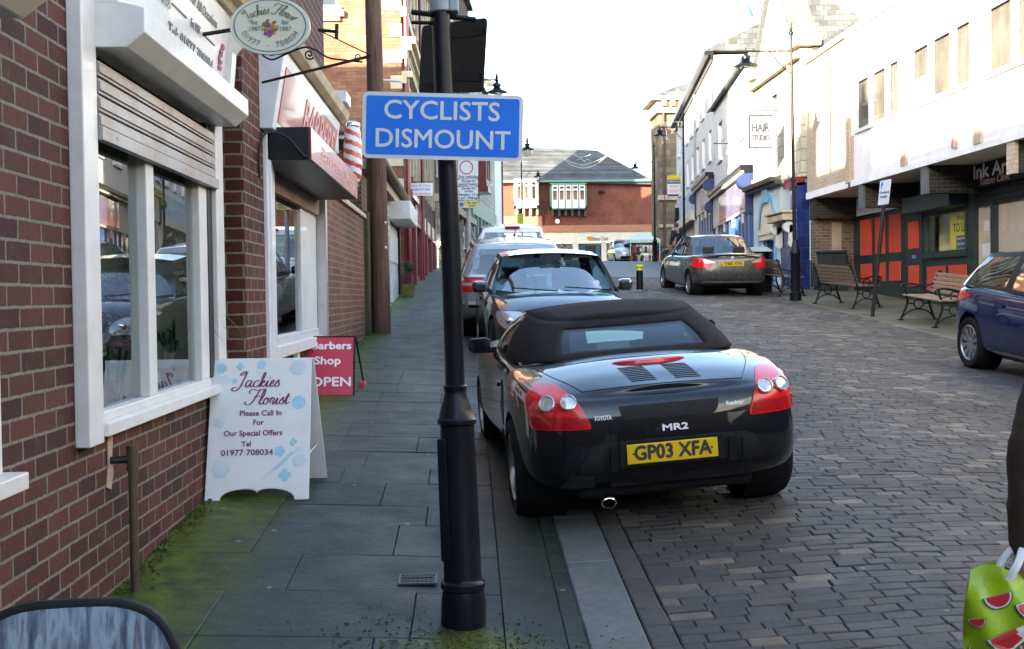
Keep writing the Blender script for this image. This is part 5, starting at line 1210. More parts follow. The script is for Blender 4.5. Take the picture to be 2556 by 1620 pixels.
# turret far behind the roofs
tw = empty('domed_turret', 'small pale turret with a blue grey dome rising far behind the white terrace roofs', 'turret', (21.5, 92, 4)); t0 = atY(1838, 50, 92)
mb = MB(); mb.lathe([(1.3, 6), (1.3, t0.z-1), (1.5, t0.z-.9), (1.5, t0.z)], 16, (t0.x, 92, 0)); mb.build('drum', MT['render_white'], tw, smooth=True)
mb = MB(); mb.lathe([(1.4, 0), (1.3, .5), (1.0, 1.1), (.5, 1.6), (.1, 1.8), (.05, 3)], 16, (t0.x, 92, t0.z+.01)); mb.build('dome', pm('lead_blue', (.18, .26, .34), .5), tw, smooth=True)
# ------------------------------------------------------------------ cars
def lerp(a, b, t): return a+(b-a)*t
def sm(t): t = min(max(t, 0), 1); return t*t*(3-2*t)
class Car:
    """car in its own frame: x right, y forward from the rear bumper, z up from the ground"""
    def __init__(s, name, label, M, L, W, half, zs, zb, crown, levels, paint, wheels, wr=.31, archr=.345, interior=True):
        s.root = bpy.data.objects.new(name, None); COL.objects.link(s.root); s.root.empty_display_size = .3
        s.root.matrix_world = M; WM[s.root.name] = M; tag(s.root, label, 'car'); s.L = L; s.W = W
        pts = catmull([(w_, y_, 0) for y_, w_ in half], 5); s.half = [(p.y, max(p.x, .0)) for p in pts]
        n = len(s.half); K = len(levels); vs = []; fs = []
        def P(i, lv):
            y, w_ = s.half[i]; f, ins, er, ef = lv
            b, t = interp(y, *zb), interp(y, *zs)
            yy = y+er*sm(1-y/.75)-ef*sm(1-(L-y)/.9)
            ww = max(.0, w_-ins*min(1, w_/(W*.4)))
            return (ww, yy, b+(t-b)*f)
        for lv in levels:
            for i in range(n): vs.append(P(i, lv))
            for i in range(n-1, -1, -1): x, y, z = P(i, lv); vs.append((-x, y, z))
        M2 = 2*n
        for k in range(K-1):
            for i in range(M2):
                j = (i+1) % M2
                fs.append((k*M2+i, k*M2+j, (k+1)*M2+j, (k+1)*M2+i))
        NC = 8
        def cap(k, cr):
            base = len(vs); r = []
            for i in range(n):
                x, y, z = vs[k*M2+i]; row = [k*M2+2*n-1-i]
                for c in range(1, NC):
                    t = -1+2*c/NC; vs.append((x*t, y, z+cr(y)*(1-abs(t)**2.6))); row.append(len(vs)-1)
                row.append(k*M2+i); r.append(row)
            for i in range(n-1):
                for c in range(NC): fs.append((r[i][c], r[i+1][c], r[i+1][c+1], r[i][c+1]))
        cap(K-1, lambda y: interp(y, *crown)); cap(0, lambda y: 0)
        me = bpy.data.meshes.new('body'); me.from_pydata(vs, [], fs)
        bm = bmesh.new(); bm.from_mesh(me); bmesh.ops.remove_doubles(bm, verts=bm.verts, dist=1e-4); bmesh.ops.dissolve_degenerate(bm, edges=bm.edges, dist=1e-5); bmesh.ops.recalc_face_normals(bm, faces=bm.faces); bm.to_mesh(me); bm.free()
        o = bpy.data.objects.new('body', me); TS.collection.objects.link(o)
        q = o.modifiers.new('s', 'SUBSURF'); q.levels = 1; q.render_levels = 1
        cut = MB()
        for wx, wy in wheels:
            cut.cyl((wx-.19 if wx > 0 else wx-.5, wy, wr+.015), (wx+.5 if wx > 0 else wx+.19, wy, wr+.015), archr, n=40)
        cme = bpy.data.meshes.new('cut'); cme.from_pydata([tuple(p) for p in cut.v], [], cut.f)
        bm = bmesh.new(); bm.from_mesh(cme); bmesh.ops.recalc_face_normals(bm, faces=bm.faces); bm.to_mesh(cme); bm.free()
        co = bpy.data.objects.new('cut', cme); TS.collection.objects.link(co)
        b = o.modifiers.new('b', 'BOOLEAN'); b.object = co; b.operation = 'DIFFERENCE'; b.solver = 'EXACT'
        vl = TS.view_layers[0]; vl.update()
        me2 = bpy.data.meshes.new_from_object(o.evaluated_get(vl.depsgraph))
        for ob in (o, co): bpy.data.objects.remove(ob)
        me2.name = 'body'; me2.materials.clear(); me2.materials.append(paint); me2.polygons.foreach_set('use_smooth', [True]*len(me2.polygons)); me2.set_sharp_from_angle(angle=radians(38))
        s.body = bpy.data.objects.new('body', me2); COL.objects.link(s.body); s.body.parent = s.root; WM[s.body.name] = M
        s.bvh = BVHTree.FromPolygons([v.co for v in me2.vertices], [p.vertices for p in me2.polygons])
        s.paint = paint
        for wx, wy in wheels:                       # dark liners
            mb = MB(); sx = 1 if wx > 0 else -1
            mb.cyl((wx-.185*sx, wy, wr+.015), (wx+.06*sx, wy, wr+.015), archr-.004, n=28, cap=False); mb.build('wheel_arch', MT['plastic_dark'], s.root, local=True)
    def hit(s, o, d):
        h = s.bvh.ray_cast(Vector(o), Vector(d)); return (h[0], h[1]) if h[0] is not None else (None, None)
    def patch(s, name, rows, mat, dirn='rear', off=.006, n=10, parent=None, sm_=True, thick=.02):
        """skin lying on the body; rows = [(v, u0, u1)], seen along dirn"""
        d = {'rear': (0, 1, 0), 'front': (0, -1, 0), 'left': (1, 0, 0), 'right': (-1, 0, 0), 'top': (0, 0, -1)}[dirn]
        def org(u, v): return {'rear': (u, -1, v), 'front': (u, s.L+1, v), 'left': (-2, u, v), 'right': (2, u, v), 'top': (u, v, 2.5)}[dirn]
        cr = catmull([(r[1], r[2], r[0]) for r in rows], 4) if sm_ and len(rows) > 2 else [Vector((r[1], r[2], r[0])) for r in rows]
        mb = MB(); vs = []; bk = []; last = None; D = Vector(d)
        for p in cr:
            for i in range(n+1):
                u = lerp(p.x, p.y, i/n); h, nr = s.hit(org(u, p.z), d)
                if h is None: h = (last[0] if last else Vector(org(u, p.z))+D*1.0); nr = last[1] if last else -D
                else: last = (h, nr)
                if nr.dot(D) > 0: nr = -nr
                vs.append(h+nr*off); bk.append(h-nr*thick)
        m = len(cr); w_ = n+1
        fs = [(j*w_+i, j*w_+i+1, (j+1)*w_+i+1, (j+1)*w_+i) for j in range(m-1) for i in range(n)]
        N_ = len(vs); edge = [i for i in range(w_)]+[j*w_+n for j in range(1, m)]+[(m-1)*w_+i for i in range(n-1, -1, -1)]+[j*w_ for j in range(m-2, 0, -1)]
        fs += [(edge[i], edge[(i+1) % len(edge)], edge[(i+1) % len(edge)]+N_, edge[i]+N_) for i in range(len(edge))]
        mb.add(vs+bk, fs); return mb.build(name, mat, parent or s.root, smooth=True, local=True, angle=50)
    def wheel(s, wx, wy, r, w_, rimr, nsp, dark=False, style=0):
        root = s.root; sx = 1 if wx > 0 else -1
        T = lambda mb: setattr(mb, 'v', [Vector((wx+sx*p.x, wy+p.y, r+p.z)) for p in mb.v])
        mb = MB(); h = w_/2
        mb.lathe([(rimr-.005, -h), (r-.03, -h), (r-.008, -h+.02), (r, -h+.05), (r, h-.05), (r-.008, h-.02), (r-.03, h), (rimr+.015, h), (rimr-.005, h-.015), (rimr-.02, -h)], 40, (0, 0, 0), ax='x', cap=False); T(mb)
        ty = mb.build('wheel', MT['rubber'], root, smooth=True, local=True)
        mb = MB(); mb.lathe([(rimr, -h+.01), (rimr+.004, h-.012), (rimr-.012, h-.006), (rimr-.022, h-.02), (rimr-.035, -h+.02)], 40, (0, 0, 0), ax='x', cap=False)
        mb.lathe([(.001, h-.03), (.03, h-.028), (.055, h-.035), (.06, h-.08)], 20, (0, 0, 0), ax='x', cap=False)
        for k in range(nsp):
            a = 2*pi*k/nsp+.3
            c_, s_ = cos(a), sin(a)
            def pt(rr, t, x): return (x, rr*c_-t*s_, rr*s_+t*c_)
            wi, wo = (.034, .026) if style == 0 else (.02, .036)
            mb.rings([[pt(.04, -wi, h-.035), pt(.04, wi, h-.035), pt(.04, wi, h-.075), pt(.04, -wi, h-.075)], [pt(rimr*.6, -(wi+wo)/2, h-.026), pt(rimr*.6, (wi+wo)/2, h-.026), pt(rimr*.6, (wi+wo)/2, h-.06), pt(rimr*.6, -(wi+wo)/2, h-.06)], [pt(rimr-.012, -wo, h-.02), pt(rimr-.012, wo, h-.02), pt(rimr-.012, wo, h-.05), pt(rimr-.012, -wo, h-.05)]])
        T(mb); mb.build('rim', MT['alloy'] if not dark else MT['black_paint'], ty, smooth=True, local=True, angle=30)
        mb = MB(); mb.cyl((-h*.3, 0, 0), (-h*.15, 0, 0), rimr-.03, n=24); T(mb); mb.build('brake_disc', MT['black_iron'], ty, local=True)
    def cabin(s, base, roof, zb_, zr, bulge, cls, mats, names, levels=(0, .12, .5, .88, 1), rcrown=.05, k=4):
        """glasshouse between a base and a roof outline (half outlines, rear centre to front centre)"""
        B = catmull([(w_, y, zb_(y)) for y, w_ in base], k); T_ = catmull([(w_, y, zr(y)) for y, w_ in roof], k); n = len(B)
        g = {}
        def P(i, t):
            a, b = B[i], T_[i]; p = a.lerp(b, t); q = sin(pi*t)*bulge
            nx = Vector((p.x, (p.y-(base[0][0]+base[-1][0])/2)*.6, 0)); nx = nx.normalized() if nx.length > 1e-6 else nx
            return p+nx*q
        lv = list(levels); out = {}
        for i in range(n-1):
            for j in range(len(lv)-1):
                key = cls((i+.5)/k, (lv[j]+lv[j+1])/2); mb = out.setdefault(key, MB())
                q = [P(i, lv[j]), P(i+1, lv[j]), P(i+1, lv[j+1]), P(i, lv[j+1])]
                mb.quad(*q); mb.quad(*[Vector((-p.x, p.y, p.z)) for p in q][::-1])
        mb = out.setdefault('roof', MB()); NC = 8
        for i in range(n-1):
            for c in range(NC):
                q = []
                for (ii, cc) in ((i, c), (i+1, c), (i+1, c+1), (i, c+1)):
                    t = -1+2*cc/NC; p = P(ii, 1); yf = ii/(n-1)
                    q.append(Vector((p.x*t, p.y, p.z+rcrown*(1-abs(t)**2.4)*sin(pi*min(max(yf, .04), .96))**.5)))
                mb.quad(*q)
        res = {}
        for key, mb in out.items():
            res[key] = (lambda *a, **k: (build_parts(mb, *a, **k) if key in ('side', 'shell', 'trim', 'frame') else mb.build(*a, **k)))(names.get(key, key), mats[key], s.root, smooth=True, local=True, angle=42)
        return res
    def seats(s, ys, w_, z0, z1, gap=.37):
        for y in ys:
            for sx in (-1, 1):
                mb = MB(); x = sx*gap
                mb.rings([[(x-.23, y-.06, z0), (x+.23, y-.06, z0), (x+.23, y+.08, z0), (x-.23, y+.08, z0)], [(x-.22, y-.12, z0+.4), (x+.22, y-.12, z0+.4), (x+.22, y+.0, z0+.4), (x-.22, y+.0, z0+.4)], [(x-.15, y-.17, z1-.16), (x+.15, y-.17, z1-.16), (x+.15, y-.08, z1-.16), (x-.15, y-.08, z1-.16)], [(x-.13, y-.18, z1), (x+.13, y-.18, z1), (x+.13, y-.1, z1), (x-.13, y-.1, z1)]])
                mb.build('seat', MT['seat'], s.root, local=True, bevel=.03)
    def mirror(s, x, y, z, mat, back=True, w_=.20, h_=.13):
        sx = 1 if x > 0 else -1; mb = MB(); xo = x+sx*.07
        pr = lambda k, yy: [(xo+sx*w_*k*a*.5, yy, z+h_*k*b*.5) for a, b in ((-1, -.8), (-.5, -1), (.6, -1), (1, -.5), (1, .5), (.7, 1), (-.6, 1), (-1, .7))]
        d = -1 if back else 1
        mb.rings([pr(.95, y+d*.05), pr(1, y+d*.03), pr(.9, y-d*.04), pr(.5, y-d*.09)]); mb.box(min(x-sx*.06, xo), max(x-sx*.06, xo), y-.03, y+.03, z-.06, z-.02)
        m = mb.build('mirror', mat, s.root, smooth=True, local=True)
        mb = MB(); mb.rings([pr(.86, y+d*.051), pr(.86, y+d*.053)]); mb.build('mirror_glass', MT['mirror'], m, local=True)
    def plate(s, txt, x, z, mat, rear=True, w_=.52, h_=.111, off=.012, y=None, tilt=0):
        h, nr = s.hit((x, -1 if rear else s.L+1, z), (0, 1 if rear else -1, 0)); d = -1 if rear else 1
        y = (h.y if y is None else y)+d*off
        M = s.root.matrix_world
        mb = MB(); mb.box(x-w_/2, x+w_/2, min(y, y+d*.006), max(y, y+d*.006), z-h_/2, z+h_/2); o = mb.build('number_plate', mat, s.root, local=True, bevel=.006)
        T = tframe((x, y+d*.0065, z), (-d, 0, 0), (0, 0, 1))
        if txt: text(txt, .112, M @ T, MT['ink_dark'], o, width=w_*.84, off=.0042, ext=.0005)
        return o
def car_matrix(x, y, yaw, dz=0, roll=0, pitch=None):
    z = gz(x, y)+dz
    return Matrix.Translation((x, y, z)) @ Matrix.Rotation(SLOPE if pitch is None else pitch, 4, 'X') @ Matrix.Rotation(roll, 4, 'Y') @ Matrix.Rotation(yaw, 4, 'Z')
STD = lambda er=.05, ef=.06: [(0, .10, .16, .16), (.10, .03, .06, .06), (.22, .008, .015, .02), (.42, 0, 0, 0), (.62, .004, er*.35, ef*.35), (.84, .02, er*.8, ef*.8), (.96, .05, er, ef), (1.0, .085, er+.04, ef+.05)]
# ---- the black roadster in front
PAINT_BLK = carpaint('paint_black', (.006, .007, .010), 0, .25)
MRM = car_matrix(1.165, 6.45, radians(4.2), 0.0, roll=radians(-3.5))
half = [(0, 0), (.0, .36), (.018, .56), (.075, .695), (.22, .785), (.55, .835), (.95, .845), (1.5, .825), (2.1, .82), (2.7, .84), (3.15, .845), (3.45, .80), (3.7, .66), (3.84, .42), (3.885, .2), (3.885, 0)]
zs = ([0, .1, .3, .6, .95, 1.4, 2.0, 2.6, 3.15, 3.6, 3.885], [.80, .815, .845, .875, .89, .87, .85, .85, .84, .70, .55])
zb = ([0, .5, 1, 3, 3.885], [.24, .21, .18, .18, .2])
lev = [(0, .16, .22, .18), (.08, .05, .10, .06), (.18, .012, .035, .02), (.32, 0, .004, 0), (.50, 0, .0, .0), (.64, .006, .010, .01), (.76, .012, .020, .04), (.88, .018, .034, .07), (.95, .034, .052, .09), (.985, .055, .078, .11), (1.0, .08, .115, .13)]
mr = Car('roadster_car', 'black two seat roadster with its soft top up, parked half on the pavement', MRM, 3.885, 1.695, half, zs, zb, ([0, .3, .8, 1.2, 2.7, 3.2, 3.885], [.035, .06, .07, .05, .05, .06, .03]), lev, PAINT_BLK, [(-.735, .73), (.735, .73), (-.735, 3.18), (.735, 3.18)], wr=.305, archr=.335)
for wx, wy, rr, rim in ((-.745, .73, .308, .213), (.745, .73, .308, .213), (-.745, 3.18, .295, .2), (.745, 3.18, .295, .2)): mr.wheel(wx, wy, rr, .215 if wy < 2 else .185, rim, 5)
# soft top, screen and windows
base = [(.80, 0), (.81, .35), (.86, .56), (1.05, .685), (1.40, .72), (1.72, .735), (2.35, .735), (2.72, .66), (2.86, .40), (2.90, 0)]
roof = [(1.30, 0), (1.31, .28), (1.34, .42), (1.42, .50), (1.60, .545), (1.74, .555), (1.95, .55), (2.05, .52), (2.10, .3), (2.12, 0)]
def mcls(u, t):
    if u < 4.9: return 'rearglass' if (u < 1.26 and .2 < t < .72) else ('surround' if (u < 1.51 and .14 < t < .80) else 'top')
    if u < 6.2: return 'side' if t > .05 else 'frame'
    if u < 7.15: return 'frame'
    return 'screen' if .05 < t < .95 else 'frame'
cbm = mr.cabin(base, roof, lambda y: interp(y, [.8, 1.2, 1.8, 2.9], [.93, .90, .87, .88]), lambda y: interp(y, [1.3, 1.7, 2.12], [1.13, 1.165, 1.16]), .035, mcls,
    {'top': MT['cloth_top'], 'roof': MT['cloth_top'], 'rearglass': MT['glass_rear'], 'side': MT['glass_car'], 'screen': MT['glass_car'], 'frame': MT['plastic_dark'], 'surround': pm('window_vinyl', (.007, .007, .009), .3, spec=.3)},
    {'surround': 'window_surround', 'top': 'soft_top', 'roof': 'roof', 'rearglass': 'rear_window', 'side': 'side_window', 'screen': 'windscreen', 'frame': 'window_frame'}, levels=(0, .08, .16, .22, .35, .5, .62, .71, .80, .9, 1), rcrown=.035)
for ob in ('top', 'roof'):
    q = cbm[ob].modifiers.new('t', 'SOLIDIFY'); q.thickness = .012; q.offset = 0
mr.seats([1.62], .5, .55, 1.07, .34)
mb = MB(); mb.box(-.6, .6, 2.2, 2.75, .6, .88); mb.box(-.62, .62, .95, 1.25, .6, .90); mb.build('dashboard', MT['seat'], mr.root, local=True, bevel=.03)
mb = MB(); mb.tube([(-.50, 1.32, .86), (-.48, 1.38, 1.03)], .014, 6); mb.tube([(.50, 1.32, .86), (.48, 1.38, 1.03)], .014, 6); mb.build('strap', pm('strap_red', (.45, .07, .04), .6), mr.root, local=True)
# tail lamps
for sx in (-1, 1):
    rows = [(.640, .46, .755), (.66, .455, .768), (.715, .48, .772), (.77, .505, .772), (.82, .55, .758), (.858, .60, .70)]
    r2 = [(z, *(sorted((sx*a, sx*b)))) for z, a, b in rows]
    tl_ = mr.patch('tail_lamp', r2, MT['red_lens'], n=14, off=.012)
    mr.patch('lower_lens', [(z, *sorted((sx*a, sx*b))) for z, a, b in ((.648, .47, .748), (.68, .475, .757), (.712, .49, .76))], MT['red_lens_dark'], n=12, off=.0155, parent=tl_)
    for cx in (.565, .672):
        cz = .778; q = [(cx+.045*cos(a), cz+.045*sin(a)) for a in [2*pi*i/24 for i in range(24)]]
        h, nr = mr.hit((sx*cx, -1, cz), (0, 1, 0)); nr = nr if nr.y < 0 else -nr
        nr = (nr+Vector((0, -.5, 0))).normalized(); a_ = Vector((1, 0, 0)); a_ = (a_-nr*a_.dot(nr)).normalized(); b_ = nr.cross(a_)
        mb = MB(); c = h+nr*.013
        mb.rings([[c+(a_*cos(t)+b_*sin(t))*r_+nr*d_ for t in [2*pi*i/24 for i in range(24)]] for r_, d_ in ((.046, -.05), (.046, .026), (.041, .028), (.038, .018), (.02, .021), (.001, .022))])
        mb.build('round_lamp', MT['clear_lens'], tl_, smooth=True, local=True)
# bumper, grille, vents, badges
mr.patch('bumper_recess', [(.375, -.50, .50), (.39, -.565, .565), (.47, -.52, .52), (.535, -.47, .47), (.555, -.40, .40)], MT['plastic_dark'], n=24, off=.004)
for sx in (-1, 1):
    mr.patch('bumper_vent', [(.395, *sorted((sx*.40, sx*.53))), (.45, *sorted((sx*.40, sx*.515))), (.525, *sorted((sx*.40, sx*.46)))], MT['black_iron'], n=6, off=.012)
    mr.patch('bumper_pod', [(.40, *sorted((sx*.32, sx*.36))), (.53, *sorted((sx*.32, sx*.36)))], MT['plastic_dark'], n=3, off=.02, sm_=False)
mr.patch('grille', [(.672, -.255, .245), (.69, -.275, .27), (.735, -.285, .285), (.75, -.285, .285)], MT['black_matt'], n=20, off=.003)
mb = MB()
for i in range(26):
    for d_ in (-1, 1):
        x = -.26+.02*i; a = mr.hit((x, -1, .68), (0, 1, 0))[0]; b = mr.hit((x+d_*.03, -1, .742), (0, 1, 0))[0]
        mb.tube([a+Vector((0, -.005, 0)), b+Vector((0, -.005, 0))], .0018, 4)
mb.build('grille_mesh', MT['black_iron'], mr.root, local=True)
mr.plate('GP03 XFA', -.01, .485, MT['plate_yellow'], off=.022)
mr.plate('', -.01, .485, MT['plastic_dark'], w_=.60, h_=.15, off=.008)
mb = MB()
for sx in (-1, 1): mb.ball((-.01+sx*.225, mr.hit((-.01+sx*.225, -1, .485), (0, 1, 0))[0].y-.03, .487), .006, 8, 6)
build_parts(mb, 'plate_screw', MT['ink_dark'], mr.root, local=True)
def badge(s, x, z, size, width, shear=0, off=.0012):
    h, nr = mr.hit((x, -1, z), (0, 1, 0)); nr = nr if nr.y < 0 else -nr; up = (Vector((0, 0, 1))-nr*nr.z).normalized()
    text(s, size, MRM @ tframe(h+nr*.004, up.cross(nr), up), MT['white_ink'], mr.root, width=width, shear=shear, off=off, name='badge')
badge('TOYOTA', -.385, .695, .035, .10); badge('Roadster', .375, .715, .034, .11, .2); badge('MR2', .02, .612, .05, .145, off=.0022)
# high brake lamp and louvres on the deck
def deck(x, y): h, nr = mr.hit((x, y, 2), (0, 0, -1)); return h
mb = MB(); rs = []
for i in range(17):
    t = -1+i/8; x = .01+t*.225; wv_ = (1-t*t)**.5 if abs(t) < 1 else 0
    y0 = .50+.045*t*t; p = deck(x, y0); rs.append([(x, y0-.016*wv_-.004, p.z-.01), (x, y0-.012*wv_-.002, p.z+.015*wv_+.002), (x, y0+.03*wv_+.01, p.z+.018*wv_+.002), (x, y0+.05*wv_+.012, p.z-.01)])
mb.rings(rs); mb.build('high_brake_lamp', MT['red_lens'], mr.root, smooth=True, local=True)
for sx in (-1, 1):
    lv_ = MB()
    for k in range(9):
        y = .20+.028*k; x0, x1 = sorted((sx*.055, sx*.205)); x0 += .03-.004*k; x1 += .03-.004*k
        pts = [deck(x0+(x1-x0)*i/4, y)+Vector((0, 0, .0035)) for i in range(5)]
        lv_.rings([[p+Vector((0, -.006, -.002)), p+Vector((0, .006, -.001)), p+Vector((0, .006, -.012)), p+Vector((0, -.006, -.012))] for p in pts])
    lv_.build('vent_louvre', MT['black_matt'], mr.root, local=True)
mb = MB()                                          # boot lid shut lines
for L_ in ([(-.66, .82), (-.60, .5), (-.47, .17)], [(.66, .82), (.60, .5), (.47, .17)], [(-.47, .17), (-.2, .135), (.2, .135), (.47, .17)]):
    pts = catmull([(a, b, 0) for a, b in L_], 6); mb.tube([deck(p.x, p.y)+Vector((0, 0, .0005)) for p in pts], .003, 4)
for sx in (-1, 1):
    pts = [mr.hit((sx*2, y, z), (-sx, 0, 0))[0] for y, z in [(1.46, .84), (1.44, .6), (1.46, .4), (1.5, .26)]]; mb.tube([p for p in pts if p], .003, 4)
    pts = [mr.hit((sx*2, y, z), (-sx, 0, 0))[0] for y, z in [(.12, .585), (.3, .59), (.42, .59)]]; mb.tube([p for p in pts if p], .003, 4)
mb.build('shut_line', MT['black_matt'], mr.root, local=True)
for sx in (-1, 1): mr.mirror(sx*.80, 2.38, .905, MT['plastic_dark'], w_=.17, h_=.115)
for sx in (-1, 1):
    rows = [(.50, 1.18, 1.30), (.60, 1.16, 1.36), (.72, 1.18, 1.40), (.78, 1.26, 1.38)]
    mr.patch('side_intake', rows, MT['black_matt'], dirn='left' if sx < 0 else 'right', n=6, off=.003)
    mr.patch('door_handle', [(.70, 1.56, 1.72), (.725, 1.56, 1.72)], PAINT_BLK, dirn='left' if sx < 0 else 'right', n=5, off=.018, sm_=False)
mb = MB(); mb.lathe([(.038, .0), (.044, .002), (.044, .16), (.036, .16), (.034, .01)], 20, (-.37, .02, .165), ax='y', cap=False); mb.v = [Vector((-.37+(p.x+.37)*1.0, p.y+.06, .195+(p.z-.165)*.7)) for p in mb.v]; mb.build('exhaust', MT['chrome'], mr.root, smooth=True, local=True)
mb = MB(); mb.box(-.52, .52, .22, .9, .19, .30); mb.box(-.55, .55, .9, 3.4, .15, .25); mb.build('underbody', MT['black_matt'], mr.root, local=True, bevel=.03)
# ---- black saloon facing the camera
PB2 = carpaint('paint_black_dusty', (.035, .040, .048), .35, .32)
def saloon(name, label, M, L, W, paint, hatch=False, roofz=1.44, belt=.92, hood=.80, deckz=.95, interior=True, estate=False, wr=.315, rails=False):
    k = W/1.75
    half = [(0, 0), (0, .38*k), (.03, .62*k), (.14, .78*k), (.5, .86*k), (1.2, .875*k), (2.2, .875*k), (L-1.0, .865*k), (L-.45, .80*k), (L-.14, .62*k), (L-.02, .35*k), (L, .15), (L, 0)]
    yb, yf = (.0 if hatch or estate else .95), L-1.55
    zs_ = ([0, .15, .6, 1.3, 2.4, L-1.5, L-.9, L-.35, L], [deckz-.06, deckz-.01, deckz, belt, belt-.03, belt-.02, hood+.06, hood-.05, hood-.16])
    zb_ = ([0, .5, 1, L-.9, L], [.32, .24, .2, .2, .24])
    wy = [.78 if not hatch else .66, L-.88]
    c = Car(name, label, M, L, W, half, zs_, zb_, ([0, .5, 1, L-1.5, L-.6, L], [.04, .05, .05, .05, .07, .03]), STD(), paint, [(sx*(W/2-.11), y) for sx in (-1, 1) for y in wy], wr=wr, archr=wr+.045)
    for sx in (-1, 1):
        for y in wy: c.wheel(sx*(W/2-.115), y, wr, .21, wr*.69, 10 if hatch else 5, style=1 if hatch else 0)
    hw = W/2-.045
    if estate: base = [(.12, 0), (.13, hw*.6), (.17, hw*.88), (.35, hw*.985), (1.0, hw), (2.0, hw), (3.0, hw*.99), (yf+.2, hw*.9), (yf+.52, hw*.55), (yf+.62, 0)]
    elif hatch: base = [(.16, 0), (.17, hw*.6), (.22, hw*.86), (.45, hw*.985), (1.0, hw), (1.6, hw), (2.4, hw*.99), (yf+.1, hw*.9), (yf+.42, hw*.55), (yf+.52, 0)]
    else: base = [(.72, 0), (.74, hw*.5), (.82, hw*.80), (1.1, hw*.96), (1.7, hw), (2.3, hw), (2.9, hw*.99), (yf+.1, hw*.9), (yf+.42, hw*.55), (yf+.52, 0)]
    hr = hw*.76
    if estate: roof = [(.42, 0), (.43, hr*.6), (.46, hr*.86), (.58, hr*.98), (1.1, hr*1.02), (1.9, hr*1.02), (2.3, hr), (yf-.55, hr*.93), (yf-.38, hr*.6), (yf-.33, 0)]
    elif hatch: roof = [(.55, 0), (.56, hr*.55), (.60, hr*.84), (.72, hr*.97), (1.15, hr), (1.6, hr), (2.0, hr), (yf-.75, hr*.93), (yf-.6, hr*.6), (yf-.55, 0)]
    else: roof = [(1.35, 0), (1.36, hr*.5), (1.40, hr*.8), (1.52, hr*.95), (1.8, hr), (2.1, hr), (2.4, hr), (yf-.65, hr*.93), (yf-.5, hr*.6), (yf-.45, 0)]
    def cls(u, t):
        lo, hi = .09, .90
        if u < 1.9: return 'rear' if lo < t < hi else 'shell'
        if u < 2.9: return 'shell'
        if u < 4.85: return 'side' if lo < t < hi else 'trim'
        if u < 5.05: return 'trim'
        if u < 6.75: return 'side' if lo < t < hi else 'trim'
        if u < 7.06: return 'shell'
        return 'front' if lo*.6 < t < .96 else ('shell' if t > .5 else 'trim')
    nm = {'rear': 'rear_window', 'side': 'side_window', 'front': 'windscreen', 'shell': 'pillar', 'trim': 'window_trim', 'roof': 'roof'}
    c.cab = c.cabin(base, roof, lambda y: interp(y, zs_[0], [q+.005 for q in zs_[1]])+.005, lambda y: interp(y, [.4, L*.4, yf-.4], [roofz-.06, roofz, roofz-.04]), .014, cls, {'rear': MT['glass_car'], 'side': MT['glass_car'], 'front': MT['glass_screen'], 'shell': paint, 'trim': MT['plastic_dark'], 'roof': paint}, nm, levels=(0, .08, .3, .5, .7, .88, .94, .98, 1), rcrown=.045, k=4)
    c.seats([L*.42, L*.42-.9], .5, .5, roofz-.24)
    mb = MB(); mb.box(-W*.4, W*.4, yf-.35, yf+.25, .6, belt-.01); mb.build('dashboard', MT['seat'], c.root, local=True, bevel=.04)
    mb = MB(); mb.box(-W*.36, W*.36, .7, L-.8, .17, .3); mb.build('underbody', MT['black_matt'], c.root, local=True)
    mb = MB()
    for sx in (-1, 1):
        for yy in (L*.31, L*.55, L*.70):
            p = [c.hit((sx*2, yy, z), (-sx, 0, 0))[0] for z in (belt-.04, .7, .5, .32)]; mb.tube([q for q in p if q], .003, 4)
    mb.build('shut_line', MT['black_matt'], c.root, local=True)
    for sx in (-1, 1): c.mirror(sx*(W/2-.0), yf-.05, belt+.06, paint, w_=.19, h_=.15)
    for sx in (-1, 1):
        for yy in (L*.33, L*.56): c.patch('door_handle', [(belt-.17, yy, yy+.2), (belt-.14, yy, yy+.2)], paint, dirn='left' if sx < 0 else 'right', n=4, off=.02, sm_=False)
    return c
Lb = 4.25
b2c = saloon('saloon_car', 'black car facing the camera, its windscreen and bonnet showing over the roadster', car_matrix(1.02, 16.3, pi+radians(3), 0, roll=0) , Lb, 1.74, PB2, roofz=1.39)
b2c.root.matrix_world = Matrix.Translation((.93, 17.4, gz(.93, 17.4)-.03)) @ Matrix.Rotation(SLOPE, 4, 'X') @ Matrix.Rotation(pi+radians(3), 4, 'Z')
WM[b2c.root.name] = b2c.root.matrix_world.copy()
for sx in (-1, 1):
    h_ = b2c.patch('headlamp', [(z, *sorted((sx*a, sx*b))) for z, a, b in ((.56, .46, .72), (.62, .42, .78), (.70, .44, .80), (.745, .56, .78))], MT['clear_lens'], dirn='front', n=10, off=.012)
    for cx in (.55, .67): 
        p, nr = b2c.hit((sx*cx, Lb+1, .655), (0, -1, 0)); mb = MB(); mb.ball(p+Vector((0, .012, 0)), .045, 12, 8, sc=(1, .5, 1)); mb.build('lamp_bowl', MT['chrome'], h_, smooth=True, local=True)
b2c.patch('grille', [(.50, -.32, .32), (.60, -.34, .34), (.68, -.30, .30)], MT['black_matt'], dirn='front', n=10)
mb = MB(); mb.lathe([(.005, 0), (.04, .002), (.04, .004)], 16, (0, 0, 0), ax='y'); mb.v = [p+Vector((-.52, 2.92, 1.02)) for p in mb.v]; mb.build('tax_disc', MT['white_ink'], b2c.root, local=True)
mb = MB(); mb.box(-.14, .14, 2.42, 2.44, 1.30, 1.37); mb.box(-.52, -.2, 2.30, 2.33, 1.32, 1.37); mb.box(.2, .52, 2.30, 2.33, 1.32, 1.37); mb.build('rear_view_mirror', MT['seat'], b2c.root, local=True)
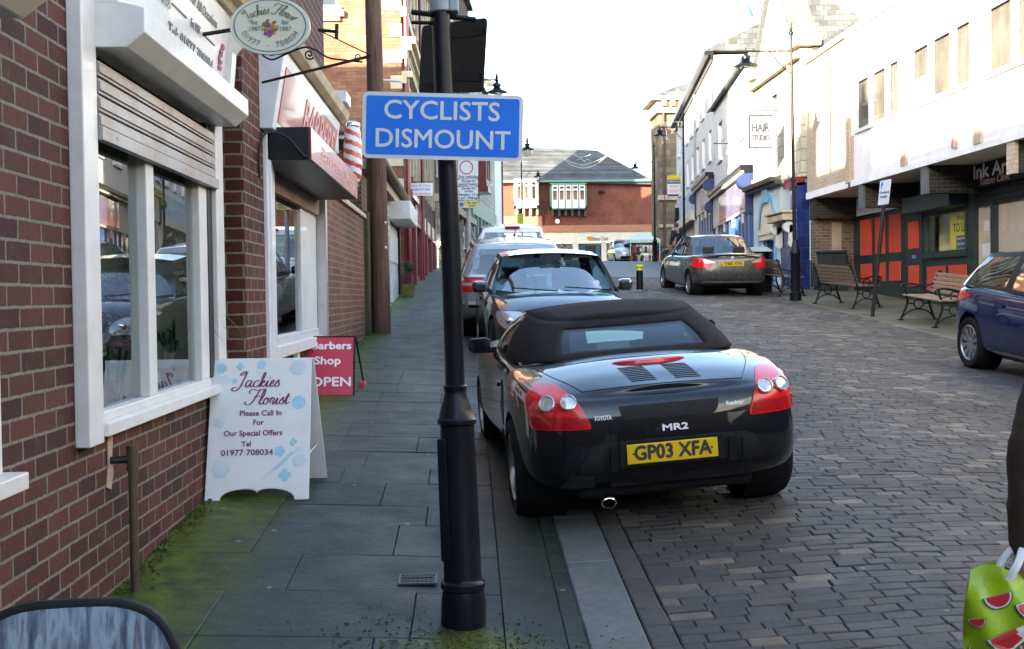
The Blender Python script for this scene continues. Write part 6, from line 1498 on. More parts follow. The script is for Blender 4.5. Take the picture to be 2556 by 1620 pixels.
mb = MB(); mb.tube([(.36+.17*cos(t), 2.42+.05*sin(t), .98+.17*sin(t)) for t in [2*pi*i/24 for i in range(25)]], .014, 6); mb.build('steering_wheel', MT['seat'], b2c.root, smooth=True, local=True)
mb = MB(); mb.tube([(-.65, 3.12, .945), (-.1, 3.05, .985)], .008, 5); mb.tube([(.0, 3.16, .945), (.55, 3.09, .985)], .008, 5); mb.build('wiper', MT['black_matt'], b2c.root, local=True)
# ---- silver estate behind it
PSI = carpaint('paint_silver', (.42, .44, .46), .55, .3)
sv = saloon('estate_car', 'silver estate car seen from behind, parked beyond the black car facing us', car_matrix(.72, 17.2, radians(1), 0), 4.6, 1.76, PSI, estate=True, roofz=1.48, deckz=.96)
for sx in (-1, 1):
    t_ = sv.patch('tail_lamp', [(z, *sorted((sx*a, sx*b))) for z, a, b in ((.74, .50, .80), (.80, .48, .83), (.90, .48, .83), (.95, .54, .78))], MT['red_lens'], n=10, off=.012)
    sv.patch('reverse_lens', [(.825, *sorted((sx*.52, sx*.80))), (.865, *sorted((sx*.52, sx*.80)))], MT['clear_lens'], n=8, off=.016, parent=t_, sm_=False)
sv.patch('bumper_strip', [(.55, -.8, .8), (.60, -.8, .8)], MT['cool_white'], n=20, sm_=False); sv.patch('bumper_trim', [(.50, -.8, .8), (.545, -.8, .8)], MT['plastic_dark'], n=20, sm_=False)
mb = MB(); mb.tube([(0, .55, 1.47), (0, .40, 1.70)], .006, 5); mb.build('aerial', MT['black_matt'], sv.root, local=True)
mb = MB(); mb.tube([(-.05, .2, .99), (-.5, .26, 1.06)], .008, 5); mb.build('wiper', MT['black_matt'], sv.root, local=True)
PWH = carpaint('paint_white', (.72, .73, .74), 0, .3)
w2 = saloon('people_carrier', 'white car whose roof shows above the silver estate', car_matrix(.95, 24.5, radians(0), 0), 4.5, 1.8, PWH, estate=True, roofz=1.66, belt=1.0, deckz=1.0)
mb = MB(); mb.box(-.16, .16, .38, .43, 1.60, 1.66); mb.build('high_brake_lamp', MT['red_lens_dark'], w2.root, local=True)
# ---- grey saloon on the right
PGR = carpaint('paint_grey', (.10, .096, .098), .6, .28)
bm_ = saloon('saloon_car', 'dark grey saloon with a yellow plate, parked at an angle beside the right hand benches', car_matrix(6.16, 26.7, radians(2.5), -.02), 4.52, 1.81, PGR, roofz=1.42, deckz=1.0, belt=.95)
for sx in (-1, 1):
    t_ = bm_.patch('tail_lamp', [(z, *sorted((sx*a, sx*b))) for z, a, b in ((.70, .58, .84), (.76, .50, .87), (.84, .44, .87), (.93, .68, .84))], MT['red_lens'], n=10, off=.012)
    bm_.patch('clear_corner', [(z, *sorted((sx*a, sx*b))) for z, a, b in ((.815, .44, .66), (.85, .47, .67), (.90, .64, .69))], MT['clear_lens'], n=8, off=.017, parent=t_)
bm_.plate('YH05 XVN', 0, .80, MT['plate_yellow'], off=.012)
bm_.patch('plate_recess', [(.66, -.40, .40), (.70, -.43, .43), (.86, -.38, .38)], PGR, n=12, off=.004)
bm_.patch('bumper_reflector', [(.355, -.70, .70), (.385, -.70, .70)], MT['alu'], n=18, sm_=False)
p, nr = bm_.hit((0, -1, .935), (0, 1, 0)); mb = MB(); mb.lathe([(.001, -.01), (.037, -.01), (.037, 0)], 16, p, ax='y'); mb.build('badge', MT['white_ink'], bm_.root, smooth=True, local=True)
mb = MB(); mb.box(-.72, .72, .05, .16, 1.0, 1.022); mb.build('boot_lip', PGR, bm_.root, local=True, bevel=.01)
# ---- blue hatchback at the right edge
PBL = carpaint('paint_blue', (.005, .012, .070), .2, .25)
au = saloon('hatchback_car', 'dark blue hatchback with silver multi spoke wheels, cut off by the right edge', Matrix.Translation((6.87, 14.45, gz(6.87, 14.45)+.01)) @ Matrix.Rotation(SLOPE, 4, 'X') @ Matrix.Rotation(pi+radians(2), 4, 'Z'), 3.95, 1.74, PBL, hatch=True, roofz=1.44, belt=.97, deckz=1.0, wr=.315)
for sx in (-1, 1): au.patch('tail_lamp', [(z, *sorted((sx*a, sx*b))) for z, a, b in ((.78, .52, .80), (.86, .48, .84), (.95, .56, .80))], MT['red_lens'], n=10, off=.012)
au.patch('sill_trim', [(.26, .9, 3.0), (.285, .9, 3.0)], MT['chrome'], dirn='right', n=12, sm_=False)
# ---- small white police-style car on the crest
co_ = saloon('hatchback_car', 'small white car with yellow markings facing us beside the peaked market stall', Matrix.Translation((9.95, 76.0, gz(9.95, 74)-.15)) @ Matrix.Rotation(.01, 4, 'X') @ Matrix.Rotation(pi+radians(2), 4, 'Z'), 4.0, 1.74, PWH, hatch=True, roofz=1.48, belt=1.0, hood=.92, deckz=1.0)
for sx in (-1, 1):
    co_.patch('headlamp', [(z, *sorted((sx*a, sx*b))) for z, a, b in ((.62, .52, .76), (.72, .50, .80), (.84, .64, .80))], MT['clear_lens'], dirn='front', n=8, off=.014)
    co_.patch('side_marking', [(.5, .5, 3.2), (.72, .5, 3.2)], pm('hi_vis', (.55, .62, .02), .5), dirn='left' if sx < 0 else 'right', n=12, off=.008, sm_=False)
co_.patch('grille', [(.30, -.5, .5), (.38, -.56, .56), (.46, -.5, .5)], MT['black_matt'], dirn='front', n=12); co_.patch('upper_grille', [(.60, -.36, .36), (.64, -.40, .40)], MT['chrome'], dirn='front', n=12, sm_=False)
co_.plate('YJ57 KDR', 0, .52, MT['plate_white'], rear=False)
mb = MB(); mb.box(-.5, .5, 1.7, 1.95, 1.50, 1.58); mb.build('roof_bar', MT['alu'], co_.root, local=True, bevel=.02)
# ------------------------------------------------------------------ street furniture
PY = 5.05
def at5(x, y): return atY(x, y, PY)
sp = empty('sign_post', 'black leaning post in the foreground carrying a blue and white cyclists dismount plate', 'sign post', (-.048, PY, gz(-.048, PY)))
k5 = PY/F
mb = MB()
def ringp(y, x, w_): p = at5(x, y); return (p, w_/2*k5)
prf5 = [(1560, 1157, 114), (1500, 1157, 112), (1480, 1156.5, 106), (1470, 1156.5, 102), (1466, 1156, 112), (1452, 1156, 112), (1446, 1155.5, 98), (1440, 1155, 95), (1060, 1141, 86), (1056, 1140, 99), (1046, 1139.5, 99), (1042, 1139.5, 90), (1020, 1138.5, 80), (1000, 1137.5, 66), (980, 1137, 56), (973, 1136.5, 56), (970, 1136.5, 60), (963, 1136, 60), (960, 1136, 50), (640, 1126, 49), (400, 1116, 48), (235, 1108, 47), (30, 1100, 46)]
rs = []
for y, x, w_ in prf5:
    p, r = ringp(y, x, w_); rs.append([p+Vector((r*cos(2*pi*j/28), r*sin(2*pi*j/28), 0)) for j in range(28)])
mb.rings(rs); mb.build('post', MT['black_paint'], sp, smooth=True, angle=35)
mb = MB(); a, b = at5(1118, 1395), at5(1107, 1092)
mb.rings([[a+Vector((-.028, -.055, 0)), a+Vector((.01, -.068, 0)), a+Vector((.01, -.04, 0)), a+Vector((-.028, -.03, 0))], [b+Vector((-.028, -.058, 0)), b+Vector((.012, -.07, 0)), b+Vector((.012, -.04, 0)), b+Vector((-.028, -.03, 0))]]); mb.build('access_door', MT['black_paint'], sp, bevel=.006)
def rrect(w_, h, r, n=6):
    out = []
    for cx, cy, a0 in ((w_/2-r, h/2-r, 0), (-w_/2+r, h/2-r, 90), (-w_/2+r, -h/2+r, 180), (w_/2-r, -h/2+r, 270)):
        for i in range(n+1): a = radians(a0+90*i/n); out.append((cx+r*cos(a), cy+r*sin(a)))
    return out
def plate_obj(name, M, w_, h, r, th, mat, parent, inset=0):
    mb = MB(); mb.prism(rrect(w_-2*inset, h-2*inset, max(.004, r-inset)), lambda a, b, d: M @ Vector((a, b, d)), 0, th); return mb.build(name, mat, parent)
TL, TR_, BL, BR = [atY(x, y, 4.965) for x, y in ((903, 227), (1303.5, 240), (905.5, 395), (1307, 403))]
cS = (TL+TR_+BL+BR)/4; rt = (TR_-TL+BR-BL).normalized(); upp = (TL-BL+TR_-BR); upp = (upp-rt*upp.dot(rt)).normalized()
MS = tframe(cS, rt, upp); wS = ((TR_-TL).length+(BR-BL).length)/2; hS = ((TL-BL).length+(TR_-BR).length)/2
pl = plate_obj('sign_plate', MS, wS, hS, .028, .004, MT['sign_white'], sp)
plate_obj('blue_panel', MS @ Matrix.Translation((0, 0, .0045)), wS, hS, .028, .0008, MT['sign_blue'], pl, inset=.0165)
for s_, f, wf_ in (('CYCLISTS', .225, .715), ('DISMOUNT', -.205, .835)):
    text(s_, .112, MS @ Matrix.Translation((-.005 if f > 0 else 0, hS*f, .006)), MT['sign_white'], pl, width=wS*wf_, off=.0016, ext=.0004)
mb = MB()
for f in (.28, -.28):
    p = cS+upp*hS*f; mb.rings([[p+Vector((.055*cos(2*pi*j/20)-.015*0, .085+.052*sin(2*pi*j/20), z)) for j in range(20)] for z in (-.012, .012)])
mb.build('clamp', MT['alu'], sp)
A_, B_ = atY(1049, 72, 5.62), atY(1055, 228, 5.62); C_, D_ = atY(1214, 229, 5.12), atY(1210, 46, 5.12)
cB = (A_+B_+C_+D_)/4; rB = (C_-B_+D_-A_).normalized(); uB = Vector((0, 0, 1)); uB = (uB-rB*uB.dot(rB)).normalized()
MBk = tframe(cB, rB, uB)
bpz = plate_obj('back_plate', MBk, (C_-B_).length, (D_-C_).length*1.0, .025, .006, MT['black_matt'], sp)
mb = MB(); wB = (C_-B_).length
for f in (.33, -.33): mb.add([MBk @ Vector(p) for p in [(-wB/2+.02, f*.3-.012, .006), (wB/2-.02, f*.3-.012, .006), (wB/2-.02, f*.3+.012, .006), (-wB/2+.02, f*.3+.012, .006), (-wB/2+.02, f*.3-.012, .016), (wB/2-.02, f*.3-.012, .016), (wB/2-.02, f*.3+.012, .016), (-wB/2+.02, f*.3+.012, .016)]], [(0, 1, 2, 3), (7, 6, 5, 4), (0, 4, 5, 1), (1, 5, 6, 2), (2, 6, 7, 3), (3, 7, 4, 0)])
mb.build('channel', MT['black_matt'], bpz)
mb = MB(); p0, p1 = atY(1027, 30, 5.0), atY(1187, 49, 5.1); mb.tube([p0, p1], .012, 4); p0, p1 = atY(1027, 56, 5.02), atY(1090, 58, 5.05); mb.tube([p0, p1], .008, 4); mb.build('bracket', MT['black_matt'], sp)
mb = MB(); p0, p1 = at5(1102, 32), at5(1094, -90); mb.tube([p0, p0.lerp(p1, .02), p0.lerp(p1, .96), p1], [.046, .050, .050, .04], 20); mb.build('lantern_base', MT['grey_paint'], sp, smooth=True)
mb = MB(); q = at5(1132, 15); mb.box(q.x-.018, q.x+.022, PY-.04, PY+.03, q.z-.03, q.z+.12); mb.build('cable_box', MT['grey_paint'], sp, bevel=.006)
# second post with the parking plates
s2 = empty('sign_post', 'grey post with stacked white and yellow plates, half hidden behind the foreground post', 'sign post', (.02, 21, gz(0, 21)))
mb = MB(); mb.tube([(.02, 21, 1.2), (.0, 21, 4.9)], .042, 10); mb.build('post', MT['grey_paint'], s2, smooth=True)
def p2(a, b): return atY(a, b, 20.9)
for (y0, y1, mat, lines) in ((380, 446, 'sign_white', [('No vehicles', 441, .075)]), (447.5, 464, 'sign_white', [('Except for', 452, .06), ('permit holders', 459.5, .06)]), (465.5, 499, 'sign_white', [('Except for', 470, .06), ('access', 477, .06), ('Midnight - 10 am', 486, .06), ('4 pm - Midnight', 494, .06)]), (500.5, 519, 'plate_yellow', [('At any', 506, .065), ('time', 513, .065)])):
    a, b = p2(1143, y1), p2(1193, y0); c = (a+b)/2
    o = plate_obj('plate', tframe((c.x, 20.9, c.z), (1, 0, 0), (0, 0, 1)), b.x-a.x, b.z-a.z, .02, .004, MT[mat] if mat != 'plate_yellow' else pm('parking_yellow', (.62, .56, .18), .5), s2)
    for s_, yy, sz in lines:
        q = p2(1170 if mat != 'plate_yellow' else 1178, yy); text(s_, sz, tframe((q.x, 20.894, q.z), (1, 0, 0), (0, 0, 1)), MT['ink_dark'], o, ext=.001, off=.001)
    if y0 == 380:
        q = p2(1164, 418); mb = MB(); mb.rings([[(q.x+r*cos(2*pi*j/32), 20.893, q.z+r*sin(2*pi*j/32)) for j in range(32)] for r in (.105, .125)], cap=False); mb.build('red_ring', MT['red_sign'], o, norm=False)
    if mat == 'plate_yellow':
        q = p2(1152, 510); mb = MB(); mb.lathe([(.001, -.004), (.04, -.004), (.04, 0)], 16, (q.x, 20.895, q.z), ax='y'); mb.build('roundel', MT['sign_blue'], o)
# ---- pavement A-boards
def aboard(root, TLp, TRp, BLp, BRp, mat, foot=0):
    o = BLp; r = BRp-BLp; u = TLp-BLp; nrm = r.cross(u).normalized(); ru = r.normalized(); uu = nrm.cross(ru)
    return o, ru, uu, nrm, r.length, u.dot(uu)
fb = empty('pavement_sign', 'white florist sandwich board with purple lettering and pale blue flowers, scalloped foot', 'sign', (-1.4, 7.3, .5))
TLp, TRp, BLp, BRp = atY(530, 896, 7.42), atY(778, 894, 7.46), atY(510, 1253, 7.15), atY(771, 1246, 7.20)
o_, ru, uu, nn, wA, hA = aboard(fb, TLp, TRp, BLp, BRp, None)
xs_ = (TLp-BLp).dot(ru); xr_ = (TRp-BLp).dot(ru)
def bpoly():
    pts = [(0, 0), (.14*wA, 0)]
    pts += [(.14*wA+.36*wA*(1-cos(pi*i/10))/2, .055*hA*sin(pi*i/10)**.8+.045*hA*(i/10)) for i in range(1, 10)]
    pts += [(.5*wA, .052*hA)]
    pts += [(.5*wA+.36*wA*(1-cos(pi*i/10))/2, .055*hA*sin(pi*i/10)**.8+.045*hA*(1-i/10)) for i in range(1, 10)]
    return pts+[(.86*wA, 0), (wA, 0), (xr_, hA), (xs_, hA)]
mb = MB(); mb.prism(bpoly(), lambda a, b, d: o_+ru*a+uu*b+nn*d, -.012, 0); fp = mb.build('front_board', MT['board_white'], fb, bevel=.003)
bo = o_+Vector((.02, .62, gz(-1.3, 7.8)-gz(-1.3, 7.2)-.0)); bu = (TLp+Vector((.0, .03, 0))-bo); hb_ = bu.length; bu.normalize(); bn = ru.cross(bu).normalized()
mb = MB(); mb.prism([(.02, 0), (.16*wA, 0), (.2*wA, .06), (.8*wA, .06), (.84*wA, 0), (wA+.02, 0), (wA, hb_), (.02, hb_)], lambda a, b, d: bo+ru*a+bu*b+bn*d, 0, .012); mb.build('back_board', MT['board_white'], fb, bevel=.003)
mb = MB(); mb.tube([o_+ru*wA*.97+uu*hA*.3+nn*-.02, bo+ru*wA*.97+bu*hb_*.3], .004, 5); mb.build('stay', MT['alu'], fb)
def onA(u, v): return tframe(o_+ru*(u*wA+xs_*v)+uu*(v*hA)+nn*.002, ru, uu)
script('Jackies', .44*wA, onA(.45, .825), MT['purple_ink'], fp, .075); script('Florist', .41*wA, onA(.56, .70), MT['purple_ink'], fp, .075)
for s_, u, v, w_, sz in (('Please Call In', .50, .605, .405, .048), ('For', .48, .54, .10, .048), ('Our Special Offers', .435, .465, .565, .048), ('Tel', .375, .39, .085, .046), ('01977 708034', .385, .33, .50, .052)):
    text(s_, sz, onA(u, v), MT['purple_ink'], fp, width=w_*wA, off=.0012, ext=.0005)
def flower(u, v, r, mat, n=9, leafy=False):
    mb = MB(); T_ = onA(u, v)
    for i in range(n):
        a = 2*pi*i/n; c = (r*.55*cos(a), r*.55*sin(a))
        mb.add([T_ @ Vector((c[0]+r*.42*cos(2*pi*k/8), c[1]+r*.42*sin(2*pi*k/8), .0005+.0001*i)) for k in range(8)], [tuple(range(8))])
    mb.add([T_ @ Vector((r*.6*cos(2*pi*k/12), r*.6*sin(2*pi*k/12), .0016)) for k in range(12)], [tuple(range(12))]); mb.build('ornament', mat, fp, merge=False, norm=False)
for u, v, r, m_, n in ((.10, .93, .034, 'pale_blue_ink', 9), (.28, .945, .028, 'pale_blue_ink', 4), (.49, .955, .03, 'pale_blue_ink', 9), (.23, .84, .022, 'pale_blue_ink', 5), (.13, .85, .034, 'faint_blue_ink', 5), (.85, .93, .055, 'faint_blue_ink', 6), (.87, .68, .045, 'pale_blue_ink', 11), (.83, .40, .025, 'pale_blue_ink', 4), (.70, .335, .038, 'pale_blue_ink', 5), (.76, .17, .044, 'pale_blue_ink', 4), (.90, .27, .045, 'faint_blue_ink', 6), (.14, .22, .06, 'faint_blue_ink', 6), (.10, .55, .04, 'faint_blue_ink', 5)):
    flower(u, v, r, MT[m_], n)
mb = MB()
for u0, v0, u1, v1 in ((.50, .12, .82, .33), (.51, .125, .90, .36), (.52, .12, .78, .28)):
    T_ = onA(0, 0); a, b = onA(u0, v0).to_translation(), onA(u1, v1).to_translation(); d = (b-a).normalized(); s_ = nn.cross(d)*.004
    mb.add([a+nn*.001, b-s_+nn*.001, b+s_+nn*.001], [(0, 1, 2)])
mb.build('ornament', MT['pale_blue_ink'], fp, merge=False, norm=False)
rb = empty('pavement_sign', 'red barbers shop open sandwich board, partly behind the white florist board', 'sign', (-1.4, 11.6, .8))
TL2, TR2, BL2, BR2 = atY(764, 842, 11.75), atY(882, 841, 11.78), atY(764, 990, 11.5), atY(881, 989, 11.53)
o2, r2, u2_, n2, w2_, h2_ = aboard(rb, TL2, TR2, BL2, BR2, None)
mb = MB(); mb.prism([(0, 0), (w2_, 0), (w2_, h2_), (0, h2_)], lambda a, b, d: o2+r2*a+u2_*b+n2*d, -.01, 0); rp = mb.build('front_board', MT['red_sign'], rb, bevel=.002)
mb = MB(); mb.tube([o2+r2*(w2_+.01), o2+r2*(w2_+.01)+u2_*h2_*1.03], .010, 6); mb.tube([TR2+Vector((.02, .02, 0)), TR2+Vector((.06, .52, -h2_+.05))], .010, 6); mb.tube([o2+u2_*h2_*1.01, o2+r2*w2_+u2_*h2_*1.01], .008, 6); mb.tube([TL2+Vector((.0, .02, 0)), TL2+Vector((.0, .52, -h2_+.05))], .010, 6); mb.build('frame', MT['black_matt'], rb)
mb = MB(); q = TR2+Vector((.05, .40, -h2_+.05)); mb.box(q.x-.03, q.x+.03, q.y-.1, q.y+.1, q.z-.04, q.z+.1); mb.build('foot', MT['red_sign'], rb, bevel=.01)
on2 = lambda u, v: tframe(o2+r2*(u*w2_)+u2_*(v*h2_)+n2*.002, r2, u2_)
for s_, u, v, w_, sz in (('Barbers', .52, .85, .84, .11), ('Shop', .44, .595, .56, .115), ('OPEN', .52, .235, .86, .135)): text(s_, sz, on2(u, v), MT['white_ink'], rp, width=w_*w2_, off=.004, ext=.0005)
# ---- benches
def make_bench(label, M, group):
    root = bpy.data.objects.new('park_bench', None); COL.objects.link(root); root.matrix_world = M; WM[root.name] = M; tag(root, label, 'bench', group)
    for x in (-.76, .76):
        mb = MB(); P3 = lambda pts, r=.017, k=5: mb.tube(catmull([(x, a, b) for a, b in pts], k), r, 6)
        P3([(-.30, 0), (-.26, .1), (-.20, .28), (-.20, .42), (-.25, .6), (-.33, .80), (-.36, .86), (-.40, .85)], .022)
        P3([(.32, 0), (.28, .1), (.21, .28), (.21, .42), (.26, .55), (.27, .62)], .022)
        P3([(-.27, .66), (-.1, .60), (.1, .64), (.26, .64), (.33, .60), (.31, .55), (.26, .57)], .018)
        P3([(-.20, .42), (0, .41), (.21, .42)], .02, 2)
        P3([(-.28, .05), (-.15, .16), (0, .19), (.15, .16), (.30, .05)], .014)
        for cy, cz, r in ((0, .29, .085), (.0, .52, .075)): P3([(cy+r*cos(2*pi*i/12), cz+r*sin(2*pi*i/12)) for i in range(13)], .013, 2)
        P3([(-.18, .3), (-.1, .29)], .012, 2); P3([(.18, .3), (.1, .29)], .012, 2); P3([(.08, .52), (.2, .5)], .01, 2)
        mb.box(x-.03, x+.03, -.36, -.26, 0, .018); mb.box(x-.03, x+.03, .27, .37, 0, .018)
        mb.build('end_frame', MT['black_iron'], root, smooth=True, local=True)
    for i in range(5):
        mb = MB(); y = -.19+.1*i; mb.box(-.80, .80, y, y+.075, .435, .462); mb.build('seat_slat', MT['timber_slat'], root, local=True, bevel=.006)
    for i in range(5):
        z = .50+.072*i; y = -.215-(z-.45)*.33; mb = MB(); mb.box(-.80, .80, y, y+.026, z, z+.058); mb.build('back_slat', MT['timber_slat'], root, local=True, bevel=.006)
    return root
def bm_(x, y, a): return Matrix.Translation((x, y, gz(x, y)+.004)) @ Matrix.Rotation(SLOPE, 4, 'X') @ Matrix.Rotation(a, 4, 'Z')
bn1 = make_bench('slatted iron bench facing the road, just behind the blue car', bm_(8.02, 19.55, radians(90)), 'cast iron benches along the right pavement')
for x, y, a, lab in ((7.86, 23.75, -78, 'slatted iron bench with its back to the road, in front of the grey cabinet'), (7.5, 27.6, -84, 'slatted iron bench between the grey saloon and the right hand lamp post')):
    c = copy_tree(bn1); c.matrix_world = bm_(x, y, radians(a)); c['label'] = lab
pale = pm('timber_sunlit', (.30, .215, .14), .6, var=.25, scale=14, bump=.002)  # patch of sun on the nearest bench, put in as lighter wood
for k_ in kids(bn1):
    if k_.name.startswith(('seat_slat', 'back_slat')): k_.data = k_.data.copy(); k_.data.materials[0] = pale
# ---- lamps
lamp_post((7.29, 25.5, gz(7.29, 25.5)), 5.9, 1.02, 'black lamp post with a large lantern on a bracket arm, standing by the benches', 1.0, 'lamp posts along the street', lean=(-.06, 0), pole_r=.036)
lamp_post((8.75, 46.5, gz(8.75, 46.5)), 6.0, .95, 'thin black lamp post with a lantern arm in front of the white terrace shops', 1.0, 'lamp posts along the street')
lamp_post((9.75, 60, gz(9.75, 60)), 6.0, 1.0, 'dark lamp post with a bulky base in front of the sandstone building', 1.0, 'lamp posts along the street', armz=.8)
q = atY(1297, 412, 66); lamp_post((q.x+.1, 66, gz(2.5, 66)), q.z-gz(2.5, 66), .95, 'slim lamp post with a yellow plate in front of the red brick building', 1.0, 'lamp posts along the street', big=False, side=Vector((1, 0, 0)))
yp = empty('plate_sign', 'small yellow plate fixed to the slim far lamp post', 'sign', (2.9, 65.9, 5)); q = atY(1299, 542, 65.88); part(yp, 'plate', MT['yellow_board'], [(q.x-.18, q.x+.18, 65.86, 65.9, q.z-.4, q.z+.2)])
# ---- bollard, bin, cabinet, leaning sign
bl = empty('bollard', 'black rising bollard with yellow bands at its top, in the middle of the road', 'bollard', (4.27, 28.7, gz(4.27, 28.7)))
mb = MB(); mb.lathe([(.085, 0), (.085, .5)], 20, (4.27, 28.7, gz(4.27, 28.7))); mb.build('shaft', MT['black_paint'], bl, smooth=True)
mb = MB(); z0 = gz(4.27, 28.7); mb.lathe([(.087, .5), (.087, .56)], 20, (4.27, 28.7, z0)); mb.lathe([(.087, .58), (.087, .635), (.07, .645)], 20, (4.27, 28.7, z0)); mb.build('reflective_band', MT['yellow_board'], bl, smooth=True)
mb = MB(); mb.lathe([(.084, .56), (.084, .581)], 20, (4.27, 28.7, z0)); mb.build('cap', MT['black_paint'], bl)
mb = MB(); mb.lathe([(.05, .0), (.20, .0), (.20, .012), (.05, .012)], 24, (4.27, 28.7, z0)); mb.build('collar', MT['alu'], bl)
bn = empty('litter_bin', 'black litter bin with a sloping lid and a white notice, behind the grey saloon', 'bin', (7.25, 28.6, gz(7.25, 28.6)))
z0 = gz(7.25, 28.6); mb = MB(); mb.box(6.98, 7.52, 28.35, 28.85, z0, z0+.72); mb.box(6.98, 7.04, 28.35, 28.85, z0+.72, z0+1.0); mb.box(7.46, 7.52, 28.35, 28.85, z0+.72, z0+1.0); mb.box(7.04, 7.46, 28.6, 28.85, z0+.72, z0+1.0); mb.build('body', MT['black_paint'], bn, bevel=.015)
mb = MB(); mb.add([(6.94, 28.3, z0+1.0), (7.56, 28.3, z0+1.0), (7.56, 28.9, z0+1.0), (6.94, 28.9, z0+1.0), (7.08, 28.42, z0+1.12), (7.42, 28.42, z0+1.12), (7.42, 28.78, z0+1.12), (7.08, 28.78, z0+1.12)], [(3, 2, 1, 0), (4, 5, 6, 7), (0, 1, 5, 4), (1, 2, 6, 5), (2, 3, 7, 6), (3, 0, 4, 7)]); mb.build('lid', MT['grey_paint'], bn, bevel=.01)
mb = MB(); mb.box(7.10, 7.22, 28.335, 28.345, z0+.74, z0+.90); mb.build('notice', MT['white_ink'], bn)
uc = empty('utility_cabinet', 'grey green metal utility cabinet against the brown brick wall, behind a bench', 'cabinet', (9.05, 28.5, gz(9, 28.5)))
z0 = gz(9, 28.5); mb = MB(); mb.box(8.76, 9.40, 28.40, 28.70, z0, z0+.92); mb.build('body', MT['dark_green'], uc, bevel=.012)
mb = MB(); mb.box(8.73, 9.43, 28.36, 28.72, z0+.925, z0+1.0); mb.build('lid', MT['dark_green'], uc, bevel=.02)
mb = MB(); mb.box(9.075, 9.082, 28.392, 28.398, z0+.05, z0+.88); mb.build('door_gap', MT['black_matt'], uc)
sc_ = empty('meter_box', 'small dark box low on the wall left of the grey green cabinet', 'box', (8.65, 28.6, gz(8.6, 28.6))); mb = MB(); mb.box(8.60, 8.73, 28.55, 28.72, z0+.1, z0+.62); mb.build('body', MT['dark_green'], sc_, bevel=.01)
ln = empty('sign_post', 'leaning thin black post with a narrow white parking plate, between two benches', 'sign post', (7.5, 21.2, gz(7.5, 21.2)))
b0 = atY(2177, 789, 21.2); b1_ = atY(2212, 455, 21.2); mb = MB(); mb.tube([b0+Vector((0, 0, -.05)), b1_], .036, 12); mb.build('post', MT['black_iron'], ln, smooth=True)
ax = (b1_-b0).normalized(); q = atY(2208, 480, 21.13); rr = Vector((.13, -.99, 0)).normalized(); rr = (rr-ax*rr.dot(ax)).normalized()
pp_ = plate_obj('plate', tframe(q, rr, ax), .42, .46, .03, .004, MT['sign_white'], ln)
text('P', .14, tframe(q, rr, ax) @ Matrix.Translation((-.12, .13, .006)), MT['sign_blue'], pp_, off=.006); text('Disabled', .07, tframe(q, rr, ax) @ Matrix.Translation((0, 0, .006)), MT['ink_dark'], pp_, width=.34); text('badge', .07, tframe(q, rr, ax) @ Matrix.Translation((0, -.08, .006)), MT['ink_dark'], pp_, width=.26)
# ---- topiary
tpz = gz(-1.38, 26.3); tt = empty('topiary', 'small clipped ball topiary on a thin stem in a mossy pot by the white door', 'plant', (-1.38, 26.3, tpz))
mb = MB(); mb.rings([[(-1.38+s*a, 26.3+s*b, z) for a, b in ((-1, -1), (1, -1), (1, 1), (-1, 1))] for s, z in ((.12, tpz), (.15, tpz+.28), (.12, tpz+.28), (.12, tpz+.2))]); mb.build('pot', pm('mossy_pot', (.14, .12, .03), .85, var=.4, scale=8), tt)
mb = MB(); mb.tube([(-1.38, 26.3, tpz+.2), (-1.37, 26.3, tpz+.6)], .012, 6); mb.build('stem', MT['timber_slat'], tt)
mb = MB(); c0 = Vector((-1.37, 26.3, tpz+.68))
for i in range(1400):
    d = Vector((R.gauss(0, 1), R.gauss(0, 1), R.gauss(0, 1))).normalized(); p = c0+d*R.uniform(.09, .135); a = d.orthogonal().normalized(); a = Matrix.Rotation(R.uniform(0, 6.28), 3, d) @ a; b = d.cross(a)
    b = (b+d*R.uniform(-.6, .6)).normalized(); mb.add([p-a*.009, p+b*.022, p+a*.009, p-b*.008], [(0, 1, 2, 3)])
mb.build('crown', MT['leaf'], tt, merge=False, norm=False)
# ---- rounded board at the bottom left
def streak():
    m, nt, b = new_mat('streaky_cover'); v = objc(nt); mp = N(nt, 'ShaderNodeMapping'); mp.inputs['Rotation'].default_value = (0, radians(-40), 0); mp.inputs['Scale'].default_value = (15, 15, 1.8); nt.links.new(v, mp.inputs[0])
    n1 = noise_(nt, mp.outputs[0], 1.5, 5, .6); c = ramp(nt, n1, [(.33, (.045, .055, .085)), (.45, (.13, .18, .25)), (.54, (.32, .42, .52)), (.64, (.11, .14, .2)), (.78, (.38, .36, .38))])
    nt.links.new(c, b.inputs['Base Color']); b.inputs['Roughness'].default_value = .2; b.inputs['Coat Weight'].default_value = .6; bump_(nt, b, n1, .004, .4); return m
rbz = gz(-.9, 2.75); rs_ = empty('pavement_sign', 'rounded board with a streaky pale blue face and black rim at the bottom left corner', 'sign', (-.92, 2.72, rbz))
tz = atY(230, 1504, 2.72).z; xr0 = atY(456, 1600, 2.72).x; wR = .54; cxR = xr0-wR/2; hR = tz-rbz-.12
def sup(w_, h, n=40, e=4.0):
    return [(w_/2*math.copysign(abs(cos(t))**(2/e), cos(t)), h/2*math.copysign(abs(sin(t))**(2/e), sin(t))) for t in [2*pi*i/n for i in range(n)]]
MR_ = tframe((cxR, 2.72, rbz+.12+hR/2), (1, .12, 0), (0, .1, 1))
mb = MB(); mb.prism(sup(wR, hR, 56, 3.4), lambda a, b, d: MR_ @ Vector((a, b, d)), -.035, 0); mb.build('rim', MT['black_matt'], rs_, bevel=.01)
mb = MB(); mb.prism(sup(wR-.035, hR-.035, 56, 3.4), lambda a, b, d: MR_ @ Vector((a, b, d)), .001, .006); mb.build('face', streak(), rs_)
